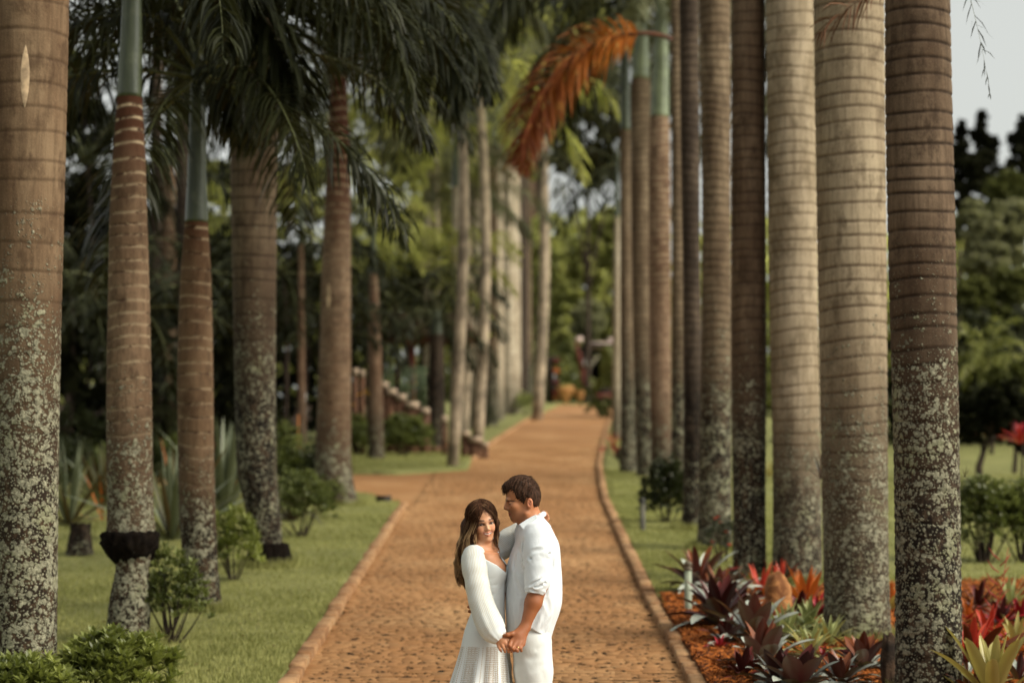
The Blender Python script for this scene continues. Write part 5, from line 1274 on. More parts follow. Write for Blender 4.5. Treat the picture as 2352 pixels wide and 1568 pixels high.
# ---- garden steps with pale caps, fence, pavilion column (left distance)
M_terra = plain('terracotta_wall', (.11, .052, .028), .85, .2, 2); M_cap = plain('pale_cap_stone', (.36, .27, .19), .8, .1, 3); M_rail = plain('green_fence', (.10, .14, .07), .6, .2, 3)
M_redcol = plain('red_column', (.11, .022, .012), .6, .15, 3)
Ys = 57.0; ps = 1 / pxm(Ys); r0 = at_y(930, 975, Ys); r0.z = g(r0.x, Ys)
root = empty('garden_steps', r0); tag(root, 'terracotta stair wall with pale stepped caps descending right behind the slender palm', 'steps')
for i, (px, py, wpx) in enumerate([(882, 890, 22), (900, 906, 24), (922, 918, 24), (948, 936, 32), (977, 950, 22)]):
    c = at_y(px, py, Ys); w = wpx * ps; zt = c.z - r0.z
    mb = MB(); v, f = box_vf((c.x - r0.x, -.02 * i, zt / 2 - .2), (w * 1.02, .4, zt + .4 - .06)); mb.add(v, f); obj('stair_wall', mb.mesh('stair_wall', M_terra), root)
    mb = MB(); v, f = box_vf((c.x - r0.x, -.02 * i, zt + .05), (w * .92, .5, .15)); mb.add(v, f); obj('cap_stone', mb.mesh('cap_stone', M_cap), root)
for i in range(4):
    mb = MB(); v, f = box_vf((-.15 + .28 * i, .75, .62 - .16 * i), (.34, 1.0, .12)); mb.add(v, f); obj('stair_tread', mb.mesh('stair_tread', M_terra), root)
for k, (px, py, wpx, hpx, lb) in enumerate([(817, 858, 12, 60, 'taller of the two pale-capped terracotta posts left of the slender palm'), (833, 862, 9, 56, 'shorter pale-capped terracotta post left of the slender palm'), (1021, 966, 14, 40, 'pale-capped post right of the short dark palm')]):
    c = at_y(px, py, Ys - 1); root = empty('gate_post', (c.x, Ys - 1, g(c.x, Ys - 1))); tag(root, lb, 'post'); zt = c.z - root.location.z
    mb = MB(); v, f = box_vf((0, 0, zt / 2 - .1), (wpx * ps * .9, .2, zt + .1)); mb.add(v, f); obj('shaft', mb.mesh('shaft', M_terra), root)
    mb = MB(); v, f = box_vf((0, 0, zt + .04), (wpx * ps, .25, .16)); mb.add(v, f); obj('cap_stone', mb.mesh('cap_stone', M_cap), root)
Yl = 55.0; c = at_y(1088, 1032, Yl); root = empty('low_wall', (c.x, Yl, g(c.x, Yl))); tag(root, 'low kerb wall with pale rounded caps at the grass corner by the drive', 'wall')
for px, py, w in ((1070, 1003, 22), (1092, 1016, 30), (1115, 1028, 14)):
    q = at_y(px, py, Yl); zt = max(.15, q.z - root.location.z); mb = MB(); v, f = box_vf((q.x - c.x, 0, zt / 2 - .1), (w * 1 / pxm(Yl), .35, zt + .2)); mb.add(v, f); obj('wall_block', mb.mesh('wall_block', M_terra), root)
    mb = MB(); v, f = box_vf((q.x - c.x, 0, zt + .06), (w * .95 / pxm(Yl), .45, .13)); mb.add(v, f); obj('cap_stone', mb.mesh('cap_stone', M_cap), root)
Yp = 62.0; c = at_y(935, 880, Yp); root = empty('fence', (c.x, Yp, g(c.x, Yp))); tag(root, 'pale green slatted fence beyond the garden steps', 'fence')
zz0 = at_y(935, 935, Yp).z - root.location.z; hh = 95 / pxm(Yp)
for i in range(9):
    mb = MB(); v, f = box_vf((-.55 + i * .14, 0, zz0 + hh / 2), (.06, .04, hh)); mb.add(v, f); obj('slat', mb.mesh('slat', M_rail), root)
for k in (.12, .5, .9):
    mb = MB(); v, f = box_vf((0, .05, zz0 + hh * k), (1.25, .04, .07)); mb.add(v, f); obj('rail', mb.mesh('rail', M_rail), root)
for k in (-.62, .62):
    mb = MB(); v, f = box_vf((k, .03, (zz0 + hh) / 2), (.08, .08, zz0 + hh + .05)); mb.add(v, f); obj('fence_post', mb.mesh('fence_post', M_rail), root)
Yc = 64.0; c = at_y(947, 830, Yc); root = empty('pavilion', (c.x, Yc, g(c.x, Yc))); tag(root, 'shadowed garden pavilion with a red column and red beam, behind the steps', 'pavilion')
zt = at_y(947, 790, Yc).z - root.location.z
for dx in (0, -.9):
    mb = MB(); v, f = box_vf((dx, 0, zt / 2), (.15, .15, zt)); mb.add(v, f); obj('column', mb.mesh('column', M_redcol), root)
mb = MB(); v, f = box_vf((0, 0, zt + .1), (2.2, .2, .2)); mb.add(v, f); obj('beam', mb.mesh('beam', M_redcol), root)
mb = MB(); mb.add(np.array([[-1.8, -.5, zt + .2], [1.8, -.5, zt + .2], [1.8, 2.5, zt + .2], [-1.8, 2.5, zt + .2], [-1.2, 1, zt + .95], [1.2, 1, zt + .95]]), np.array([[0, 1, 5, 4], [2, 3, 4, 5], [0, 3, 2, 1]])); mb.f.append(np.array([[1, 2, 5], [3, 0, 4]])); obj('roof', mb.mesh('roof', plain('thatch', (.06, .035, .02), .95, .2, 8)), root)
# posts with white squares
M_white = plain('white_paint', (.62, .62, .60), .7, .06, 4)
for k, (px, pb, pt, ys, lb) in enumerate([(656, 1010, 870, (912, 947), 'dark post with two white squares between blotchy and red-brown palms'), (695, 1088, 880, (913, 947, 1013, 1052), 'dark post with four white squares in front of the thin palm stem')]):
    B = ground(px, pb); root = empty('marker_post', B); tag(root, lb, 'post'); s2 = 1 / pxm(B.y)
    h = (pb - pt) * s2; mb = MB(); v, f = box_vf((0, 0, h / 2), (14 * s2, .08, h)); mb.add(v, f); obj('post', mb.mesh('post', plain('dark_post', (.04, .025, .018), .8)), root)
    for y_ in ys:
        z = (pb - y_) * s2; mb = MB(); v, f = box_vf((0, -.05, z), (15 * s2, .02, 21 * s2)); mb.add(v, f); obj('white_square', mb.mesh('white_square', M_white), root)
B = ground(684, 1110); root = obj('orange_stake', None, None); bpy.data.objects.remove(root)
mb = MB(); add_tube(mb, np.array([[0, 0, -.05], [.01, 0, .5], [0, 0, 1.25]]), .016, 6); o = obj('orange_stake', mb.mesh('orange_stake', plain('stake', (.36, .13, .03), .7)), None, B); tag(o, 'thin orange stake beside the post with four white squares', 'stake')

# ---- rustic gate at the end of the drive
M_wred = plain('red_brown_timber', (.12, .028, .016), .7, .2, 2); M_wdark = plain('dark_timber', (.03, .016, .010), .8, .2, 2); M_pink = plain('pale_pink_plank', (.62, .47, .42), .7, .08, 2)
Yg = 121.0; sg_ = 1 / pxm(Yg); c = at_y(1372, 925, Yg); gz = g(c.x, Yg)
root = empty('rustic_gate', (c.x, Yg, gz)); tag(root, 'rustic timber gateway with a forked post at the end of the drive', 'gate')
def G(px, py): q = at_y(px, py, Yg); return np.array([q.x - c.x, 0, q.z - gz])
def gpart(nm, pts, r, m, seg=10):
    mb = MB(); add_tube(mb, np.array([G(*p) for p in pts]), r if np.isscalar(r) else np.array(r), seg); return obj(nm, mb.mesh(nm, m, True), root)
gpart('forked_post', [(1342, 935), (1341, 880), (1338, 845), (1330, 815), (1322, 785)], [.16, .15, .16, .13, .10], M_wred)
gpart('fork_arm', [(1338, 850), (1341, 820), (1346, 795), (1353, 778)], [.13, .13, .12, .09], M_wdark)
gpart('gate_post', [(1405, 940), (1406, 870), (1405, 798)], .15, M_wred)
gpart('gate_post', [(1418, 940), (1418, 798)], .15, M_wdark)
def gbox(nm, a, b, d, m, y=0.0):
    p, q = G(*a), G(*b); mb = MB(); v, f = box_vf((((p + q) / 2)[0], y, ((p + q) / 2)[2]), (abs(q[0] - p[0]), d, abs(q[2] - p[2]))); mb.add(v, f); return obj(nm, mb.mesh(nm, m), root)
gbox('crossbeam', (1354, 786), (1410, 799), .3, M_pink); gbox('beam_end', (1396, 776), (1412, 787), .3, M_pink); gbox('cap', (1322, 774), (1338, 785), .2, M_pink)
gbox('board', (1345, 874), (1399, 889), .15, plain('pale_green_board', (.40, .42, .22), .7), -.3)
gbox('low_rail', (1350, 905), (1402, 914), .15, M_wred, -.25); gbox('low_panel', (1349, 890.5), (1402, 904), .12, M_wdark, -.2); gbox('low_panel', (1349, 914.5), (1402, 928), .12, M_wdark, -.2)
M_shade = plain('shade_board', (.022, .016, .011), .9)  # near-black walls and roof added so the gate opening reads dark
gbox('shade_back', (1340, 800), (1418, 932), .1, M_shade, 3.2); gbox('roof', (1338, 789), (1420, 797), 3.6, M_shade, 1.6)
for xa, xb in ((1336, 1341), (1417, 1422)): gbox('shade_side', (xa, 800), (xb, 932), 3.0, M_shade, 1.7)
me = ell_mesh('globe_lamp', (.2, .2, .2), M_white, 1, 0); o = obj('globe_lamp', me, root, tuple(G(1348, 835) + np.array([0, -.35, 0])))
gpart('brace', [(1352, 850), (1374, 815)], .07, plain('grey_brace', (.25, .22, .15), .8))
c2 = at_y(1270, 920, 119.0); root = empty('flower_totem', (c2.x, 119.0, g(c2.x, 119.0))); tag(root, 'dark post with red and orange flower pots at the far left of the drive end', 'planter')
h0 = root.location.z
zt = at_y(1270, 818, 119).z - h0
mb = MB(); v, f = box_vf((-.12, 0, zt / 2), (.28, .3, zt)); mb.add(v, f); obj('post', mb.mesh('post', M_wdark), root)
for k, (py, m) in enumerate([(829, M_maroon), (853, plain('tot_orange', (.35, .10, .02), .7)), (878, M_maroon), (902, plain('tot_pink', (.25, .05, .03), .7)), (916, plain('tot_amber', (.35, .14, .03), .7))]):
    q = at_y(1277, py, 119); me = ell_mesh('flower_cluster', (.15, .13, .16), m, k + 3, .12); obj('flower_cluster', me, root, (q.x - c2.x, -.2, q.z - h0))
for k, (px, pt, pb, w, lb) in enumerate([(1300, 888, 921, 42, 'wide amber bowl planter left of the forked gate post'), (1331, 897, 921, 24, 'smaller amber pot right beside the forked gate post')]):
    q = at_y(px, pb, 118.5); zg = g(q.x, 118.5); root = empty('bowl_planter', (q.x, 118.5, zg)); tag(root, lb, 'planter'); h = at_y(px, pt, 118.5).z - zg
    mb = MB(); w_ = w / pxm(118.5) / 2; z = np.array([0, .2, .45, .8, 1.0]) * h; add_tube(mb, np.stack([0 * z, 0 * z, z], 1), np.array([.3, .35, .6, .95, 1.0]) * w_, 18); obj('bowl', mb.mesh('bowl', plain('amber_clay', (.50, .24, .08), .7), True), root)
    obj('planting', cloud_mesh('planting', [((0, 0, h), (w_ * .8, w_ * .8, .15))], 60, .16, M_fol_light, k), root)
# ------------------------------------------------------------ the couple: distance-field bodies meshed with surface nets
PY = 13.07
PZ = g(0, PY)
PO = Vector((0, PY, PZ))
def J(cx, cy, dy=0.0):
    """figure point from the frame: cx, cy on the couple's own 1126-wide sketch grid, dy metres behind the couple's plane"""
    p = at_y(992.3 + cx / 3.064, 1056.6 + cy / 3.064, PY + dy); return np.array([p.x, dy, p.z - PZ])
def nrm(v): v = np.asarray(v, float); return v / np.linalg.norm(v)
class Field:
    def __init__(s): s.p = []
    def cap(s, a, b, ra, rb=None, k=.02, op='u'):
        a, b = np.asarray(a, float), np.asarray(b, float); rb = ra if rb is None else rb
        ab = b - a; L = ab @ ab + 1e-12
        def f(P):
            t = np.clip((P - a) @ ab / L, 0, 1); d = P - a - t[:, None] * ab; return np.sqrt((d * d).sum(1)) - (ra + (rb - ra) * t)
        s.p.append((f, k, op, (a + b) / 2, np.sqrt(L) / 2 + max(ra, rb))); return s
    def path(s, pts, rs, k=.02, op='u'):
        for i in range(len(pts) - 1): s.cap(pts[i], pts[i + 1], rs[i], rs[i + 1], k, op)
        return s
    def ell(s, c, r, R=None, k=.02, op='u'):
        c = np.asarray(c, float); r = np.asarray(r, float); R = np.eye(3) if R is None else R
        def f(P):
            q = (P - c) @ R; k0 = np.sqrt(((q / r) ** 2).sum(1)); k1 = np.sqrt(((q / r ** 2) ** 2).sum(1)) + 1e-9
            return k0 * (k0 - 1) / k1
        s.p.append((f, k, op, c, max(r))); return s
    def loft(s, zs, cx, cy, rx, ry, k=.02, op='u', pw=2.0, ang=0.0):
        zs = np.asarray(zs, float); o = np.argsort(zs); zs = zs[o]; A = [np.asarray(v, float)[o] if np.ndim(v) else np.full(len(zs), v) for v in (cx, cy, rx, ry)]
        if len(zs) > 4:
            zd = np.linspace(zs[0], zs[-1], 160); kk_ = 7; A = [np.convolve(np.pad(np.interp(zd, zs, q), kk_, mode='edge'), np.ones(2 * kk_ + 1) / (2 * kk_ + 1), 'valid') for q in A]; zs = zd
        c = np.array([A[0].mean(), A[1].mean(), (zs[0] + zs[-1]) / 2]); R = (zs[-1] - zs[0]) / 2 + max(A[2].max(), A[3].max()) + .1
        ca, sa = math.cos(ang), math.sin(ang)
        def f(P):
            z = P[:, 2]; a, b, u, v = (np.interp(z, zs, q) for q in A)
            X = P[:, 0] - a; Y = P[:, 1] - b; X, Y = X * ca + Y * sa, -X * sa + Y * ca
            kk = ((np.abs(X) / u) ** pw + (np.abs(Y) / v) ** pw) ** (1 / pw)
            d = (kk - 1) * np.minimum(u, v) ; dz = np.maximum(zs[0] - z, z - zs[-1])
            return np.where(dz > 0, np.sqrt(np.maximum(d, 0) ** 2 + dz ** 2) * np.where(d > 0, 1, 1), np.maximum(d, dz))
        s.p.append((f, k, op, c, R)); return s
    def fn(s, f, k=.004, op='s', c=(0, 0, 1), R=9.): s.p.append((f, k, op, np.asarray(c, float), R)); return s
    def __call__(s, P, near=None):
        d = None
        for f, k, op, c, r in s.p:
            if near is not None and op == 'u':
                if np.linalg.norm(near[0] - c) > r + near[1] + .06: continue
            v = f(P)
            if op == 'n': d = d + v; continue
            if d is None: d = v; continue
            if op == 'u':
                h = np.clip(.5 + .5 * (d - v) / k, 0, 1); d = d * (1 - h) + v * h - k * h * (1 - h)
            elif op == 's':
                h = np.clip(.5 - .5 * (d + v) / k, 0, 1); d = d * (1 - h) - v * h + k * h * (1 - h)
            elif op == 'i':
                h = np.clip(.5 - .5 * (d - v) / k, 0, 1); d = d * (1 - h) + v * h + k * h * (1 - h)
        return d if d is not None else np.full(len(P), .5)
def surf_nets(F, lo, hi, h, B=16):
    lo = np.array(lo, float); hi = np.array(hi, float); nb = np.ceil((hi - lo) / (h * B)).astype(int); N = nb * B + 1
    bc = np.stack(np.meshgrid(*[np.arange(n) for n in nb], indexing='ij'), -1).reshape(-1, 3)
    C = lo + (bc + .5) * B * h; half = B * h * .5 * math.sqrt(3)
    dc = F(C); vol = np.ones(N, dtype=np.float32)
    gr = np.stack(np.meshgrid(*[np.arange(B + 1)] * 3, indexing='ij'), -1).reshape(-1, 3) * h
    for b, c, d in zip(bc, C, dc):
        sl = tuple(slice(q * B, q * B + B + 1) for q in b)
        if abs(d) > half * 1.25 + .035:
            if d < 0: vol[sl] = -1
            continue
    for b, c, d in zip(bc, C, dc):
        if abs(d) > half * 1.25 + .035: continue
        sl = tuple(slice(q * B, q * B + B + 1) for q in b)
        vol[sl] = F(lo + b * B * h + gr, (c, half)).reshape(B + 1, B + 1, B + 1)
    s = vol < 0
    any_ = np.zeros(N - 1, bool); all_ = np.ones(N - 1, bool)
    for i in (0, 1):
        for j in (0, 1):
            for k in (0, 1):
                q = s[i:N[0] - 1 + i, j:N[1] - 1 + j, k:N[2] - 1 + k]; any_ |= q; all_ &= q
    act = np.argwhere(any_ & ~all_); idm = np.full(N - 1, -1, dtype=np.int32); idm[tuple(act.T)] = np.arange(len(act))
    cor = np.array([[i, j, k] for i in (0, 1) for j in (0, 1) for k in (0, 1)])
    val = np.stack([vol[tuple((act + c).T)] for c in cor], 1)
    acc = np.zeros((len(act), 3)); cnt = np.zeros(len(act))
    for a in range(8):
        for b in range(a + 1, 8):
            if np.abs(cor[a] - cor[b]).sum() != 1: continue
            va, vb = val[:, a], val[:, b]; m = (va < 0) != (vb < 0); t = np.where(m, va / (va - vb + 1e-12), 0)
            acc += np.where(m[:, None], cor[a] + t[:, None] * (cor[b] - cor[a]), 0); cnt += m
    V = lo + (act + acc / cnt[:, None]) * h
    Q = []
    for ax in range(3):
        u, v = [(1, 2), (2, 0), (0, 1)][ax]
        e = [1, 1, 1]; s0 = s; sl0 = [slice(None)] * 3; sl1 = [slice(None)] * 3; sl0[ax] = slice(0, -1); sl1[ax] = slice(1, None)
        A, Bq = s[tuple(sl0)], s[tuple(sl1)]; ed = np.argwhere(A != Bq)
        ok = (ed[:, u] > 0) & (ed[:, v] > 0) & (ed[:, u] < N[u] - 1) & (ed[:, v] < N[v] - 1); ed = ed[ok]
        fl = A[tuple(ed.T)]
        du = np.zeros(3, int); du[u] = 1; dv = np.zeros(3, int); dv[v] = 1
        q = np.stack([idm[tuple((ed - du - dv).T)], idm[tuple((ed - dv).T)], idm[tuple(ed.T)], idm[tuple((ed - du).T)]], 1)
        q[~fl] = q[~fl][:, ::-1]; Q.append(q)
    Q = np.concatenate(Q); Q = Q[(Q >= 0).all(1)]
    return V, Q
def frame_rot(F_, U_):
    F_ = nrm(F_); L_ = nrm(np.cross(U_, F_)); U2 = np.cross(F_, L_); return np.stack([F_, L_, U2], 1)   # columns: forward, left, up
def ss(a, b, x): t = np.clip((x - a) / (b - a), 0, 1); return t * t * (3 - 2 * t)
def vnoise(P, f, seed=0):
    R = np.random.RandomState(seed); o = 0
    for k in range(6):
        d = R.normal(0, 1, 3); d /= np.linalg.norm(d); w = R.uniform(.6, 1.6); o = o + np.sin((P @ d) * f * w * 6.28 + R.uniform(0, 6.28) + 1.3 * np.sin(P @ d[::-1] * f * 3.1))
    return o / 4.
def mixc(c, m, col): return c * (1 - m[:, None]) + np.array(col) * m[:, None]

def mat_skin(name):
    m = NT(name); c = m.attr('col', out='Vector'); p = m.coord('Object')
    n = m.noise(p, 60, 3); c2 = m.mix(m.mr(n, .4, .7, 0, .10), c, (.40, .12, .06))
    return m.done(m.pr(c2, .48, .35, m.bump(m.noise(p, 300, 3), .08, .002), Subsurface_Weight=.12, Subsurface_Radius=(.012, .004, .002), Subsurface_Scale=1.0))
M_skin = mat_skin('skin')
def mat_cloth(name, c, sc=180, fold=.35):
    m = NT(name); p = m.coord('Object'); w = m.noise(m.mapv(p, (1, 1, .35)), 9, 4, .6, .6)
    return m.done(m.pr(c, .85, .15, m.bump(m.math('ADD', m.math('MULTIPLY', w, 1.0), m.math('MULTIPLY', m.noise(p, sc, 2), .05)), fold, .02), Sheen_Weight=.2))
M_shirt = mat_cloth('white_linen', (.66, .69, .71), 220, .45)
M_trouser = mat_cloth('offwhite_trouser', (.66, .68, .66), 220, .25)
M_dress = mat_cloth('white_dress', (.68, .71, .71), 200, .12)
def hair_mat(name, c1, c2, hi=None):
    m = NT(name); t = m.attr('tone'); p = m.coord('Object')
    f = m.noise(m.mapv(p, (1, 1, .15)), 160, 3, .7)
    c = m.mix(m.mr(f, .35, .65), c1, c2)
    if hi: c = m.mix(t, c, hi)
    return m.done(m.pr(c, .6, .10, m.bump(f, .6, .004)))

def head_parts(Fd, R, O, sc, woman=False):
    def T(f, s, u): return O + R @ (np.array([f, s, u]) * sc)
    def E(c, r, k, op='u'): Fd.ell(T(*c), np.array(r) * sc, R, k, op)
    def Cp(a, b, ra, rb, k, op='u'): Fd.cap(T(*a), T(*b), ra * sc, rb * sc, k, op)
    if not woman:
        E((.034, 0, .064), (.086, .073, .083), .02); E((-.004, 0, .028), (.054, .064, .066), .03)
        E((.058, 0, -.012), (.045, .055, .080), .022)
        Cp((.106, -.030, .020), (.106, .030, .020), .0115, .0105, .012)
        for s in (-1, 1):
            Cp((.018, s * .050, -.052), (.070, s * .015, -.078), .017, .014, .028)
            E((.076, s * .042, -.012), (.020, .018, .018), .015)
        E((.073, 0, -.078), (.0155, .019, .015), .012)
        for s in (-1, 1): E((.114, s * .034, .003), (.012, .0155, .0080), .008, 's'); E((.0925, s * .031, .001), (.0125, .0135, .0115), .003)
        Cp((.101, 0, .008), (.104, 0, -.024), .014, .013, .010); Cp((.1115, 0, .012), (.1215, 0, -.018), .0065, .0080, .006); E((.1175, 0, -.0245), (.0110, .0095, .0080), .005)
        for s in (-1, 1): E((.105, s * .0115, -.0275), (.009, .0065, .0065), .006)
        for s in (-1, 1):
            Cp((.0985, 0, -.0475), (.085, s * .023, -.0520), .0052, .003, .005); Cp((.0955, 0, -.0590), (.084, s * .021, -.0550), .0068, .0035, .005)
            Cp((.0985, 0, -.0525), (.086, s * .021, -.0535), .0015, .001, .003, 's')
            Re = R @ np.array([[1, 0, .12], [0, 1, s * .2], [-.12, -s * .2, 1]])
            Fd.ell(T(-.003, s * .075, .002), np.array((.017, .0095, .029)) * sc, R, .004); Fd.ell(T(.000, s * .087, .003), np.array((.0105, .010, .0195)) * sc, R, .002, 's'); Fd.cap(T(.002, s * .080, .010), T(-.006, s * .080, -.004), .0022, .0022, .002)
            E((.006, s * .074, -.004), (.006, .006, .007), .003)
    else:
        E((.012, 0, .056), (.086, .071, .078), .02); E((-.012, 0, .02), (.055, .060, .062), .03)
        E((.052, 0, -.014), (.047, .050, .078), .03)
        Cp((.094, -.024, .022), (.094, .024, .022), .009, .009, .016)
        for s in (-1, 1):
            Cp((.004, s * .043, -.045), (.064, s * .012, -.082), .014, .012, .026)
            E((.073, s * .035, -.016), (.019, .016, .017), .018); E((.083, s * .031, -.030), (.012, .011, .011), .012)
        E((.075, 0, -.083), (.012, .014, .011), .012)
        for s in (-1, 1): E((.100, s * .030, .007), (.010, .015, .0075), .008, 's'); E((.0815, s * .0305, .006), (.0135, .0150, .0105), .004); E((.096, s * .0310, .0055), (.012, .0130, .0036), .0015, 's')
        Cp((.090, 0, .008), (.094, 0, -.022), .011, .011, .008); Cp((.096, 0, .010), (.109, 0, -.018), .0050, .0065, .010); E((.1085, 0, -.0225), (.0085, .0080, .0070), .005)
        for s in (-1, 1): E((.100, s * .0110, -.0255), (.0070, .0055, .0055), .005)
        # open smile
        for s in (-1, 1): Cp((.101, 0, -.0505), (.090, s * .0215, -.0440), .0052, .0018, .002, 's')
        for s in (-1, 1):
            Cp((.1005, 0, -.0435), (.089, s * .0255, -.0395), .0036, .0020, .003); Cp((.0985, 0, -.0580), (.0885, s * .0245, -.0430), .0048, .0022, .003)
    return T

def local(R, O, sc, V): return (V - O) @ R / sc

# ---------------- man
mF = Field(); yaw = math.radians(7)
mR = frame_rot((-math.cos(yaw), -math.sin(yaw), 0), (0, 0, 1)); mO = J(672, 308, .0)
mT = head_parts(mF, mR, mO, 1.0)
mS = J(700, 475, .02); neckb = J(708, 455, .02)
mF.cap(J(672, 350, 0), neckb, .055, .060, .03); mF.cap(J(700, 440, .02), J(735, 540, .02), .062, .095, .04)
shL, elL, wrL = J(745, 560, -.175), J(752, 885, -.235), J(655, 1172, -.265)      # near (left) arm
shR, elR, wrR = J(715, 560, .20), J(600, 820, .27), J(380, 1035, .14)           # far arm, round her waist
zf = lambda cy: J(700, cy)[2]
zt_ = [zf(v) for v in (500, 560, 700, 850, 1000, 1100, 1230)]; tx_ = [J(v, 800)[0] for v in (730, 728, 725, 722, 718, 715, 712)]
mF.loft(zt_, tx_, .02, [.07, .10, .12, .110, .10, .095, .085], [.13, .18, .18, .16, .14, .14, .13], k=.05)
mF.cap(shL, shR, .055, .055, .05)
mF.path([shL, elL], [.056, .044], .03).path([elL, elL * .6 + wrL * .4, wrL], [.0455, .0440, .0265], .02)
mF.path([shR, elR], [.055, .045], .03).path([elR, wrR], [.044, .028], .02)
# near hand (left), holding hers
kd = -.285
kn = [J(556, 1276, -.315), J(580, 1296, -.322), J(610, 1308, -.318), J(640, 1294, -.300)]
md = [J(545, 1302, -.335), J(566, 1322, -.340), J(594, 1332, -.335), J(622, 1322, -.318)]
tp_ = [J(556, 1330, -.325), J(577, 1338, -.330), J(602, 1342, -.322), J(628, 1340, -.308)]
for q in kn: mF.cap(wrL, q, .021, .0125, .012)
mF.cap(wrL, J(600, 1225, -.29), .024, .026, .02)
for a, b, c, r in zip(kn, md, tp_, (.0105, .0105, .0100, .0090)): mF.path([a, b, c], [r * 1.08, r, r * .85], .004)
mF.path([J(615, 1205, -.285), J(562, 1220, -.31), J(530, 1228, -.318), J(506, 1232, -.315)], [.017, .0125, .0115, .0085], .006)
# far hand round her waist: fingertips show at her back
for (a, b) in (((330, 1040), (258, 1030)), ((330, 1062), (262, 1062)), ((335, 1085), (285, 1088))):
    mF.path([wrR, J(a[0], a[1], .10), J(b[0], b[1], .07)], [.022, .012, .0088], .008)
mF.path([wrR, J(350, 1010, .09)], [.02, .012], .008); mF.cap(wrR, J(335, 1060, .10), .028, .022, .02)
for s in (-1, 1):
    hip, kne, ank = J(708 , 1280, s * .075), J(722 + s * 8, 1850, s * .10), J(735, 2395, s * .11)
    mF.path([hip, kne, ank], [.072, .048, .036], .03); mF.path([J(740, 2440, s * .11), J(610, 2465, s * .12)], [.038, .030], .02)
Vm, Qm = surf_nets(mF, (-.42, -.42, -.02), (.36, .38, 1.88), .0032)
def man_col(V):
    q = local(mR, mO, 1.0, V); f, s, u = q.T; s_ = np.abs(s); c = np.tile(np.array([.43, .170, .072]), (len(V), 1))
    hd = (V[:, 2] > mO[2] - .13) & (s_ < .11) & (f > -.09) & (f < .15)
    H = hd.astype(float)
    c = mixc(c, H * ss(.0, .10, f) * .35, (.56, .26, .13))
    beard = H * ss(-.015, -.045, u - .25 * (f - .1)) * ss(.005, .03, f) * ss(-.095, -.085, u); c = mixc(c, beard * .42, (.15, .075, .045))
    must = H * np.exp(-((u + .040) / .005) ** 2) * ss(.08, .09, f) * (s_ < .024); c = mixc(c, must * .45, (.13, .065, .04))
    lips = H * np.exp(-((u + .0535) / .0065) ** 4) * ss(.080, .088, f) * ss(.027, .020, s_); c = mixc(c, lips * .75, (.42, .10, .065))
    c = mixc(c, H * np.exp(-((u + .0535) / .0015) ** 2) * ss(.08, .088, f) * (s_ < .022) * .8, (.10, .03, .02))
    brow = H * np.exp(-((u - .0175 + .10 * (s_ - .028)) / .0044) ** 4) * ss(.008, .013, s_) * ss(.060, .050, s_) * (f > .05); c = mixc(c, brow * .95, (.030, .015, .008))
    sock = H * np.exp(-(((u - .003) / .011) ** 2 + ((s_ - .031) / .017) ** 2)) * (f > .06); c = mixc(c, sock * .22, (.24, .09, .045))
    lash = H * np.exp(-((u + .001 + 6 * (s_ - .03) ** 2) / .0026) ** 2) * ss(.017, .020, s_) * ss(.047, .042, s_) * (f > .07); c = mixc(c, lash * .95, (.025, .012, .008))
    ear = H * np.exp(-(((f + .002) / .009) ** 2 + ((u - .003) / .015) ** 2)) * (s_ > .068); c = mixc(c, ear * .75, (.20, .05, .025))  # shade of the ear hollow put into the skin colour
    earr = H * (s_ > .074) * .35; c = mixc(c, earr, (.62, .22, .12))
    arm = ss(zf(880), zf(960), V[:, 2]); c = mixc(c, (V[:, 2] < zf(880)).astype(float) * .75, (.28, .092, .033))
    kn_ = (vnoise(V, 22, 3) * .5 + .5) * (V[:, 2] < zf(900)); c = mixc(c, np.clip(kn_, 0, 1) * .22, (.22, .08, .035))
    return np.clip(c, 0, 1)
man = empty('person', PO); tag(man, 'dark-haired man in a white shirt with rolled sleeves, looking down at the woman in white', 'person')
obj('body', make_mesh('body', Vm, Qm, M_skin, True, {'col': man_col(Vm)}), man)

# man's hair
hF = Field()
hF.ell(mT(.033, 0, .068), (.093, .080, .090), mR, .02); hF.ell(mT(-.008, 0, .028), (.061, .0735, .072), mR, .03)
hF.ell(mT(.088, -.004, .090), (.048, .048, .034), mR, .02)
hlf = np.array([-.09, -.05, -.03, -.016, -.006, .018, .026, .036, .048, .072, .084, .100, .118, .15]); hlu = np.array([-.026, -.026, -.018, .014, .032, .030, .002, .004, .016, .036, .074, .078, .066, .064])
def hcut(P):
    q = (P - mO) @ mR; wob = .003 * np.sin(q[:, 0] * 320 + q[:, 1] * 150) + .002 * np.sin(q[:, 1] * 500)
    return np.interp(q[:, 0], hlf, hlu) + wob - q[:, 2]
hF.fn(hcut, .006, 'i'); 
def hn(P):
    q = (P - mO) @ mR; return .0016 * np.sin(q[:, 0] * 420 + q[:, 2] * 260 + 3 * np.sin(q[:, 1] * 90)) + .0014 * np.sin(q[:, 1] * 380 - q[:, 0] * 200) + .0015 * vnoise(P, 16, 5)
hF.fn(hn, 0, 'n')
V, Q = surf_nets(hF, mO + [-.17, -.12, -.05], mO + [.12, .13, .19], .0028)
M_hair_m = hair_mat('hair_dark_brown', (.014, .007, .004), (.070, .033, .018))
hair_o = obj('hair', make_mesh('hair', V, Q, M_hair_m, True, {'tone': np.zeros(len(V))}), man)
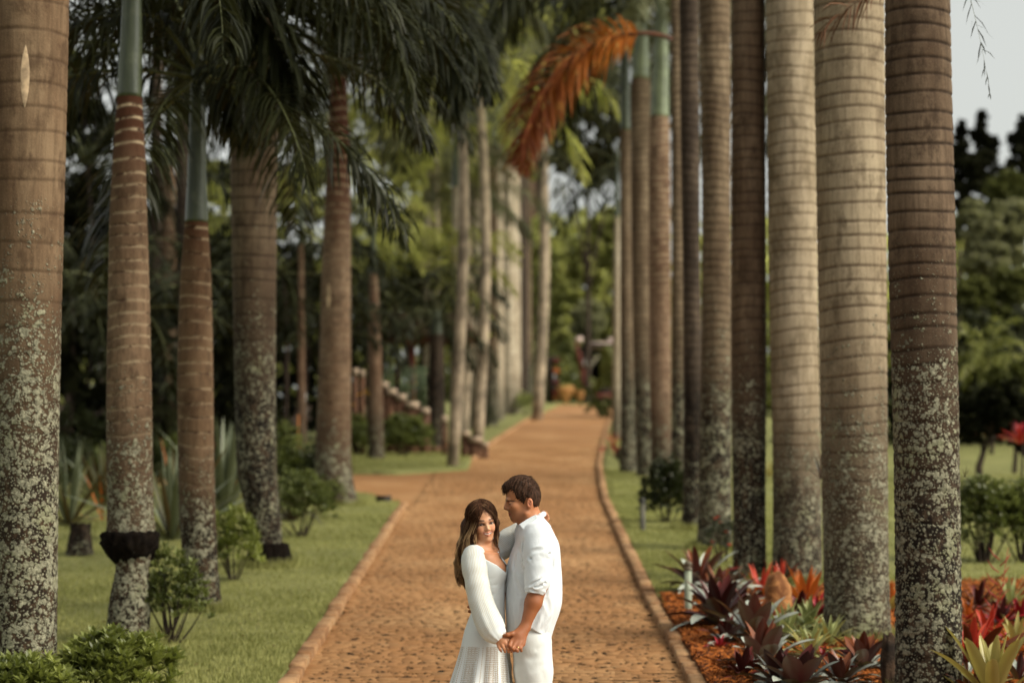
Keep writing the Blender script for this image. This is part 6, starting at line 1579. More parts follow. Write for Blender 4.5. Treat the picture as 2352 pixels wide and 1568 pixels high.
# short locks give the hair a broken surface
def hair_locks(name, roots, dirs, lens, rad, mat, parent, tones, seg=4, gravity=.0):
    mb = MB()
    for r0, d, L, t in zip(roots, dirs, lens, tones):
        u = np.linspace(0, 1, seg)[:, None]; P = r0 + d * L * u + np.array([0, 0, -gravity * L]) * u ** 2
        add_tube(mb, P, rad * (1 - .85 * u[:, 0]), 4, t)
    return obj(name, mb.mesh(name, mat, True), parent)
R_ = np.random.RandomState(4); idx = R_.choice(len(V), 1500, replace=False); q = local(mR, mO, 1, V[idx]); keep = q[:, 2] > -.01; idx = idx[keep]; q = q[keep]
ctr = mT(.02, 0, .05); n_ = V[idx] - ctr; n_ /= np.linalg.norm(n_, axis=1)[:, None]
sweep = (mR @ np.array([.75, .1, -.35]))[None] + R_.normal(0, .28, (len(idx), 3)); sweep[q[:, 0] < 0] = (mR @ np.array([-.1, 0, -1.0])) + R_.normal(0, .2, (int((q[:, 0] < 0).sum()), 3))
d_ = sweep - n_ * (sweep * n_).sum(1)[:, None] + n_ * .09; d_ /= np.linalg.norm(d_, axis=1)[:, None]
hair_locks('hair_locks', V[idx] - n_ * .002, d_, R_.uniform(.014, .028, len(idx)), .0015, M_hair_m, hair_o, R_.rand(len(idx)) * 0)

# shirt
sF = Field()
rows = [(470, 640, 800), (500, 610, 850), (560, 590, 892), (640, 556, 905), (720, 528, 909), (800, 516, 915), (900, 512, 920), (1000, 512, 921), (1060, 514, 906), (1120, 518, 884), (1200, 522, 856), (1262, 524, 838)]
zz = [zf(r[0]) for r in rows]; cx_ = [(J(r[1], 800)[0] + J(r[2], 800)[0]) / 2 for r in rows]; rx_ = [(J(r[2], 800)[0] - J(r[1], 800)[0]) / 2 for r in rows]
sF.loft(zz, cx_, .02, rx_, [.11, .155, .195, .20, .20, .20, .198, .196, .194, .194, .192, .19], k=.04, pw=2.3)
sF.path([J(712, 455, .02), J(725, 505, -.02), J(742, 555, -.155)], [.055, .075, .074], .05)
sF.path([J(712, 455, .02), J(705, 505, .06), J(700, 560, .19)], [.055, .075, .072], .05)
sl = [J(748, 560, -.16), J(754, 650, -.195), J(752, 760, -.225), J(742, 850, -.24), J(728, 905, -.25)]
sF.path(sl, [.074, .070, .064, .059, .0545], .035)
sF.path([J(712, 560, .19), J(620, 800, .26), J(540, 900, .22)], [.070, .060, .055], .03)
# rolled cuff
cd = nrm(J(718, 945, -.252) - J(738, 850, -.24))
for t_, r_c in ((0, .0585), (.032, .0600), (.062, .0575)):
    c_ = J(735, 872, -.243) + cd * t_; sF.ell(c_, (r_c, r_c, .020), frame_rot(np.cross(cd, [0, 1, 0]), cd)[:, [0, 1, 2]], .005)
sF.fn(lambda P: (P - (J(718, 946, -.252)))@cd + 0 if False else np.where((P[:, 1] < -.19) & (P[:, 2] < zf(800)) & (np.abs(P[:, 0] - J(720, 940)[0]) < .085), (P - J(718, 944, -.252)) @ cd, -1.0), .002, 'i')
# hem: higher at the side, dipping behind
hx = np.array([J(v, 800)[0] for v in (500, 560, 640, 700, 760, 832, 900)]); hz = np.array([zf(v) for v in (1212, 1208, 1190, 1180, 1215, 1262, 1275)])
sF.fn(lambda P: np.interp(P[:, 0], hx, hz) - P[:, 2], .003, 'i')
# neck opening
sF.cap(J(672, 380, .0), J(712, 470, .02), .056, .052, .006, 's')
def folds(P):
    o = np.zeros(len(P))
    for (a, b, w, amp) in FOLDS:
        ab = b - a; t = np.clip((P - a) @ ab / (ab @ ab), 0, 1); d = np.linalg.norm(P - a - t[:, None] * ab, axis=1); w2_ = w * .8; o += 1.15 * amp * (np.exp(-(d / w2_) ** 2) - .45 * np.exp(-((d - 1.9 * w2_) / w2_) ** 2)) * np.sin(np.pi * np.clip(t, .02, .98)) ** .5
    return 1.35 * o + .0042 * vnoise(P * np.array([1, 1, .40]), 3.2, 8) + .0018 * vnoise(P * np.array([1, 1, .6]), 8, 9)
def FL(x0, y0, x1, y1, d, w=.011, amp=.007): return (J(x0, y0, d), J(x1, y1, d), w, amp)
FOLDS = [FL(690, 700, 760, 668, -.26), FL(760, 668, 850, 655, -.25, .010, .009), FL(680, 725, 700, 700, -.25), FL(700, 640, 790, 620, -.27, .012, .005), FL(620, 590, 650, 620, -.16), FL(620, 660, 662, 680, -.19, .008, .008), FL(625, 700, 660, 715, -.19, .008, .007), FL(622, 735, 662, 742, -.19, .008, .007),
         FL(690, 880, 770, 830, -.30, .008, .007), FL(700, 905, 790, 870, -.30, .008, .008), FL(745, 840, 810, 870, -.29, .008, .008), FL(670, 900, 740, 925, -.305, .007, .006),
         FL(860, 650, 835, 760, -.14, .012, .010), FL(835, 760, 800, 940, -.17, .012, .009), FL(570, 620, 590, 800, -.13, .014, .005), FL(545, 760, 620, 940, -.16, .015, .006), FL(700, 1180, 760, 1040, -.18, .016, .006), FL(600, 1190, 560, 960, -.17, .018, .005), FL(880, 1080, 780, 1200, -.15, .014, .006), FL(800, 960, 860, 1120, -.17, .018, .005), FL(650, 960, 620, 1130, -.185, .016, .006), FL(650, 760, 655, 900, -.205, .010, .009), FL(645, 560, 650, 720, -.19, .010, .007),
         FL(760, 500, 860, 600, -.14, .014, .004), FL(700, 520, 760, 600, -.20, .012, .004)]
sF.fn(folds, 0, 'n')
V, Q = surf_nets(sF, (-.32, -.36, zf(1300)), (.32, .36, zf(330)), .0038)
shirt_o = obj('shirt', make_mesh('shirt', V, Q, M_shirt, True), man)
# collar: a folded band round the neck with a pointed front leaf
cF = Field()
ring = []
for k in range(15):
    a = math.radians(-150 + k * 300 / 14); cxr = .064; c0 = J(712, 425, .02)
    x = -math.cos(a) * cxr; y = -math.sin(a) * cxr * .98; tz = (.045 * (x / cxr)); ring.append(c0 + np.array([x, y, tz - .004]))
for k in range(14): cF.cap(ring[k], ring[k + 1], .0155, .0155, .006)
def prism(poly_img, dyc, th, nrm_shift=0.0):
    pts = np.array([[J(a, b, dyc)[0], J(a, b, dyc)[2]] for a, b in poly_img])
    def f(P):
        X = P[:, [0, 2]]; d = np.full(len(P), 1e9); s = np.ones(len(P)); n = len(pts)
        for i in range(n):
            a, b = pts[i], pts[i - 1]; e = b - a; w = X - a; t = np.clip((w @ e) / (e @ e), 0, 1); bb = w - t[:, None] * e; d = np.minimum(d, (bb * bb).sum(1))
            c1 = X[:, 1] >= a[1]; c2 = X[:, 1] < b[1]; c3 = e[0] * w[:, 1] > e[1] * w[:, 0]
            allc = (c1 & c2 & c3) | (~c1 & ~c2 & ~c3); s = np.where(allc, -s, s)
        d2 = s * np.sqrt(d); dd = np.abs(P[:, 1] - dyc - nrm_shift * (P[:, 2] - pts[0][1])) - th; return np.maximum(d2, dd)
    return f
cF.fn(prism([(612, 452), (640, 432), (700, 395), (735, 380), (742, 405), (700, 440), (652, 497), (640, 488)], -.104, .011, .22), .006, 'u', J(670, 440, -.09), .16)
cF.cap(J(672, 340, 0), J(700, 500, .02), .0545, .0545, .003, 's')
V, Q = surf_nets(cF, J(712, 425, 0) - [.13, .19, .09], J(712, 425, 0) + [.13, .13, .09], .0026)
obj('collar', make_mesh('collar', V, Q, M_shirt, True), shirt_o)
# trousers
tF = Field()
rw = [(1120, 555, 850), (1240, 562, 836), (1320, 572, 834), (1400, 580, 838), (1500, 586, 846), (1568, 592, 856)]
tF.loft([zf(r[0]) for r in rw[:4]], [J((r[1] + r[2]) / 2, 1300)[0] for r in rw[:4]], .02, [(r[2] - r[1]) / 2 / 1319 for r in rw[:4]], [.165, .175, .18, .17], k=.04, pw=2.4)
for s in (-1, 1):
    o_ = 0 if s < 0 else -10
    tF.path([J(706 + o_, 1290, .02 + s * .088), J(716 + o_, 1480, .02 + s * .092), J(726 + o_, 1660, .02 + s * .095), J(735 + o_, 1900, .02 + s * .10), J(745 + o_, 2400, .02 + s * .11)], [.100, .098, .090, .078, .072], .03)
FOLD_T = [FL(690, 1200, 672, 1290, -.18, .006, .006), FL(600, 1350, 700, 1400, -.18, .016, .005), FL(620, 1420, 720, 1380, -.18, .016, .006), FL(740, 1330, 820, 1290, -.17, .014, .005), FL(700, 1480, 790, 1440, -.18, .018, .006), FL(650, 1500, 660, 1568, -.17, .02, .005), FL(780, 1500, 800, 1568, -.16, .02, .005)]
def foldt(P):
    global FOLDS
    o = np.zeros(len(P))
    for (a, b, w, amp) in FOLD_T:
        ab = b - a; t = np.clip((P - a) @ ab / (ab @ ab), 0, 1); d = np.linalg.norm(P - a - t[:, None] * ab, axis=1); o += amp * np.exp(-(d / w) ** 2)
    return o * .8 + .0015 * vnoise(P * np.array([1, 1, .5]), 3.0, 12)
tF.fn(foldt, 0, 'n')
V, Q = surf_nets(tF, (-.30, -.30, .05), (.32, .30, zf(1110)), .006)
obj('trousers', make_mesh('trousers', V, Q, M_trouser, True), man)
M_shoe = plain('tan_shoe', (.25, .14, .07), .6)
for s in (-1, 1):
    f2 = Field(); f2.path([J(745, 2455, .02 + s * .11), J(690, 2462, .02 + s * .115), J(600, 2475, .02 + s * .12)], [.046, .045, .036], .03); f2.fn(lambda P: -.002 - P[:, 2] + (P[:, 0] * 0), .002, 'i')
    V, Q = surf_nets(f2, J(700, 2460, .02 + s * .11) - [.2, .1, .12], J(700, 2460, .02 + s * .11) + [.15, .1, .1], .006); obj('shoe', make_mesh('shoe', V, Q, M_shoe, True), man)
M_gold = plain('gold', (.80, .55, .22), .25, .02, 5, .5, metallic=1.0)
mb = MB(); a_, b_ = md[2] * .55 + kn[2] * .45, nrm(md[2] - kn[2]); e1 = nrm(np.cross(b_, [0, 1, 0])); e2 = np.cross(b_, e1); th = np.linspace(0, 2 * math.pi, 21)
add_tube(mb, a_ + .0112 * (np.cos(th)[:, None] * e1 + np.sin(th)[:, None] * e2), .0020, 6); obj('wedding_ring', mb.mesh('wedding_ring', M_gold, True), man)

# ---------------- woman
wF = Field(); yw = math.radians(17); rl = math.radians(10)
Fw = np.array([math.sin(yw), -math.cos(yw), -.05]); Uw = np.array([-math.sin(rl), .0, math.cos(rl)])
wR = frame_rot(Fw, Uw); wSC = .95
wO = J(352, 452, -.04)
wT = head_parts(wF, wR, wO, wSC, True)
wF.cap(wT(-.012, 0, -.04), J(362, 612, -.03), .046, .047, .03)
wF.path([J(285, 660, -.11), J(360, 625, -.03), J(430, 640, .09)], [.044, .050, .044], .04)
zw = [zf(v) for v in (650, 720, 800, 900, 1000, 1060, 1150, 1260)]
wF.loft(zw, [J(v, 800)[0] for v in (365, 385, 405, 408, 405, 400, 385, 370)], -.03, [.080, .080, .078, .072, .068, .068, .080, .085], [.12, .125, .12, .098, .092, .090, .10, .10], k=.04)
wF.ell(J(440, 768, -.10), (.060, .060, .062), None, .03); wF.ell(J(462, 770, .02), (.055, .060, .062), None, .03)
shW, elW, wrW = J(288, 672, -.125), J(335, 930, -.20), J(462, 1240, -.29)
wF.path([shW, elW], [.040, .034], .03).path([elW, wrW], [.034, .0205], .02)
kw = [J(530, 1258, -.300), J(522, 1292, -.312), J(497, 1304, -.315), J(470, 1306, -.308)]
mw = [J(548, 1300, -.310), J(535, 1325, -.328), J(508, 1328, -.330), J(478, 1328, -.322)]
tw = [J(560, 1348, -.305), J(540, 1350, -.322), J(514, 1348, -.326), J(488, 1344, -.320)]
for q in kw: wF.cap(wrW, q, .0165, .0105, .010)
wF.cap(wrW, J(500, 1265, -.300), .019, .018, .015)
for a, b, c, r in zip(kw, mw, tw, (.0085, .0088, .0085, .0078)): wF.path([a, b, c], [r * 1.08, r, r * .72], .003)
wF.path([J(480, 1248, -.30), J(525, 1238, -.29), J(558, 1250, -.285), J(575, 1268, -.285)], [.013, .010, .0085, .007], .005)
s2, e2_, w2 = J(420, 650, .10), J(590, 560, .24), J(770, 395, .16)
wF.path([s2, e2_, w2], [.040, .034, .021], .03)
for (a, b, c, r) in (((790, 372), (808, 388), (820, 412), .0082), ((783, 364), (800, 372), (817, 392), .0082), ((780, 385), (795, 402), (812, 424), .0080), ((776, 396), (790, 412), (800, 428), .0072)):
    wF.path([w2, J(a[0], a[1], .10), J(b[0], b[1], .04), J(c[0], c[1], .015)], [.014, r * 1.15, r * 1.05, r * .8], .004)
for s in (-1, 1):
    wF.path([J(375, 1280, -.03 + s * .055), J(370, 1860, -.03 + s * .07), J(372, 2390, -.03 + s * .08)], [.068, .046, .034], .03); wF.path([J(365, 2440, -.03 + s * .08), J(410, 2470, -.10 + s * .08)], [.030, .024], .02)
Vw, Qw = surf_nets(wF, (-.42, -.40, -.02), (.30, .36, 1.72), .0030)
def wom_col(V):
    q = local(wR, wO, wSC, V); f, s, u = q.T; s_ = np.abs(s); c = np.tile(np.array([.52, .235, .118]), (len(V), 1))
    H = ((u > -.12) & (s_ < .09) & (f > .02)).astype(float)
    c = mixc(c, H * .35, (.66, .36, .21))
    blush = H * np.exp(-(((s_ - .040) / .016) ** 2 + ((u + .020) / .014) ** 2)); c = mixc(c, blush * .5, (.60, .20, .11))
    glow = H * np.exp(-((s_ / .010) ** 2 + ((u + .006) / .03) ** 2)); c = mixc(c, glow * .35, (.80, .52, .34))
    con = H * ss(.044, .058, s_) ; c = mixc(c, con * .45, (.34, .14, .07))
    lw = .0275; arc = .10 * 0 + 9.0 * s ** 2
    up_l = H * np.exp(-((u - (-.0430 + 7.0 * s ** 2)) / .0040) ** 4) * ss(lw + .003, lw - .003, s_) * (f > .075)
    lo_l = H * np.exp(-((u - (-.0588 + 27.0 * s ** 2)) / .0050) ** 4) * ss(lw + .001, lw - .004, s_) * (f > .075)
    c = mixc(c, np.clip(up_l + lo_l, 0, 1) * .85, (.50, .155, .115))
    inn = H * np.exp(-(((u + .0500 - 12 * s ** 2) / .0048) ** 4 + (s_ / .022) ** 4)) * (f < .0960) * (f > .07); c = mixc(c, np.clip(inn, 0, 1) * .9, (.10, .02, .02))
    bz = .0285 + .14 * (s_ - .02) - 7.0 * np.maximum(0, s_ - .037) ** 2 * 3; brow = H * np.exp(-((u - bz) / .0052) ** 4) * ss(.010, .015, s_) * ss(.056, .050, s_); c = mixc(c, brow * .96, (.030, .014, .008))
    sh = H * np.exp(-(((u - .0145) / .0075) ** 2 + ((s_ - .032) / .017) ** 2)); c = mixc(c, sh * .65, (.20, .085, .05))
    rim = H * np.exp(-((np.sqrt(((s_ - .031) / .0155) ** 2 + ((u - .0055) / .0058) ** 2) - 1) / .42) ** 2) * ss(-.003, .005, u); c = mixc(c, rim * .96, (.02, .010, .008))
    wing = H * np.exp(-((u - .010 - .25 * (s_ - .047)) / .002) ** 2) * ss(.044, .047, s_) * ss(.056, .050, s_); c = mixc(c, wing * .9, (.02, .01, .008))
    nost = H * np.exp(-(((s_ - .0075) / .0038) ** 2 + ((u + .0305) / .0028) ** 2)) * (f > .085); c = mixc(c, nost * .75, (.16, .04, .025))
    fold_ = H * np.exp(-((s_ - (.018 + .5 * (-.024 - u))) / .0022) ** 2) * ss(-.046, -.040, u) * ss(-.022, -.028, u) * (f > .06); c = mixc(c, fold_ * .40, (.30, .11, .06))
    c = mixc(c, (V[:, 2] < zf(1100)).astype(float) * .5, (.46, .19, .085))
    return np.clip(c, 0, 1)
woman = empty('person', PO); tag(woman, 'smiling long-haired woman in a long white dress, her arm round the man', 'person')
body_w = obj('body', make_mesh('body', Vw, Qw, M_skin, True, {'col': wom_col(Vw)}), woman)
# eyes and teeth
M_eye = NT('eye'); q_ = M_eye.attr('col', out='Vector'); M_eye = M_eye.done(M_eye.pr(q_, .12, .6))
def eyeball(T, R, c, r, gaze, parent, sc):
    th = np.linspace(0, math.pi, 15); ph = np.linspace(0, 2 * math.pi, 24, endpoint=False); G_ = nrm(gaze); e1 = nrm(np.cross(G_, [0, 0, 1.])); e2 = np.cross(e1, G_)
    v = []; col = []
    for a in th:
        for b in ph:
            v.append(T(*c) + r * sc * (math.cos(a) * G_ + math.sin(a) * (math.cos(b) * e1 + math.sin(b) * e2)))
            col.append((.008, .005, .004) if a < .28 else ((.045, .018, .008) if a < .54 else (.30, .26, .22)))
    i = np.arange(14)[:, None] * 24; j = np.arange(24)[None]; k = (j + 1) % 24
    f = np.stack([i + j, i + 24 + j, i + 24 + k, i + k], -1).reshape(-1, 4)
    return obj('eyeball', make_mesh('eyeball', v, f, M_eye, True, {'col': col}), parent)
for s in (-1, 1): eyeball(wT, wR, (.0815, s * .0305, .0058), .0122, np.array([.02, -1, 0.0]), body_w, wSC)
mb = MB(); n_t = 10; M_teeth = plain('teeth', (.74, .70, .62), .25, .02)
for k in range(n_t):
    s = -.0195 + .039 * (k + .5) / n_t; f_ = .0955 - 9 * s * s; hz_ = .0066 * (1 - (s / .030) ** 2); c_ = wT(f_, s, -.0492 + 11 * s * s)
    v, f = box_vf((0, 0, 0), (.006 * wSC, .00395 * wSC, hz_ * wSC)); mb.add(v @ wR.T + c_, f)
obj('teeth', mb.mesh('teeth', M_teeth), body_w)

# dress: bodice, sleeves and skirt
M_lace = NT('lace_skirt'); p = M_lace.coord('Object'); x_, y_, z_ = M_lace.xyz(p)
zb = zf(1298); zn = M_lace.math('ADD', z_, 0.0)
ang_ = M_lace.attr('ang'); panel = M_lace.mr(M_lace.math('FRACT', M_lace.math('MULTIPLY', ang_, 9.0)), .35, .42)
uv = M_lace.comb(M_lace.math('MULTIPLY', ang_, 140.0), M_lace.math('MULTIPLY', z_, 105.0), 0.0)
dots = M_lace.mr(M_lace.voro(uv, 1.0, rnd=.15), .30, .42, 1, 0)
lines = M_lace.mr(M_lace.math('FRACT', M_lace.math('MULTIPLY', ang_, 48.0)), .80, .86)
lineg = M_lace.math('MULTIPLY', lines, M_lace.mr(M_lace.math('FRACT', M_lace.math('MULTIPLY', z_, 95.0)), .35, .45))
below = M_lace.mr(z_, zb, zb - .006)
hole = M_lace.math('MULTIPLY', M_lace.math('MAXIMUM', M_lace.math('MULTIPLY', dots, panel), lineg), below)
M_lace = M_lace.done(M_lace.pr(M_lace.mix(M_lace.math('MULTIPLY', hole, .80), (.68, .71, .71), (.36, .23, .12)), .85, .15, M_lace.bump(M_lace.math('SUBTRACT', M_lace.noise(M_lace.mapv(p, (1, 1, .12)), 14, 3), M_lace.math('MULTIPLY', hole, .5)), .35, .01)))
dF = Field()
drow = [(640, 300, 455), (700, 300, 500), (760, 312, 514), (800, 318, 516), (900, 322, 512), (1000, 300, 513), (1060, 284, 516), (1110, 262, 518), (1160, 234, 520), (1250, 212, 521), (1350, 200, 526), (1450, 172, 532), (1568, 140, 540), (1800, 90, 560), (2200, 20, 590), (2470, -20, 610)]
dz_ = [zf(r[0]) for r in drow]; dcx = [(J(r[1], 800)[0] + J(r[2], 800)[0]) / 2 for r in drow]; drx = [(r[2] - r[1]) / 2 / 1319 for r in drow]
dF.loft(dz_, dcx, -.03, drx, [.118, .135, .140, .140, .122, .112, .115, .125, .14, .155, .165, .175, .19, .22, .27, .30], k=.03, pw=2.1)
dF.ell(J(446, 770, -.10), (.060, .060, .068), None, .03); dF.ell(J(463, 776, -.02), (.0545, .070, .066), None, .03)
dF.path([J(290, 668, -.11), J(330, 650, -.05)], [.050, .035], .03); dF.path([J(425, 650, .09), J(400, 640, .05)], [.046, .03], .03)
dF.fn(prism([(521, 792), (455, 738), (380, 697), (318, 640), (262, 636), (240, 560), (300, 500), (405, 560), (436, 600), (480, 678), (524, 742)], -.14, .20), .003, 's')
wF2 = Field(); 
def dfold(P):
    o = np.zeros(len(P))
    for (a, b, w, amp) in FOLD_D:
        ab = b - a; t = np.clip((P - a) @ ab / (ab @ ab), 0, 1); d = np.linalg.norm(P - a - t[:, None] * ab, axis=1); o += amp * np.exp(-(d / w) ** 2)
    x, y, z = P.T; th = np.arctan2(y + .03, x - np.interp(z, sorted(dz_), np.array(dcx)[np.argsort(dz_)])); lowz = ss(zf(1250), zf(1600), z)
    return o + lowz * (.010 * np.sin(th * 9 + 1.5) + .006 * np.sin(th * 17 + z * 3)) + .0015 * vnoise(P, 5, 21)
FOLD_D = [FL(388, 882, 440, 880, -.16, .005, .006), FL(440, 880, 500, 858, -.15, .006, .004), FL(388, 905, 460, 920, -.16, .006, .005), FL(390, 840, 470, 822, -.17, .007, .004), FL(395, 960, 470, 930, -.15, .008, .004), FL(470, 905, 508, 915, -.12, .006, .004), FL(300, 1100, 420, 1150, -.16, .012, .004), FL(280, 1180, 380, 1260, -.18, .014, .004)]
dF.fn(dfold, 0, 'n')
V, Q = surf_nets(dF, (-.50, -.42, -.02), (.16, .36, zf(560)), .0042)
order_ = np.argsort(dz_); cxl = np.interp(V[:, 2], np.array(dz_)[order_], np.array(dcx)[order_]); ang = np.arctan2(V[:, 1] + .03, V[:, 0] - cxl) / (2 * math.pi) + .5
obj('dress', make_mesh('dress', V, Q, M_lace, True, {'ang': ang}), woman)
# front panel gap of the skirt: a second hanging fold
gF = Field(); gF.path([J(520, 1290, -.02), J(530, 1450, -.01), J(538, 1600, 0), J(560, 2300, 0)], [.018, .020, .026, .05], .02)
V, Q = surf_nets(gF, (-.2, -.15, .05), (.2, .15, zf(1280)), .006); obj('skirt_fold', make_mesh('skirt_fold', V, Q, plain('inner_fold', (.50, .49, .42), .9, .1, 60), True), woman)
# sheer striped sleeves
def mat_sleeve():
    m = NT('sheer_striped_sleeve'); a = m.attr('ang'); p = m.coord('Object')
    st = m.mr(m.math('FRACT', m.math('MULTIPLY', a, 48.0)), .40, .55); st2 = m.mr(m.math('FRACT', m.math('MULTIPLY', a, 48.0)), .92, .99, 1, 0)
    f = m.math('MULTIPLY', st, st2); fac = m.mr(m.noise(p, 5, 2), .3, .55, .5, 1.0); zz_ = m.attr('mask')
    f = m.math('MULTIPLY', m.math('MULTIPLY', f, fac), zz_)
    c = m.mix(m.math('MULTIPLY', f, .62), (.68, .71, .70), (.48, .38, .23))
    return m.done(m.pr(c, .85, .15, m.bump(m.math('SUBTRACT', 1.0, f), .12, .003)))
M_sleeve = mat_sleeve()
def sleeve(nm, pts, rs, fold_amp, parent, ref, puff=None):
    f = Field(); f.path(pts, rs, .04)
    P_ = np.array(pts); 
    def par(P):
        best = np.full(len(P), 1e9); tt = np.zeros(len(P)); L = 0; ax = np.zeros((len(P), 3)); off = np.zeros((len(P), 3))
        for i in range(len(P_) - 1):
            ab = P_[i + 1] - P_[i]; l = np.linalg.norm(ab); t = np.clip((P - P_[i]) @ ab / l ** 2, 0, 1); o = P - P_[i] - t[:, None] * ab; d = np.linalg.norm(o, axis=1); m = d < best
            best = np.where(m, d, best); tt = np.where(m, L + t * l, tt); ax[m] = ab / l; off[m] = o[m]; L += l
        r1 = nrm(ref); e1 = r1 - ax * (ax @ r1)[:, None]; e1 /= np.linalg.norm(e1, axis=1)[:, None] + 1e-9; e2 = np.cross(ax, e1)
        return tt, np.arctan2((off * e2).sum(1), (off * e1).sum(1)), L
    def fo(P):
        t, a, L = par(P); q = t / L; return fold_amp * (np.sin(a * 7 + 3 * q) * .5 + np.sin(a * 11 - 5 * q) * .35) * (.35 + ss(.5, .95, q)) + .0014 * vnoise(P, 6, 33)
    f.fn(fo, 0, 'n'); lo = P_.min(0) - .12; hi = P_.max(0) + .12
    V, Q = surf_nets(f, lo, hi, .0036); t, a, L = par(V); q = t / L
    return obj(nm, make_mesh(nm, V, Q, M_sleeve, True, {'ang': a / 6.283 + .5, 'mask': ss(.02, .10, q) * ss(.99, .93, q)}), parent)
sleeve('sleeve', [J(318, 642, -.07), J(298, 668, -.11), J(294, 710, -.13), J(302, 780, -.155), J(322, 890, -.19), J(345, 1000, -.215), J(382, 1100, -.24), J(415, 1170, -.265), J(440, 1215, -.28), J(455, 1236, -.288)], [.030, .050, .055, .056, .056, .057, .060, .060, .050, .026], .0016, woman, (0, -1, 0))
cu = Field(); cu.path([J(440, 1262, -.285), J(490, 1205, -.290)], [.014, .022], .02); cu.path([J(425, 1245, -.28), J(470, 1190, -.275)], [.02, .03], .02)
V, Q = surf_nets(cu, J(460, 1230, -.28) - [.12, .1, .12], J(460, 1230, -.28) + [.12, .1, .12], .004); obj('cuff', make_mesh('cuff', V, Q, M_dress, True), woman)
sleeve('sleeve', [J(428, 648, .09), J(480, 612, .14), J(560, 560, .20), J(640, 500, .20), J(735, 430, .19)], [.050, .062, .064, .052, .034], .004, woman, (0, 0, 1))

# hair: full volume plus strands
kF = Field()
kF.ell(wT(.006, 0, .060), np.array((.094, .080, .086)) * wSC, wR, .02); kF.ell(wT(-.035, 0, .0), np.array((.060, .066, .09)) * wSC, wR, .03)
kF.path([J(300, 400, -.02), J(268, 470, .0), J(262, 530, .0), J(232, 600, .0), J(226, 660, .0), J(200, 720, .0), J(202, 790, -.01), J(216, 840, -.01), J(238, 900, -.02)], [.045, .048, .044, .042, .034, .033, .024, .017, .006], .02)
kF.path([J(320, 420, -.085), J(308, 480, -.09), J(296, 545, -.09), J(280, 610, -.10), J(250, 670, -.09)], [.016, .020, .022, .020, .014], .02)
kF.path([J(440, 380, -.05), J(454, 440, -.04), J(452, 520, -.04), J(448, 570, -.04), J(462, 630, -.05)], [.014, .014, .013, .010, .004], .02)
def wcut(P):
    q = local(wR, wO, wSC, P); f, s, u = q.T
    # face opening: inside an egg shape on the front
    e = np.sqrt((s / np.interp(u, [-.10, -.02, .03, .050, .074], [.058, .053, .050, .040, .010])) ** 2 + np.maximum(0, (u - .070) / .02) ** 2) - 1
    return np.maximum(e * .05, (.035 - f))
kF.fn(wcut, .006, 's')
kF.fn(lambda P: .0009 * np.sin(((P - wO) @ wR)[:, 1] * 620 + P[:, 2] * 40 + 2 * np.sin(P[:, 2] * 60)) + .0014 * vnoise(P, 12, 44), 0, 'n')
V, Q = surf_nets(kF, wO - [.22, .17, .40], wO + [.14, .17, .17], .0032)
def hitone(V): return np.clip(ss(zf(440), zf(600), V[:, 2]) * .70 * (.5 + .5 * np.sin(V[:, 0] * 130 + V[:, 2] * 30)), 0, 1)
M_hair_w = hair_mat('hair_brown_highlights', (.018, .008, .004), (.085, .036, .017), (.60, .38, .19))
hair_wo = obj('hair', make_mesh('hair', V, Q, M_hair_w, True, {'tone': hitone(V)}), woman)
Rw = np.random.RandomState(9); mb = MB()
qv = local(wR, wO, wSC, V); sel = np.where((qv[:, 2] > .0) & (V[:, 2] > zf(470)))[0]; sel = Rw.choice(sel, 1900, replace=False)
cw = wT(.0, 0, .045); nn = V[sel] - cw; nn /= np.linalg.norm(nn, axis=1)[:, None]; qs = qv[sel]
lat = np.sign(qs[:, 1] + .012 + 1e-6)[:, None] * wR[:, 1][None]; dn = lat * .8 * ss(.02, .10, qs[:, 2])[:, None] + np.array([0, 0, -1.0]) + Rw.normal(0, .07, (len(sel), 3)) - wR[:, 0][None] * .25
dn -= nn * (dn * nn).sum(1)[:, None]; dn /= np.linalg.norm(dn, axis=1)[:, None]
for r0, d, n3 in zip(V[sel], dn, nn):
    L = Rw.uniform(.03, .06); u = np.linspace(0, 1, 5)[:, None]; P = r0 + n3 * .0004 + d * L * u - n3 * (L * L / .17) * u ** 2; add_tube(mb, P, Rw.uniform(.0008, .0016) * (1 - .7 * u[:, 0]), 4, 0.0 if Rw.rand() > .06 else .3)
gA = np.array([[372, 318, -.06], [325, 330, -.08], [278, 385, -.09], [243, 470, -.07], [218, 560, -.06], [188, 650, -.05], [174, 735, -.045], [182, 820, -.05], [226, 912, -.05]], float)
gB = np.array([[374, 322, -.10], [352, 352, -.125], [325, 405, -.125], [313, 470, -.12], [300, 540, -.12], [290, 600, -.135], [262, 670, -.12], [232, 760, -.08], [240, 880, -.06]], float)
gC = np.array([[370, 316, .0], [330, 322, .03], [285, 370, .06], [258, 460, .08], [240, 560, .08], [226, 650, .06], [212, 740, .03], [218, 830, .0], [240, 900, -.02]], float)
u9 = np.linspace(0, 1, 9); uq = np.linspace(0, 1, 34)
def interp_curve(Gd): return np.stack([np.interp(uq, u9, Gd[:, k]) for k in range(3)], 1)
def smooth3(C):
    for _ in range(3): C[1:-1] = (C[:-2] + 2 * C[1:-1] + C[2:]) / 4
    return C
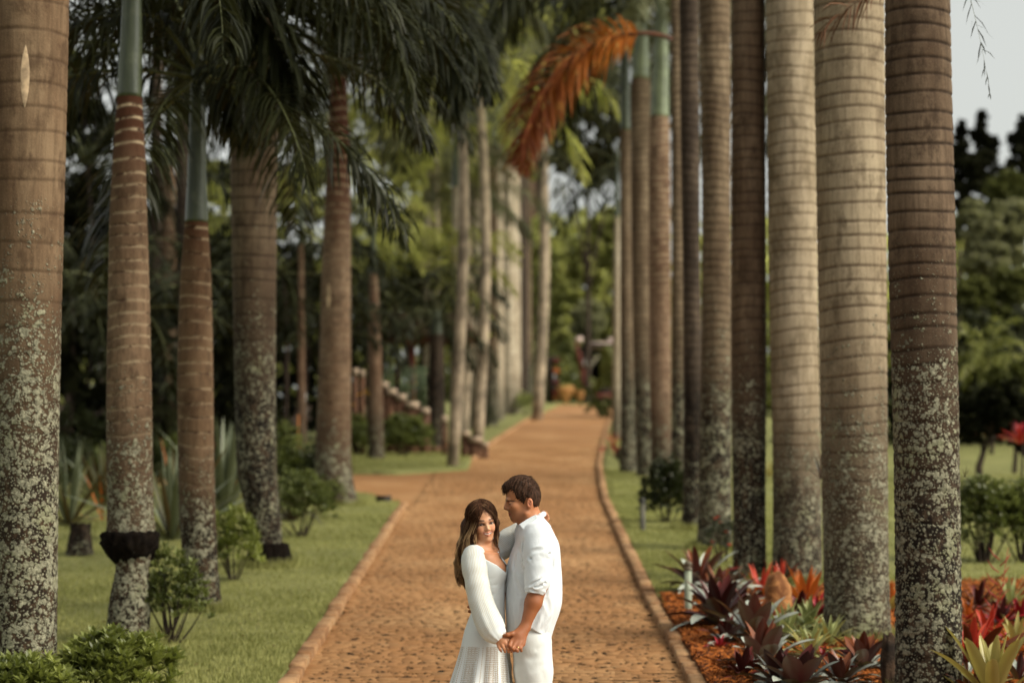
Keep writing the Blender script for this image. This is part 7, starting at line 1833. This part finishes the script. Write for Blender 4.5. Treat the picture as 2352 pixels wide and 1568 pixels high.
for k in range(760):
    a, b = Rw.rand(), Rw.rand()
    if Rw.rand() < .72: Gd = gA * (1 - a) + gB * a
    else: Gd = gA * (1 - a) + gC * a
    Gd = Gd + np.array([Rw.normal(0, 5), Rw.normal(0, 3), Rw.normal(0, .006)]); 
    C = interp_curve(Gd); ph = Rw.uniform(0, 6.28) * .22 + a * 2.5; amp = (6 + 22 * uq) * Rw.uniform(.6, 1.25); C[:, 0] += amp * np.sin(uq * 17 + ph) * ss(.18, .5, uq); C[:, 2] += .008 * np.cos(uq * 15 + ph) * uq
    L = Rw.uniform(.62, 1.0); n = max(8, int(34 * L)); C = smooth3(C[:n]); P = np.array([J(c[0], c[1], c[2]) for c in C]); uu = np.linspace(0, 1, n)
    hi = (math.sin(a * 17 + b * 3) > -.05) * Rw.uniform(.55, 1.0); tone = hi * ss(.28, .5, np.linspace(0, L, n)) * ss(1.0, .75, np.linspace(0, L, n) * .9)
    add_tube(mb, P, Rw.uniform(.0010, .0024) * (1 - .75 * uu ** 2), 4, np.concatenate([np.repeat(tone, 4), [tone[0], tone[-1]]]))
gR = np.array([[378, 318, -.08], [405, 325, -.10], [432, 355, -.10], [446, 400, -.09], [454, 455, -.085], [455, 510, -.085], [450, 560, -.085], [458, 600, -.09], [470, 640, -.09]], float)
gR2 = np.array([[374, 316, .0], [410, 318, .0], [440, 350, .0], [456, 400, .0], [462, 460, -.02], [460, 520, -.03], [452, 560, -.05], [452, 590, -.06], [474, 632, -.07]], float)
for k in range(150):
    a = Rw.rand(); Gd = gR * (1 - a) + gR2 * a + np.array([Rw.normal(0, 3), Rw.normal(0, 3), 0]); C = interp_curve(Gd); C[:, 0] += (1 + 4 * uq) * np.sin(uq * 14 + a * 3) * ss(.3, .6, uq)
    n = max(8, int(34 * Rw.uniform(.55, 1.0))); C = smooth3(C[:n]); P = np.array([J(c[0], c[1], c[2]) for c in C]); uu = np.linspace(0, 1, n)
    add_tube(mb, P, Rw.uniform(.0009, .0018) * (1 - .8 * uu ** 2), 4, 0.0)
for k in range(46):   # fly-aways
    Gd = gA + np.array([Rw.uniform(-16, 8), Rw.normal(0, 6), Rw.normal(0, .02)]) * np.linspace(.2, 1.3, 9)[:, None]; C = interp_curve(Gd); C[:, 0] += 8 * np.sin(uq * 13 + Rw.rand() * 6) * uq
    n = max(10, int(34 * Rw.uniform(.5, 1))); C = smooth3(C[:n]); P = np.array([J(c[0], c[1], c[2]) for c in C]); add_tube(mb, P, .0006, 3, .15)
obj('hair_strands', mb.mesh('hair_strands', M_hair_w, True), hair_wo)
for s in (-1, 1):
    f2 = Field(); f2.path([J(370, 2460, -.03 + s * .08), J(415, 2480, -.11 + s * .08)], [.034, .028], .03)
    V, Q = surf_nets(f2, J(390, 2470, -.06 + s * .08) - [.12, .12, .08], J(390, 2470, -.06 + s * .08) + [.12, .12, .08], .006); obj('shoe', make_mesh('shoe', V, Q, M_shoe, True), woman)
